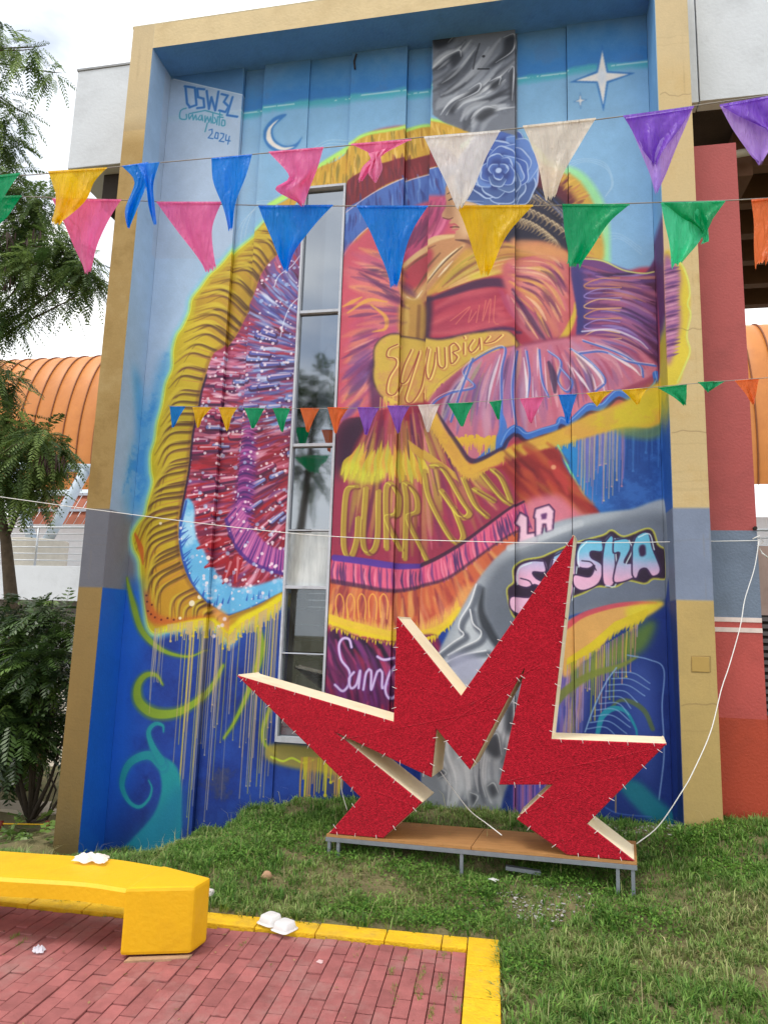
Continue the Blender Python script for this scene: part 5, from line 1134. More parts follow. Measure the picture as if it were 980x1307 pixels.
# ---------------------------------------------------------------- yellow bench
HB = .4355
bench = thing('bench', 'yellow painted concrete bench with a curved seat and a thick end block', 'bench', (-2.35, -2.2, 0))
M_YB = mat('bench_yellow', (230, 180, 18), .5, .08, 4., .16, 30, dirt=(200, 150, 20), dscale=2.0, speck=(158, 124, 50))
f0, f1, r1 = np.array([-2.585, -2.535]), np.array([-2.155, -2.388]), on_z(264, 1206, 0)[:2]
f3 = on_z(208, 1104, HB)[:2]; bdir = f3-f0
MB().prism([(*f0, .02), (*f1, .02), (*r1, .02), (*(f3), .02)], (0, 0, HB-.02)).build('end_block', M_YB, bench, bevel=.022)
fr = [on_z(x, y, HB-.012) for x, y in ((171, 1131), (110, 1128), (50, 1124), (0, 1121), (-70, 1115), (-160, 1106))]
bk = [on_z(x, y, HB-.012) for x, y in ((206, 1103), (150, 1096), (90, 1091), (30, 1087), (-40, 1082), (-120, 1076))]
e_ = (f1-f0)/np.linalg.norm(f1-f0)
fr[0] = np.array([*(f0+e_*.025), HB-.012]); bk[0] = np.array([*(f0+bdir+e_*.02), HB-.012])
F_ = spline([p[:2] for p in fr], step=.12); B_ = spline([p[:2] for p in bk], step=.12); n = 24
F_ = F_[np.linspace(0, len(F_)-1, n).astype(int)]; B_ = B_[np.linspace(0, len(B_)-1, n).astype(int)]
sb = MB(); zt, zl = HB-.012, HB-.125
prof = lambda a, b: [(*(a+(b-a)*.0), zl), (*a, zt-.02), (*(a+(b-a)*.04), zt), (*(a+(b-a)*.96), zt), (*b, zt-.02), (*b, zl)]
V = []; F = []
for a, b in zip(F_, B_): V += prof(a, b)
for i in range(n-1):
    for k in range(6): F.append((i*6+k, i*6+(k+1) % 6, (i+1)*6+(k+1) % 6, (i+1)*6+k))
F += [tuple(range(6))[::-1], tuple(range((n-1)*6, n*6))]
sb.add(V, F).build('seat', M_YB, bench)
lb = [F_[-1]+np.array([.05, .03]), F_[-4], B_[-4], B_[-1]]
MB().prism([(*p, .0) for p in lb], (0, 0, zl-.003)).build('end_block', M_YB, bench, bevel=.015)
# concrete footing peeping out under the block
tag(MB().prism([(*(f0+e_*.06+bdir*.02), .0105), (*(f0+e_*.06-bdir*.11), .0105), (*(f1-bdir*.06), .0105), (*(f1+bdir*.05), .0105)], (0, 0, -.06)).build('footing_slab', mat('footing', (176, 142, 112), .9, .2, 12, .4)), 'thin tan concrete footing slab under the yellow bench block', 'slab')
# ---------------------------------------------------------------- platform and red starburst letter
A_ = on_z(421, 1063, .35); B_z = .445; B = on_z(809, 1098, B_z)
dirM = Vector(B-A_).normalized(); nM = Vector((dirM.y, -dirM.x, 0)).normalized()       # towards the viewer
pA = Vector(A_)
def on_m(px, py):
    d = Vector(ray(px, py)); c = Vector(CAM); return c+d*((pA-c).dot(nM)/d.dot(nM))
MO_ = [(304, 862), (503, 921), (507, 787), (588.5, 888), (732, 683), (703.5, 943), (850, 949), (749, 1051), (809, 1098), (723, 1090), (659.5, 1045), (705, 1001), (637, 1001), (670, 851), (600, 982), (557.5, 930), (551, 992), (427, 933), (539, 1024), (490, 1069), (421, 1063), (461, 1017)]
MP = [on_m(*p) for p in MO_]
TH = .40
star = thing('starburst_letter', 'big red carpet covered letter M shaped like a jagged starburst on a low platform', 'sign', tuple((MP[20]+MP[8])/2))
def carpet():
    m = mat('red_carpet', (172, 26, 44), .95, .62, 62., .0, spec=.06, dirt=(150, 16, 36), dscale=60.)
    n = m.node_tree.nodes; l = m.node_tree.links.new; b = n['Principled BSDF']; t = n.new('ShaderNodeTexCoord')
    vo = n.new('ShaderNodeTexVoronoi'); vo.inputs['Scale'].default_value = 110; l(t.outputs['Object'], vo.inputs['Vector'])
    no = n.new('ShaderNodeTexNoise'); no.inputs['Scale'].default_value = 4; no.inputs['Detail'].default_value = 3; l(t.outputs['Object'], no.inputs['Vector'])
    ma = n.new('ShaderNodeMath'); ma.operation = 'MULTIPLY_ADD'; ma.inputs[1].default_value = 5.; l(no.outputs['Fac'], ma.inputs[0]); l(vo.outputs['Distance'], ma.inputs[2])
    bp = n.new('ShaderNodeBump'); bp.inputs['Strength'].default_value = .8; bp.inputs['Distance'].default_value = .01; l(ma.outputs['Value'], bp.inputs['Height']); l(bp.outputs['Normal'], b.inputs['Normal'])
    b.inputs['Sheen Weight'].default_value = .3; b.inputs['Sheen Tint'].default_value = (1, .4, .45, 1)
    return m
M_CARP = carpet()
def carpet_panel():
    from mathutils.geometry import tessellate_polygon
    N_ = len(MP); mb = MB(); fr_ = [p+nM*.018 for p in MP]
    # rounded carpet edge: front outline drawn in by a centimetre, then the full outline, then the back
    ins = []
    for i in range(N_):
        a_, p, c_ = MP[i-1], MP[i], MP[(i+1) % N_]; e1, e2 = (p-a_).normalized(), (c_-p).normalized()
        n1, n2 = nM.cross(e1), nM.cross(e2); h = (n1+n2); h = h/max(.35, h.length_squared/2) if h.length > 1e-4 else n1
        ins.append(p+h*(-.007*WIND)+nM*.024)
    flat = [Vector((p.dot(dirM), p.z, 0)) for p in ins]
    tris = tessellate_polygon([flat])
    V = ins+fr_+list(MP)
    F = [tuple(t) for t in tris]
    for i in range(N_):
        j = (i+1) % N_; F += [(i, j, N_+j, N_+i), (N_+i, N_+j, 2*N_+j, 2*N_+i)]
    o = mb.add(V, F).build('carpet_face', M_CARP, star)
    bm = bmesh.new(); bm.from_mesh(o.data); bmesh.ops.recalc_face_normals(bm, faces=bm.faces); bm.to_mesh(o.data); bm.free()
    return o
_fl = [(p.dot(dirM), p.z) for p in MP]
WIND = 1 if sum(_fl[i-1][0]*_fl[i][1]-_fl[i][0]*_fl[i-1][1] for i in range(len(_fl))) < 0 else -1
carpet_panel()
M_CREAM = mat('cream_board', (234, 220, 190), .7, .05, 4., .1, 60, dirt=(206, 186, 150), dscale=2.)
area2 = 0
back = -nM*TH
for i in range(len(MP)):
    p, q = MP[i], MP[(i+1) % len(MP)]; e = (q-p).normalized(); inn = e.cross(nM).normalized()
    # board set inside the outline
    mid = (p+q)/2; t_ = mid+inn*.01
    pj = [(pp.dot(dirM), pp.z) for pp in MP]
    if not bool(inpoly(pj, np.array([t_.dot(dirM)]), np.array([t_.z]))[0]): inn = -inn
    w = .012
    MB().prism([p-nM*.0015, q-nM*.0015, q+inn*w-nM*.0015, p+inn*w-nM*.0015], back).build('side_board', M_CREAM, star)
fs = MB()
for i in range(len(MP)):                                   # white ties stitched along the edge
    p, q = MP[i], MP[(i+1) % len(MP)]; Ln = (q-p).length; e = (q-p).normalized(); k = max(1, int(Ln/.17)); o_ = e.cross(nM)
    for j in range(k):
        c_ = p+(q-p)*((j+.5+RND.uniform(-.15, .15))/k)+nM*.024; d_ = (o_+e*RND.uniform(-.4, .4)).normalized()
        fs.tube([c_-d_*.022, c_+nM*.006, c_+d_*.022], 0.0024, 5)
f_ = fs.build('edge_ties', mat('tie_white', (226, 214, 214), .5, .05), star); f_['kind'] = 'stuff'
# stitched seams and folds of the carpet
def seam(a, b, r=.0045):
    pts = []
    for k in range(9):
        t = k/8; x, y = a[0]+(b[0]-a[0])*t, a[1]+(b[1]-a[1])*t
        pts.append(on_m(x+RND.gauss(0, .5), y+RND.gauss(0, .5))+nM*.0225)
    MB().tube(pts, r, 6).build('seam', M_CARP, star, True)
for a, b in (((440, 944), (640, 902)), ((520, 868), (588, 896)), ((648, 996), (842, 953)), ((662, 1040), (748, 1006)), ((560, 932), (668, 862)), ((480, 1010), (530, 1028)), ((690, 760), (722, 790)), ((700, 1006), (722, 1086)), ((600, 900), (690, 848))): seam(a, b)
# platform
plat = thing('platform', 'low plywood platform on a grey steel frame carrying the red starburst letter', 'platform', tuple((MP[20]+MP[8])/2-Vector((0, 0, .2))))
e3 = dirM; pl0 = MP[20]-e3*.02+nM*.03; pl1 = MP[8]+e3*.02+nM*.03; upv = Vector((0, 0, 1))
def plat_z(p): return pA+(p-pA)
def pwood():
    m = mat('plywood', (168, 122, 72), .7, .2, 3., .15, 60, dirt=(150, 98, 54), dscale=4.)
    n = m.node_tree.nodes; mpn = n.new('ShaderNodeMapping'); mpn.inputs['Scale'].default_value = (1, 14, 6); t = [k for k in n if k.type == 'TEX_COORD'][0]
    for k in n:
        if k.type == 'TEX_NOISE': m.node_tree.links.new(mpn.outputs['Vector'], k.inputs['Vector'])
    m.node_tree.links.new(t.outputs['Object'], mpn.inputs['Vector']); return m
bdep = -nM*.60
lift = Vector((0, 0, -.004))
mid = (pl0+pl1)/2
for a, b in ((pl0, mid-e3*.003), (mid+e3*.003, pl1)): MB().prism([a+lift, b+lift, b+bdep+lift, a+bdep+lift], (0, 0, -.022)).build('plywood_board', pwood(), plat)
M_ST = mat('grey_steel', (136, 142, 152), .45, .12, 12, metal=.4)
def bar(a, b, s_=.016, nm='frame_rail'):
    a, b = Vector(a), Vector(b); d = (b-a).normalized(); x_ = d.cross(Vector((0, 0, 1))) if abs(d.z) < .9 else e3.copy(); x_.normalize(); y_ = d.cross(x_)
    return MB().prism([a+x_*s_+y_*s_, a-x_*s_+y_*s_, a-x_*s_-y_*s_, a+x_*s_-y_*s_], b-a).build(nm, M_ST, plat)
dn = Vector((0, 0, -.044))
bar(pl0+dn, pl1+dn); bar(pl0+bdep+dn+nM*.02, pl1+bdep+dn+nM*.02)
for p in (pl0+e3*.02, pl1-e3*.02): bar(p+dn-nM*.02, p+bdep+dn+nM*.04)
for t_ in (.012, .045, .47, .945, .988):
    for off in (Vector((0, 0, 0)), bdep+nM*.03):
        p = pl0+(pl1-pl0)*t_+off-nM*.005; g = float(G(p.x, p.y)); bar(p+dn-Vector((0, 0, .017)), (p.x, p.y, g-.03), .014, 'leg')
# ---------------------------------------------------------------- bunting
FC = {'yellow': (252, 206, 10), 'blue': (4, 140, 250), 'pink': (250, 116, 176), 'lpink': (252, 156, 200), 'white': (240, 238, 236), 'cream': (240, 230, 214), 'purple': (150, 96, 220), 'lpurple': (196, 158, 244), 'green': (0, 176, 112), 'lgreen': (70, 222, 164), 'orange': (248, 122, 54), 'lorange': (250, 150, 96)}
def film(k):
    if 'film_'+k in MATS: return MATS['film_'+k]
    m = mat('film_'+k, FC[k], .36, .10, 5., .9, 7., transl=.5, spec=.5)
    n = m.node_tree.nodes; l = m.node_tree.links.new                     # thin plastic: creased, a little see-through
    t = n.new('ShaderNodeTexCoord'); mp_ = n.new('ShaderNodeMapping'); mp_.inputs['Scale'].default_value = (26, 1, 5); mp_.inputs['Rotation'].default_value = (0, .5, 0); l(t.outputs['Object'], mp_.inputs['Vector'])
    w_ = n.new('ShaderNodeTexNoise'); w_.inputs['Scale'].default_value = 1.3; w_.inputs['Detail'].default_value = 3; w_.inputs['Distortion'].default_value = 1.2; l(mp_.outputs['Vector'], w_.inputs['Vector'])
    bp_ = [k_ for k_ in n if k_.type == 'BUMP'][0]; b2 = n.new('ShaderNodeBump'); b2.inputs['Strength'].default_value = .9; b2.inputs['Distance'].default_value = .02
    l(w_.outputs['Fac'], b2.inputs['Height']); l(bp_.outputs['Normal'], b2.inputs['Normal']); l(b2.outputs['Normal'], n['Principled BSDF'].inputs['Normal'])
    tr_ = [k_ for k_ in n if k_.type == 'BSDF_TRANSLUCENT'][0]; l(b2.outputs['Normal'], tr_.inputs['Normal'])
    o_ = n['Material Output']; src = o_.inputs['Surface'].links[0].from_socket; tp_ = n.new('ShaderNodeBsdfTransparent'); tp_.inputs['Color'].default_value = (*lin(FC[k]), 1); x_ = n.new('ShaderNodeMixShader'); x_.inputs[0].default_value = .12
    l(src, x_.inputs[1]); l(tp_.outputs[0], x_.inputs[2]); l(x_.outputs[0], o_.inputs['Surface'])
    return m
FR = random.Random(5)
def flag_mesh(L_, R_, Y, par, cname, back=None, amp=.024, yo=0., rows=18, cols=18):
    Lp = spline([(a, b) for a, b in L_], step=2.); Rp = spline([(a, b) for a, b in R_], step=2.)
    Lp = Lp[np.linspace(0, len(Lp)-1, rows).astype(int)]; Rp = Rp[np.linspace(0, len(Rp)-1, rows).astype(int)]
    V = []; F = []; ph = FR.uniform(0, 6); fq = FR.uniform(1.4, 2.6); tw = FR.uniform(-1, 1)
    mb = MB()
    for i in range(rows):
        t = i/(rows-1)
        for k in range(cols):
            s = k/(cols-1); x = Lp[i][0]*(1-s)+Rp[i][0]*s; y = Lp[i][1]*(1-s)+Rp[i][1]*s
            wd_ = Rp[0][0]-Lp[0][0]; x += wd_*.012*math.sin(9*t+ph)*(abs(s-.5)*2)*t; y += (wd_*.02*math.sin(5*s+ph)*(1-t)*t*2+(FR.uniform(-.05, .05)*wd_ if i == rows-1 else 0)+(wd_*.016*math.sin(3.14*s) if i < rows-1 else 0)*(1-t))
            dy = amp*t**.7*(math.sin(ph+fq*6.28*s*(1-.45*t)+t*2.)+.5*math.sin(ph*2+9*s+5*t))+tw*amp*1.5*t*(s-.5)+.3*amp*math.sin(23*s+7*t+ph)*(1-t)*min(1, 4*t)
            V.append(on_y(x, y, Y+dy+yo))
    for i in range(rows-1):
        for k in range(cols-1): F.append((i*cols+k, i*cols+k+1, (i+1)*cols+k+1, (i+1)*cols+k))
    o = mb.add(V, F).build('flag', film(cname), par, True)
    o['label'] = back or (cname.replace('l', '', 1) if cname[0] == 'l' else cname)+' triangular flag'
    return o
def cord_mesh(name, pts, r, m, par, twist=0.):
    return MB().tube(pts, r, 6).build(name, m, par, True)
M_CORD = mat('string_grey', (150, 146, 140), .8, .1)
M_WCORD = mat('white_cord', (228, 228, 226), .7, .05)
def string(label, Y, cordpx, flags, r=.0032, Yf=None, group='strings of flags'):
    Yf = Yf or (lambda x: Y)
    t = thing('bunting', label, 'bunting', tuple(on_y(*cordpx[len(cordpx)//2], Yf(cordpx[len(cordpx)//2][0]))), group)
    sp_ = spline(cordpx, step=6.)
    cord_mesh('cord', [on_y(x, y, Yf(x)) for x, y in sp_], r, M_CORD, t)
    for f in flags:
        cname, Lp, Rp = f[:3]; kw = f[3] if len(f) > 3 else {}
        w = Rp[0][0]-Lp[0][0]
        fo_ = flag_mesh(Lp, Rp, Yf((Lp[0][0]+Rp[0][0])/2)-.006, t, cname, **kw)
        # hem folded over the cord
        mb = MB(); n = 10; V = []; F = []
        for k in range(n):
            s = k/(n-1); x = Lp[0][0]+w*s; y = Lp[0][1]+(Rp[0][1]-Lp[0][1])*s; h = 1.5*w/85.
            yy_ = Yf((Lp[0][0]+Rp[0][0])/2)
            V += [on_y(x, y-h*.5, yy_-.012), on_y(x, y+h, yy_-.014)]
        for k in range(n-1): F.append((2*k, 2*k+2, 2*k+3, 2*k+1))
        mb.add(V, F).build('hem', film(cname), fo_)
    return t
S1 = [('green', [(-62, 232), (-40, 262), (-25, 280)], [(26, 221), (8, 246), (-12, 280)]),
      ('yellow', [(62, 219), (68, 236), (72, 252), (66, 284)], [(137, 214), (121, 232), (110, 256), (78, 284)]),
      ('blue', [(156, 212), (172, 232), (160, 266), (163, 291)], [(190, 207), (190, 230), (180, 254), (166, 291)]), ('blue', [(176, 210), (186, 235), (190, 262), (196, 287)], [(204, 207), (196, 235), (198, 262), (200, 286)], {'yo': -.02}),
      ('blue', [(270, 202), (272, 230), (284, 262), (292, 294)], [(322, 197), (313, 228), (300, 262), (297, 292)]),
      ('pink', [(343, 194), (369, 226), (352, 242), (384, 261)], [(413, 188), (405, 215), (396, 240), (387, 261)]),
      ('pink', [(448, 184), (474, 199), (462, 214), (456, 230)], [(525, 178), (492, 196), (482, 208), (462, 229)]), ('lpink', [(470, 196), (474, 206), (470, 220), (478, 233)], [(492, 190), (486, 200), (488, 216), (480, 233)], {'yo': -.02}),
      ('white', [(541, 175), (560, 214), (576, 250), (583, 263)], [(638, 167), (618, 205), (600, 248), (591, 263)]),
      ('cream', [(667, 161), (678, 186), (690, 226), (696, 254)], [(760, 151), (742, 180), (722, 214), (708, 254)]),
      ('lpurple', [(798, 150), (814, 184), (828, 222), (836, 246)], [(884, 137), (870, 172), (852, 214), (839, 246)], {'yo': .02}), ('purple', [(795, 148), (812, 178), (824, 198), (832, 209)], [(885, 136), (862, 172), (842, 198), (836, 209)]),
      ('lpurple', [(918, 135), (938, 170), (956, 196), (968, 207)], [(1006, 118), (1000, 150), (984, 186), (974, 206)], {'yo': .02}), ('purple', [(918, 134), (940, 146), (960, 156), (978, 164)], [(1010, 118), (1006, 140), (1000, 160), (990, 168)])]
string('upper bunting with yellow, blue, pink, white and purple flags sloping up to the right', -3.4, [(-420, 250), (0, 226), (200, 208), (430, 187), (540, 175), (640, 166), (790, 149), (980, 122), (1400, 70)], S1)
S2 = [('green', [(-62, 252), (-36, 280), (-20, 292)], [(28, 250), (10, 275), (-6, 293)]),
      ('pink', [(67, 254), (84, 290), (99, 324), (108, 347)], [(155, 255), (137, 285), (123, 320), (115, 347)]),
      ('pink', [(200, 258), (225, 294), (248, 322), (262, 345)], [(283, 258), (271, 290), (273, 320), (275, 342)]),
      ('blue', [(330, 263), (344, 300), (357, 330), (363, 346)], [(425, 262), (400, 288), (379, 316), (367, 346)]),
      ('blue', [(455, 263), (475, 300), (492, 344), (499, 366)], [(546, 263), (529, 290), (515, 328), (508, 365)]),
      ('yellow', [(583, 263), (598, 300), (607, 334), (614, 350)], [(680, 262), (655, 290), (637, 318), (625, 349)]),
      ('green', [(717, 261), (720, 290), (724, 324), (724, 338)], [(803, 261), (780, 281), (760, 308), (740, 340)]),
      ('lgreen', [(843, 259), (850, 295), (856, 326), (857, 341)], [(925, 257), (905, 285), (890, 310), (870, 336)]), ('green', [(846, 259), (868, 276), (884, 286), (896, 296)], [(925, 257), (914, 272), (906, 286), (900, 296)], {'yo': -.02}), ('lgreen', [(892, 292), (896, 304), (894, 312)], [(903, 290), (904, 302), (904, 308)], {'yo': .01}),
      ('orange', [(958, 255), (962, 290), (961, 324), (963, 341)], [(1045, 249), (1020, 280), (1000, 310), (982, 333)])]
string('middle bunting with pink, blue, yellow, green and orange flags hanging level across the mural', -3.3, [(-420, 240), (0, 250), (170, 256), (330, 262), (560, 263), (720, 262), (850, 258), (980, 253), (1400, 225)], S2)
S3 = []
for cn, x0, y0, x1, y1, tx, ty in (('blue', 217, 519, 237, 519, 221, 545), ('yellow', 246, 520, 271, 520, 253, 546), ('yellow', 279, 520, 303, 520, 290, 550), ('green', 312, 521, 338, 521, 323, 547), ('green', 348, 521, 371, 521, 360, 551), ('orange', 383, 521, 408, 521, 393, 551),
    ('orange', 418, 520, 445, 520, 428, 553), ('purple', 456, 520, 484, 520, 467, 555), ('purple', 494, 518, 523, 518, 508, 553), ('white', 533, 517, 561, 516, 546, 551), ('green', 571, 515, 604, 514, 589, 545), ('green', 624, 513, 640, 511, 636, 535), ('pink', 663, 509, 694, 507, 677, 540),
    ('blue', 712, 504, 736, 503, 724, 540), ('yellow', 748, 502, 782, 498, 761, 518), ('yellow', 793, 498, 826, 495, 813, 516), ('green', 839, 495, 876, 491, 874, 517), ('green', 890, 488, 926, 486, 903, 500), ('orange', 937, 486, 968, 483, 961, 516)):
    m_ = .35+FR.uniform(-.08, .08)
    L_ = [(x0, y0), (x0+(tx-1.5-x0)*.55, y0+(ty-y0)*.5), (tx-1.5, ty)]; R_ = [(x1, y1), (x1+(tx+1.5-x1)*(.5+.2*FR.random()), y1+(ty-y1)*.48), (tx+1.5, ty)]
    S3.append((cn, L_, R_, {'amp': .02, 'rows': 8, 'cols': 7}))
string('small far bunting crossing the skirt and window of the mural', 0, [(215, 518), (330, 521), (450, 521), (560, 516), (660, 509), (780, 499), (880, 490), (980, 482), (1150, 468)], S3, .003, lambda x: .33-.9*max(0, (x-217)/660.)-.5*max(0, (x-877)/200.))
# white cords
cy = lambda x: -.35+.62*max(0, (x-200)/770.) if x > 200 else -.35-.4*(200-x)/200.
t = thing('white_cord', 'thin white cord stretched across the mural and hanging from the red column to the grass', 'cord', tuple(on_y(500, 688, 0)))
cord_mesh('stretched_cord', [on_y(x, y, cy(x)) for x, y in spline([(-300, 590), (0, 634), (140, 653), (300, 673), (430, 685), (600, 691), (735, 693), (968, 690)], step=8.)], .0042, M_WCORD, t)
hp = spline([(968, 690), (962, 726), (950, 765), (944, 800), (930, 850), (920, 880), (906, 935), (884, 985), (870, 1010), (840, 1054), (812, 1077)], step=8.)
cord_mesh('hanging_cord', [on_y(x, y, .27-.95*max(0, (y-690)/387.)) for x, y in hp], .0045, M_WCORD, t)
MB().tube([on_y(x, y, .26) for x, y in ((960, 688), (968, 684), (974, 692), (966, 696), (972, 706), (980, 712))], .007, 6).build('knot', M_WCORD, t, True)
wp = spline([(562, 985), (580, 1010), (600, 1035), (622, 1052), (640, 1066)], step=4.)
tag(MB().tube([on_y(x, y, -.05-.75*(k/(len(wp)-1))) for k, (x, y) in enumerate(wp)], .0042, 6).build('cable', M_WCORD, None, True), 'white cable drooping behind the red letter onto the plywood', 'cable')
wp = spline([(436, 985), (436, 1008), (443, 1034)], step=4.)
tag(MB().tube([on_y(x, y, -.3) for x, y in wp], .004, 6).build('cable', M_WCORD, None, True), 'short white cable hanging behind the left foot of the red letter', 'cable')
# ---------------------------------------------------------------- litter and stones
def crumple(name, label, cat, c, sx, sy, sz, rgb, seed, rough=.6, amp=.35, tr=0.):
    r = random.Random(seed); bm = bmesh.new(); bmesh.ops.create_icosphere(bm, subdivisions=3, radius=1)
    ks = [(Vector((r.uniform(-1, 1), r.uniform(-1, 1), r.uniform(-1, 1))).normalized(), r.uniform(2, 5), r.uniform(0, 6)) for _ in range(7)]
    for v in bm.verts:
        d = 1+amp*sum(math.sin(k.dot(v.co)*f+p) for k, f, p in ks)/3.
        v.co = Vector((v.co.x*sx*d, v.co.y*sy*d, max(-.55, v.co.z*d)*sz+sz*.55))
    me = bpy.data.meshes.new(name); bm.to_mesh(me); bm.free(); o = link(name, me, mat(name+'_'+str(seed), rgb, rough, .08, 20, .2, transl=tr)); o.location = c
    return tag(o, label, cat)
def sheet(name, label, cat, c, w, d, h, rgb, seed, tr=.3):
    r = random.Random(seed); n = 16; V = []; F = []
    ks = [(r.uniform(2, 9), r.uniform(2, 9), r.uniform(0, 6.3), r.uniform(.3, 1)) for _ in range(9)]
    for i in range(n):
        for j in range(n):
            a, b = i/(n-1)*2-1, j/(n-1)*2-1; e = max(abs(a), abs(b)); rr_ = 1+.18*math.sin(4*math.atan2(b, a)+seed)+.1*math.sin(7*math.atan2(b, a))
            f = sum(k3*abs(math.sin(k0*a+k1*b+k2)) for k0, k1, k2, k3 in ks)/sum(k[3] for k in ks)
            V.append((a*w*rr_+r.uniform(-1, 1)*w*.03, b*d*rr_+r.uniform(-1, 1)*d*.03, .003+h*f*(1-.6*e**3)))
    for i in range(n-1):
        for j in range(n-1): F.append((i*n+j, (i+1)*n+j, (i+1)*n+j+1, i*n+j+1))
    o = MB().add(V, F).build(name, mat(name+'_sheet_'+str(seed), rgb, .6, .06, 20, transl=tr)); o.location = c; o.rotation_euler = (0, 0, seed*.7)
    return tag(o, label, cat)
q = on_z(117, 1100, HB-.01); sheet('paper_napkin', 'crumpled white paper napkin lying on the yellow bench', 'napkin', (q[0], q[1], HB-.012), .12, .075, .075, (244, 238, 236), 9)
q = on_z(50, 1216, .0); sheet('paper_scrap', 'crushed white paper scrap on the red bricks left of the bench block', 'paper', (q[0], q[1], .004), .05, .035, .045, (226, 226, 236), 8)
q = on_z(153, 1152, .03); crumple('paper_scrap', 'tiny white scrap under the bench seat by the kerb', 'paper', (q[0], q[1], .03), .025, .02, .022, (220, 224, 228), 12)
q = on_z(340, 1126, .08); crumple('stone', 'small tan stone in the grass above the foam container', 'stone', (q[0], q[1], float(G(q[0], q[1]))-.005), .05, .042, .04, (176, 140, 110), 21, .9, .2)
q = on_z(409, 1229, .0); crumple('paint_chip', 'flat pale chip on the red bricks below the foam container', 'chip', (q[0], q[1], .004), .022, .018, .006, (206, 172, 172), 5)
q = on_z(630, 1131, .15); sheet('paper_scrap', 'small white scrap in the grass below the platform middle', 'paper', (q[0], q[1], float(G(q[0], q[1]))+.035), .032, .022, .02, (226, 226, 226), 17)
q = on_z(217, 1104, .1); crumple('stone', 'rounded grey white stone behind the bench at the grass edge', 'stone', (-2.42, -1.55, .06), .045, .045, .045, (206, 200, 196), 31, .9, .2)
# foam clamshell, lying open
def clamshell():
    c0 = on_z(354, 1183, .03); t = thing('foam_container', 'open white foam takeaway container on the yellow kerb', 'container', (float(c0[0]), float(c0[1]), .03))
    m = mat('white_foam', (236, 238, 240), .5, .03, transl=.25); a = math.radians(-24)
    for sgn, nm, zz in ((-1, 'lid', .03), (1, 'tray', .0)):
        bm = bmesh.new(); V = []
        prof = ((.078, .001), (.077, .004), (.067, .005), (.065, .014), (.056, .05), (.044, .055), (.0, .052))
        rings = []
        for r_, z in prof:
            ring = []
            for k in range(24):
                an = 2*math.pi*(k+.5)/24; ex = 5; cx = math.copysign(abs(math.cos(an))**(2/ex), math.cos(an)); sy_ = math.copysign(abs(math.sin(an))**(2/ex), math.sin(an))
                x, y = r_*cx+sgn*.07, r_*1.05*sy_
                ring.append(bm.verts.new((x*math.cos(a)-y*math.sin(a), x*math.sin(a)+y*math.cos(a), z+.003+(.012 if sgn < 0 else 0))))
            rings.append(ring)
        for A, B2 in zip(rings[:-1], rings[1:]):
            for k in range(24):
                try: bm.faces.new((A[k], A[(k+1) % 24], B2[(k+1) % 24], B2[k]))
                except ValueError: pass
        bmesh.ops.remove_doubles(bm, verts=bm.verts, dist=1e-5)
        me = bpy.data.meshes.new(nm); bm.to_mesh(me); bm.free(); me.polygons.foreach_set('use_smooth', [True]*len(me.polygons)); link(nm, me, m, t)
clamshell()
# steel bar and rubble in the bare patch
q0, q1 = on_z(645, 1122, .16), on_z(690, 1126, .17)
tag(MB().prism([(q0[0], q0[1], .26), (q1[0], q1[1], .25), (q1[0], q1[1]+.05, .25), (q0[0], q0[1]+.05, .26)], (0, 0, -.03)).build('steel_bar', M_ST), 'grey steel bar lying in the grass under the platform', 'bar')
rub = MB(); rr = random.Random(4)
def chips(cx, cy, sx, sy, n, s):
    for _ in range(n):
        x, y = rr.gauss(cx, sx), rr.gauss(cy, sy); z = float(G(x, y)); a = rr.uniform(.3, 1)*s
        p = [Vector((x+rr.uniform(-a, a), y+rr.uniform(-a, a), z+rr.uniform(-a*.2, a*.7))) for _ in range(5)]
        rub.add(p, [(0, 1, 2), (0, 2, 3), (0, 3, 4), (1, 2, 4), (2, 3, 4)])
c1 = on_z(675, 1140, .2); chips(c1[0], c1[1], .22, .12, 260, .022)
c2 = on_y(825, 1062, .1); chips(c2[0], .12, .3, .13, 300, .03)
o = rub.build('rubble', mat('rubble_grey', (170, 166, 164), .95, .3, 12)); tag(o, 'pale rubble chips scattered in bare soil by the wall and platform', 'rubble'); o['kind'] = 'stuff'
# ---------------------------------------------------------------- vegetation
NR = np.random.default_rng(3)
def tri_mesh(name, V, F, tint, m, parent=None):
    me = bpy.data.meshes.new(name); V = np.asarray(V, np.float32); F = np.asarray(F, np.int32)
    if parent is not None: V = V-np.asarray(parent.location, np.float32)
    me.vertices.add(len(V)); me.vertices.foreach_set('co', V.ravel())
    me.loops.add(len(F)*3); me.loops.foreach_set('vertex_index', F.ravel())
    me.polygons.add(len(F)); me.polygons.foreach_set('loop_start', np.arange(0, len(F)*3, 3, dtype=np.int32))
    me.update(calc_edges=True)
    at = me.color_attributes.new('tint', 'FLOAT_COLOR', 'POINT'); c = np.ones((len(V), 4), np.float32); c[:, :3] = tint; at.data.foreach_set('color', c.ravel())
    return link(name, me, m, parent)
def leaf_mat(name, rough=.5, tr=.35, spec=.4):
    m = bpy.data.materials.new(name); m.use_nodes = True; n = m.node_tree.nodes; l = m.node_tree.links.new; b = n['Principled BSDF']
    a = n.new('ShaderNodeAttribute'); a.attribute_name = 'tint'; l(a.outputs['Color'], b.inputs['Base Color']); b.inputs['Roughness'].default_value = rough; b.inputs['Specular IOR Level'].default_value = spec
    t = n.new('ShaderNodeBsdfTranslucent'); l(a.outputs['Color'], t.inputs['Color']); x = n.new('ShaderNodeMixShader'); x.inputs[0].default_value = tr
    l(b.outputs[0], x.inputs[1]); l(t.outputs[0], x.inputs[2]); l(x.outputs[0], n['Material Output'].inputs['Surface']); return m
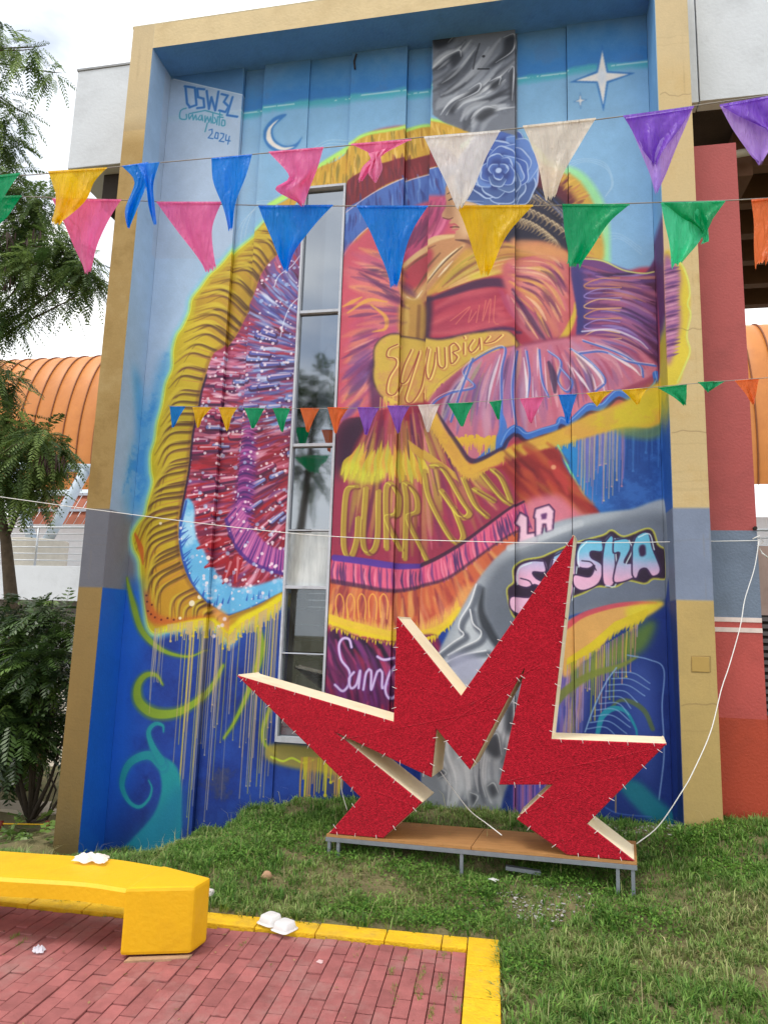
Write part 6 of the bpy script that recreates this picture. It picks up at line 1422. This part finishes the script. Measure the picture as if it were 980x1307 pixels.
M_GRASS = leaf_mat('grass_blade', .6, .3, .25); M_LEAF = leaf_mat('feather_leaf', .55, .35, .3); M_GLOSSY = leaf_mat('glossy_leaf', .38, .25, .5)
def mixc(a, b, t): a = np.array(lin(a)); b = np.array(lin(b)); t = np.asarray(t)[..., None]; return a*(1-t)+b*t
BARE = [(*on_z(480, 1140, .08)[:2], .22, .9), (*on_z(675, 1142, .18)[:2], .26, .95), (*on_z(700, 1275, .0)[:2], .24, .7), (1.2, .1, .38, .9), (*on_z(360, 1112, .05)[:2], .22, .75), (-2.1, .25, .35, .8), (*on_z(925, 1110, .35)[:2], .2, .5), (*on_z(600, 1190, .05)[:2], .25, .5), (*on_z(870, 1200, .1)[:2], .3, .35)]
def grass(nt_, per):
    x = NR.uniform(-5.2, 4.6, nt_*3); y = NR.uniform(-5.2, .46, nt_*3); u, v = puv(x, y)
    ok = ~((u > -.008) & (v > -.008)) & (x < 2.2+.9*(y+6))
    ok &= ~((y > -.03) & ((x < XLI+.04) | ((x > XRI-.04) & (x < XRO+.03)))) & ~((y > .27) & (x > XRO))
    nz = lawn_noise(x*1.2, y*1.2); dens = np.clip(.72+.36*nz, .2, 1)
    for bx, by, br, bs in BARE: dens *= 1-bs*np.exp(-((x-bx)**2+((y-by)*1.3)**2)/(br*br))
    ok &= NR.random(nt_*3) < dens
    x, y = x[ok][:nt_], y[ok][:nt_]; k = len(x)
    tn = NR.random(k); th = NR.gamma(9, .0052, k)*(1+.2*lawn_noise(x*3.3+2, y*3.3)); tdry = np.clip(NR.random(k)*.7+.32*lawn_noise(x*.9+4, y*.9)-.2+.25*(x > .2)*(y < -1.2), 0, 1)**1.5
    cnt = NR.integers(per//2, per+per//2, k); I = np.repeat(np.arange(k), cnt); n = len(I)
    a = NR.uniform(0, 2*math.pi, n); rr = np.abs(NR.normal(0, .034, n)); X = x[I]+np.cos(a)*rr; Y = y[I]+np.sin(a)*rr
    h = np.clip(th[I]*NR.uniform(.6, 1.35, n)+.012, .015, .14); tall = NR.random(n) < .006; h[tall] = NR.uniform(.12, .26, tall.sum())
    near = (np.abs(X+.35) < 1.7) & (Y > -1.3) & (Y < -.2); h = np.where(near, h*.7, h)
    z = G(X, Y)+.012*lawn_noise(X*3, Y*3)-.008
    lean = np.clip(rr*10+NR.uniform(.1, .7, n), .1, 1.3); w = NR.uniform(.0026, .0058, n)*np.where(tall, .45, 1)
    a = a+NR.normal(0, .5, n); dx, dy = np.cos(a)*lean, np.sin(a)*lean; p = np.stack([-np.sin(a)*w, np.cos(a)*w, np.zeros(n)], 1)
    b = np.stack([X, Y, z], 1); V = np.zeros((n, 5, 3))
    m_ = b+np.stack([dx*h*.35, dy*h*.35, h*.62], 1); t_ = b+np.stack([dx*h*.95, dy*h*.95, h*np.clip(1-.3*lean, .35, 1)], 1)
    V[:, 0] = b-p; V[:, 1] = b+p; V[:, 2] = m_-p*.8; V[:, 3] = m_+p*.8; V[:, 4] = t_
    F = np.array([(0, 1, 3), (0, 3, 2), (2, 3, 4)])[None]+np.arange(n)[:, None, None]*5
    dry = np.clip(tdry[I]+NR.normal(0, .12, n), 0, 1); dry[tall] = .9
    c = mixc((62, 112, 40), (132, 172, 80), np.clip(tn[I]+NR.normal(0, .2, n), 0, 1)); c = c*(1-dry[:, None])+mixc((150, 156, 92), (206, 196, 148), NR.random(n))*dry[:, None]
    c *= NR.uniform(.7, 1.15, n)[:, None]
    return V.reshape(-1, 3), F.reshape(-1, 3), np.repeat(c, 5, 0)
V, F, c = grass(19500, 13)
o = tri_mesh('grass', V, F, c, M_GRASS); tag(o, 'uneven green lawn grass sloping up to the mural wall', 'grass'); o['kind'] = 'stuff'
def weeds(n):
    x = NR.normal(0, 1, n); sel = NR.integers(0, 16, n)
    cs = np.array([on_z(px_, py_, z)[:2] for px_, py_, z in ((430, 1095, .15), (520, 1120, .12), (470, 1165, .03), (560, 1180, .02), (350, 1090, .1), (300, 1110, .08), (880, 1100, .3), (930, 1140, .2), (760, 1130, .2), (260, 1100, .0), (820, 1190, .1), (700, 1120, .2), (600, 1150, .1), (900, 1080, .38), (650, 1230, .02), (330, 1060, .2))])
    x = cs[sel, 0]+NR.normal(0, .17, n); y = cs[sel, 1]+NR.normal(0, .12, n); u, v = puv(x, y); ok = ~((u > -.02) & (v > -.02)) & (y < .3); x, y = x[ok], y[ok]; n = len(x)
    z = G(x, y)+NR.uniform(.01, .06, n); a = NR.uniform(0, 6.28, n); s = NR.uniform(.008, .02, n); el = NR.uniform(-.2, .8, n)
    d = np.stack([np.cos(a)*np.cos(el), np.sin(a)*np.cos(el), np.sin(el)], 1)*s[:, None]; p = np.stack([-np.sin(a), np.cos(a), np.zeros(n)], 1)*s[:, None]*.5
    b = np.stack([x, y, z], 1); V = np.stack([b, b+d*.9+p, b+d*1.7, b+d*.9-p], 1); F = np.array([(0, 1, 2), (0, 2, 3)])[None]+np.arange(n)[:, None, None]*4
    c = mixc((56, 104, 34), (120, 160, 66), NR.random(n)); return V.reshape(-1, 3), F.reshape(-1, 3), np.repeat(c, 4, 0)
V, F, c = weeds(15000); o = tri_mesh('clover', V, F, c, M_GRASS); tag(o, 'small broad leaved weeds spread through the lawn', 'weeds'); o['kind'] = 'stuff'
def tuft_rows():
    V = []; F = []; C_ = []
    spots = [(503, 1262), (516, 1225), (533, 1262), (537, 1270), (535, 1250), (563, 1250), (560, 1262), (566, 1220), (550, 1292), (580, 1272), (588, 1242), (506, 1275), (20, 1195), (135, 1170), (95, 1163), (310, 1205), (456, 1218), (60, 1160), (30, 1202), (540, 1240), (500, 1240), (584, 1290)]
    for sx, sy in spots:
        p = on_z(sx, sy, 0)
        for _ in range(46):
            b = np.array([p[0]+NR.normal(0, .008), p[1]+NR.normal(0, .035), -.01]); a = NR.uniform(0, 6.28); h = NR.uniform(.01, .035); w = .0028
            d = np.array([math.cos(a), math.sin(a), 0]); q = np.array([-d[1], d[0], 0])*w; k = len(V)
            V += [b-q, b+q, b+d*h*.7+np.array([0, 0, h])]; F.append((k, k+1, k+2)); C_ += [mixc((84, 120, 40), (150, 170, 80), NR.random())]*3
    return V, F, C_
V, F, c = tuft_rows(); o = tri_mesh('weed_tufts', V, F, np.array(c), M_GRASS); tag(o, 'little weeds growing in the joints of the red bricks', 'weeds'); o['kind'] = 'stuff'
# pinnate leaves: a rachis with pairs of narrow leaflets
def fronds(pos, dirs, Ln, pairs, pl, pw, droop, cols, gap=.0):
    n = len(pos); up = np.array([0, 0, 1.])
    side = np.cross(dirs, up); side /= np.linalg.norm(side, axis=1)[:, None]+1e-6; nrm = np.cross(side, dirs)
    Ls = np.broadcast_to(Ln, n)
    V = []; C_ = []
    ts = np.linspace(.12, 1., pairs)
    for t in ts:
        c0 = pos+dirs*(Ls*t)[:, None]-up*(droop*Ls*t*t)[:, None]
        tang = dirs-up*(2*droop*t)
        f = (np.sin(math.pi*(.12+.8*t))**.7)
        for sgn in (-1, 1):
            d = side*sgn*.86+tang*.5-up*.22+NR.normal(0, .1, (n, 3)); d /= np.linalg.norm(d, axis=1)[:, None]
            l_ = (Ls*pl*f*NR.uniform(.8, 1.15, n))[:, None]; q = np.cross(d, nrm); q /= np.linalg.norm(q, axis=1)[:, None]+1e-6
            ww = (Ls*pw)[:, None]
            V.append(np.stack([c0, c0+d*l_*.45+q*ww, c0+d*l_, c0+d*l_*.45-q*ww], 1)); C_.append(np.repeat((cols*NR.uniform(.85, 1.15, (n, 1)))[:, None], 4, 1))
    # rachis
    e = pos+dirs*Ls[:, None]-up*(droop*Ls)[:, None]; q = side*.004
    m_ = pos+dirs*(Ls*.5)[:, None]-up*(droop*Ls*.25)[:, None]
    V.append(np.stack([pos-q, pos+q, m_+q*.7, m_-q*.7], 1)); C_.append(np.repeat((cols*.8)[:, None], 4, 1)); V.append(np.stack([m_-q*.7, m_+q*.7, e+q*.2, e-q*.2], 1)); C_.append(np.repeat((cols*.8)[:, None], 4, 1))
    V = np.concatenate(V).reshape(-1, 3); C_ = np.concatenate(C_).reshape(-1, 3); k = len(V)//4
    F = (np.array([(0, 1, 2), (0, 2, 3)])[None]+np.arange(k)[:, None, None]*4).reshape(-1, 3)
    return V, F, C_
def crown_points(cl, sag=.12):
    P = []; D = []
    for (cx, cy, cz, rx, rz, cnt) in cl:
        q = NR.normal(0, 1, (cnt, 3)); q /= np.linalg.norm(q, axis=1)[:, None]; r = NR.uniform(.2, 1, cnt)**.6
        P.append(np.array([cx, cy, cz])+q*r[:, None]*np.array([rx, rx*.8, rz])); d = q*np.array([1, 1, .5])+NR.normal(0, .35, (cnt, 3)); d[:, 2] -= sag; D.append(d/np.linalg.norm(d, axis=1)[:, None])
    return np.concatenate(P), np.concatenate(D)
def px_clusters(lst, Yc, ppm):
    out_ = []
    for sx, sy, r, cnt in lst:
        Yk = Yc+RND.uniform(-.5, .5); p = on_y(sx, sy, Yk); s = (Yk-CAM[1])/CAM_F*1.08; out_.append((p[0], p[1], p[2], r*s, r*s*.85, cnt))
    return out_
M_BARK = mat('bark', (84, 72, 58), .95, .3, 10, .8, 20); M_BARKD = mat('bark_dark', (62, 54, 46), .95, .3, 10, .8, 20)
# feathery tree on the left
YF = 2.6
tp = [on_y(24, 1060, YF), on_y(22, 960, YF), on_y(18, 800, YF), on_y(8, 690, YF), on_y(-14, 590, YF), on_y(-50, 470, YF), on_y(-80, 300, YF), on_y(-90, 80, YF)]
tp[0] = np.array([tp[0][0], tp[0][1], -.4])
tree = thing('feathery_tree', 'tall feathery leaved tree with brown pods at the left edge', 'tree', (float(tp[0][0]), YF, -.36))
MB().tube(tp, [.27, .22, .11, .08, .075, .07, .06, .04], 12).build('trunk', M_BARK, tree, True)
CL = px_clusters([(2, 60, 22, 14), (30, 64, 18, 8), (-35, 40, 46, 40), (-14, 130, 36, 34), (24, 140, 14, 8), (-30, 220, 50, 50), (16, 228, 34, 36), (45, 270, 40, 80), (78, 322, 34, 60), (104, 346, 24, 34), (92, 326, 26, 30), (118, 360, 12, 10), (20, 300, 40, 60), (40, 345, 36, 50), (-20, 330, 50, 70), (10, 395, 34, 50), (-20, 470, 40, 50), (8, 490, 22, 30), (15, 545, 40, 70), (50, 565, 36, 70), (72, 582, 20, 34), (25, 605, 36, 60), (-10, 600, 40, 50), (0, 180, 30, 40), (60, 380, 14, 8), (95, 380, 10, 6), (45, 60, 12, 6), (64, 92, 12, 7), (44, 620, 24, 26), (-60, 130, 80, 90), (-70, 320, 80, 90), (-70, 520, 70, 80)], YF, 90)
for c_ in CL:
    b = min(tp[3:], key=lambda p: abs(p[2]-(c_[2]-.3))); b = np.array(b); e = np.array(c_[:3])
    MB().tube([b, b*.5+e*.5+np.array([0, 0, .12]), e, e+(e-b)*.1], [.035, .02, .01, .004], 6).build('limb', M_BARK, tree, True)
CL = [(*c_[:3], c_[3]*.9, c_[4]*.85, int(c_[5]*1.35)) for c_ in CL]
P, D = crown_points(CL, .5); n = len(P)
cols = mixc((58, 84, 40), (132, 156, 84), NR.random(n)**1.3)
V, F, c = fronds(P, D, NR.uniform(.3, .56, n), 12, .24, .03, .38, cols)
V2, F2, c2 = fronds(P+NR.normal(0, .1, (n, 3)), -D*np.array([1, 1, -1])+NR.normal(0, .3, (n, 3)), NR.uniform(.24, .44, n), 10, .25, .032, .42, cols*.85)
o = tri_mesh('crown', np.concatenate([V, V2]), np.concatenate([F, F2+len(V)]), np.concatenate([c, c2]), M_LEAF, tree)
pods = MB()
for sx, sy, cnt in ((8, 300, 26), (58, 582, 22), (75, 590, 14), (16, 360, 16), (46, 295, 10), (10, 345, 12), (-20, 150, 14)):
    for _ in range(cnt):
        p = Vector(on_y(sx+RND.gauss(0, 7), sy+RND.gauss(0, 6), YF-.5+RND.uniform(-.2, .2))); l_ = RND.uniform(.12, .22); a = RND.uniform(0, 3.1); w = .014
        q = Vector((math.cos(a)*w, math.sin(a)*w, 0)); d = Vector((RND.gauss(0, .12), RND.gauss(0, .12), -1))*l_
        pods.add([p, p+d*.3+q, p+d*.7+q*.9, p+d, p+d*.7-q*.9, p+d*.3-q], [(0, 1, 2, 3, 4, 5)])
po = pods.build('seed_pods', mat('pod_brown', (62, 44, 38), .7, .2), tree); po['kind'] = 'stuff'
# glossy shrub below
YB = 1.35
sb0 = on_y(36, 1075, YB)
shr = thing('leafy_shrub', 'dense dark green shrub with long pinnate leaves left of the gold pier', 'shrub', (float(sb0[0]), YB, -.36))
st = MB(); root = np.array([sb0[0], YB, -.4])
for tx, ty in ((10, 900), (40, 860), (72, 880), (85, 930), (60, 800), (-20, 850), (75, 985)):
    e = on_y(tx, ty, YB+RND.uniform(-.2, .3)); m_ = root*.45+e*.55+np.array([RND.uniform(-.1, .1), 0, -.1]); st.tube([root, m_, e], [.035, .022, .008], 6)
st.tube([on_y(92, 996, YB), on_y(72, 1025, YB), on_y(60, 1045, YB), root], [.008, .016, .02, .03], 6); st.tube([on_y(62, 985, YB), on_y(72, 1008, YB), on_y(60, 1045, YB)], [.008, .014, .02], 6)
st.build('stem', M_BARKD, shr, True)
CL = px_clusters([(20, 790, 34, 34), (60, 790, 26, 26), (86, 800, 14, 9), (10, 830, 40, 46), (50, 840, 40, 46), (80, 860, 16, 14), (10, 890, 46, 60), (45, 900, 38, 50), (74, 915, 16, 14), (20, 940, 40, 46), (55, 945, 26, 26), (-40, 860, 60, 70), (-40, 950, 50, 50), (10, 985, 24, 14), (-90, 900, 60, 60)], YB, 100)
CL = [(*c_[:3], c_[3]*.9, c_[4]*.85, int(c_[5]*1.8)) for c_ in CL]; P, D = crown_points(CL); n = len(P); cols = mixc((30, 52, 26), (80, 108, 50), NR.random(n)**1.4)
hi = NR.random(n) < .12; cols[hi] = mixc((90, 120, 54), (120, 150, 70), NR.random(hi.sum()))
V, F, c = fronds(P, D, NR.uniform(.28, .44, n), 9, .34, .045, .3, cols)
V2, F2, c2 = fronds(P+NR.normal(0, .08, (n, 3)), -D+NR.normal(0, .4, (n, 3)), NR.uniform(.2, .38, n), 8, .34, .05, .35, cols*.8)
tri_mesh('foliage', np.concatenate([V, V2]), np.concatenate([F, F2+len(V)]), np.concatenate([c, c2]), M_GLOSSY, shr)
# low plant at the foot
lp = thing('low_plant', 'low leafy green plant beside the red fence post behind the bench', 'plant', (float(on_y(35, 1080, .9)[0]), .9, -.36))
CLp = px_clusters([(35, 1060, 22, 26), (20, 1075, 20, 20), (52, 1072, 12, 10)], .9, 100); P, D = crown_points(CLp); n = len(P)
V, F, c = fronds(P, D, NR.uniform(.14, .24, n), 4, .5, .13, .2, mixc((60, 96, 36), (120, 150, 66), NR.random(n))); tri_mesh('foliage', V, F, c, M_GLOSSY, lp)
MB().tube([(float(on_y(35, 1080, .9)[0]), .9, -.4), on_y(36, 1060, .9)], .012, 6).build('stem', M_BARKD, lp, True)
# red fence posts with a rail
fn = thing('post_fence', 'low dark red post fence with yellow wires behind the bench', 'fence', (float(on_y(60, 1080, 1.)[0]), 1., -.36))
M_RP = mat('post_red', (120, 44, 36), .7, .15)
fx = []
for sx, sy in ((-52, 1046), (2, 1048), (62, 1048)):
    p = on_y(sx, sy, 1.); fx.append(p); MB().tube([(p[0], 1., -.42), (p[0], 1., p[2])], .032, 8).build('post', M_RP, fn, True)
for dz in (.04, .2): MB().tube([(fx[0][0], 1., fx[0][2]-dz), (fx[2][0], 1., fx[2][2]-dz)], .008, 6).build('wire', M_YB, fn, True)
p = on_y(50, 985, 3.4); p2 = on_y(52, 795, 3.4)
rp_ = thing('red_pole', 'slim red pole with a round red cap among the shrub leaves', 'pole', (float(p[0]), 3.4, -.36))
MB().tube([(p[0], 3.4, -.4), (p[0], 3.4, float(on_y(52, 950, 3.4)[2]))], .05, 10).build('shaft', M_RP, rp_, True)
bmx = bmesh.new(); bmesh.ops.create_uvsphere(bmx, u_segments=14, v_segments=8, radius=.075); me = bpy.data.meshes.new('cap'); bmx.to_mesh(me); bmx.free(); oc = link('cap', me, mat('cap_red', (190, 36, 40), .4), rp_); oc.location = (0, 0, float(on_y(52, 947, 3.4)[2])+.36+.05)
# white stone wall glimpsed through the gap
ww = thing('stone_wall', 'low whitewashed stone wall glimpsed left of the gold pier foot', 'wall', (-8, 6.5, -.36))
wr = random.Random(9); M_WS = mat('white_stone', (206, 200, 192), .9, .1, 6, .4, rnd=.1)
for r_ in range(6):
    x = -12.+wr.uniform(0, .3)
    while x < -5.8:
        w = wr.uniform(.3, .55); z = -.35+r_*.2; box_part('stone', x, x+w-.02, 6.5-wr.uniform(0, .03), 6.8, z, z+.185, M_WS, ww, .012); x += w
# tree across the court behind the viewer (seen only in the window reflection)
def mirror_point(px_, py_, dist):
    d = ray(px_, py_); h = CAM+d*((DEP+.03-CAM[1])/d[1]); d2 = np.array([d[0], -d[1], d[2]]); return h+d2*(dist/np.linalg.norm(d2))
mt = mirror_point(402, 520, 15.)
ct = thing('courtyard_tree', 'leafy tree across the court mirrored in the window panes', 'tree', (float(mt[0])-.6, float(mt[1]), 0))
MB().tube([(mt[0]-.6, mt[1], -.1), (mt[0]-.5, mt[1], 3), (mt[0]-.2, mt[1], 6), (mt[0], mt[1], mt[2])], [.25, .2, .13, .05], 10).build('trunk', M_BARK, ct, True)
cl = []
for px_, py_, r, cnt in ((405, 492, .7, 60), (390, 505, .6, 50), (418, 520, .6, 50), (385, 590, .7, 50), (398, 610, .6, 40), (372, 520, .9, 60), (360, 580, 1., 70), (350, 500, 1.1, 70), (420, 490, .4, 20)):
    q = mirror_point(px_, py_, 15.); cl.append((q[0], q[1], q[2], r, r*.8, cnt))
P, D = crown_points(cl); n = len(P); V, F, c = fronds(P, D, NR.uniform(.5, .9, n), 11, .3, .03, .3, mixc((40, 62, 28), (84, 110, 50), NR.random(n))); tri_mesh('crown', V, F, c, M_LEAF, ct)

# fallen leaves and straw on lawn and bricks
def fallen(n):
    x = NR.uniform(-4.5, 3.6, n); y = NR.uniform(-4.2, .2, n); u, v = puv(x, y); onp = (u > 0) & (v > 0); z = np.where(onp, .012, G(x, y)+.03)
    keep = ~((y > -.05) & ((x < XLI+.05) | (x > XRI-.05))) & (NR.random(n) < np.where(onp, .25, 1.)); x, y, z = x[keep], y[keep], z[keep]; n = len(x)
    a = NR.uniform(0, 6.28, n); s_ = NR.uniform(.008, .022, n); t = NR.uniform(-.3, .3, n)
    d = np.stack([np.cos(a), np.sin(a), t], 1)*s_[:, None]; p = np.stack([-np.sin(a), np.cos(a), t*.5], 1)*(s_*NR.uniform(.15, .5, n))[:, None]
    b = np.stack([x, y, z], 1); V = np.stack([b-d, b+p, b+d, b-p], 1); F = np.array([(0, 1, 2), (0, 2, 3)])[None]+np.arange(n)[:, None, None]*4
    c = mixc((96, 74, 46), (178, 156, 110), NR.random(n)); return V.reshape(-1, 3), F.reshape(-1, 3), np.repeat(c, 4, 0)
V, F, c = fallen(1500); o = tri_mesh('fallen_leaves', V, F, c, M_GRASS); tag(o, 'dry fallen leaves and straw scattered over the lawn and bricks', 'leaves'); o['kind'] = 'stuff'
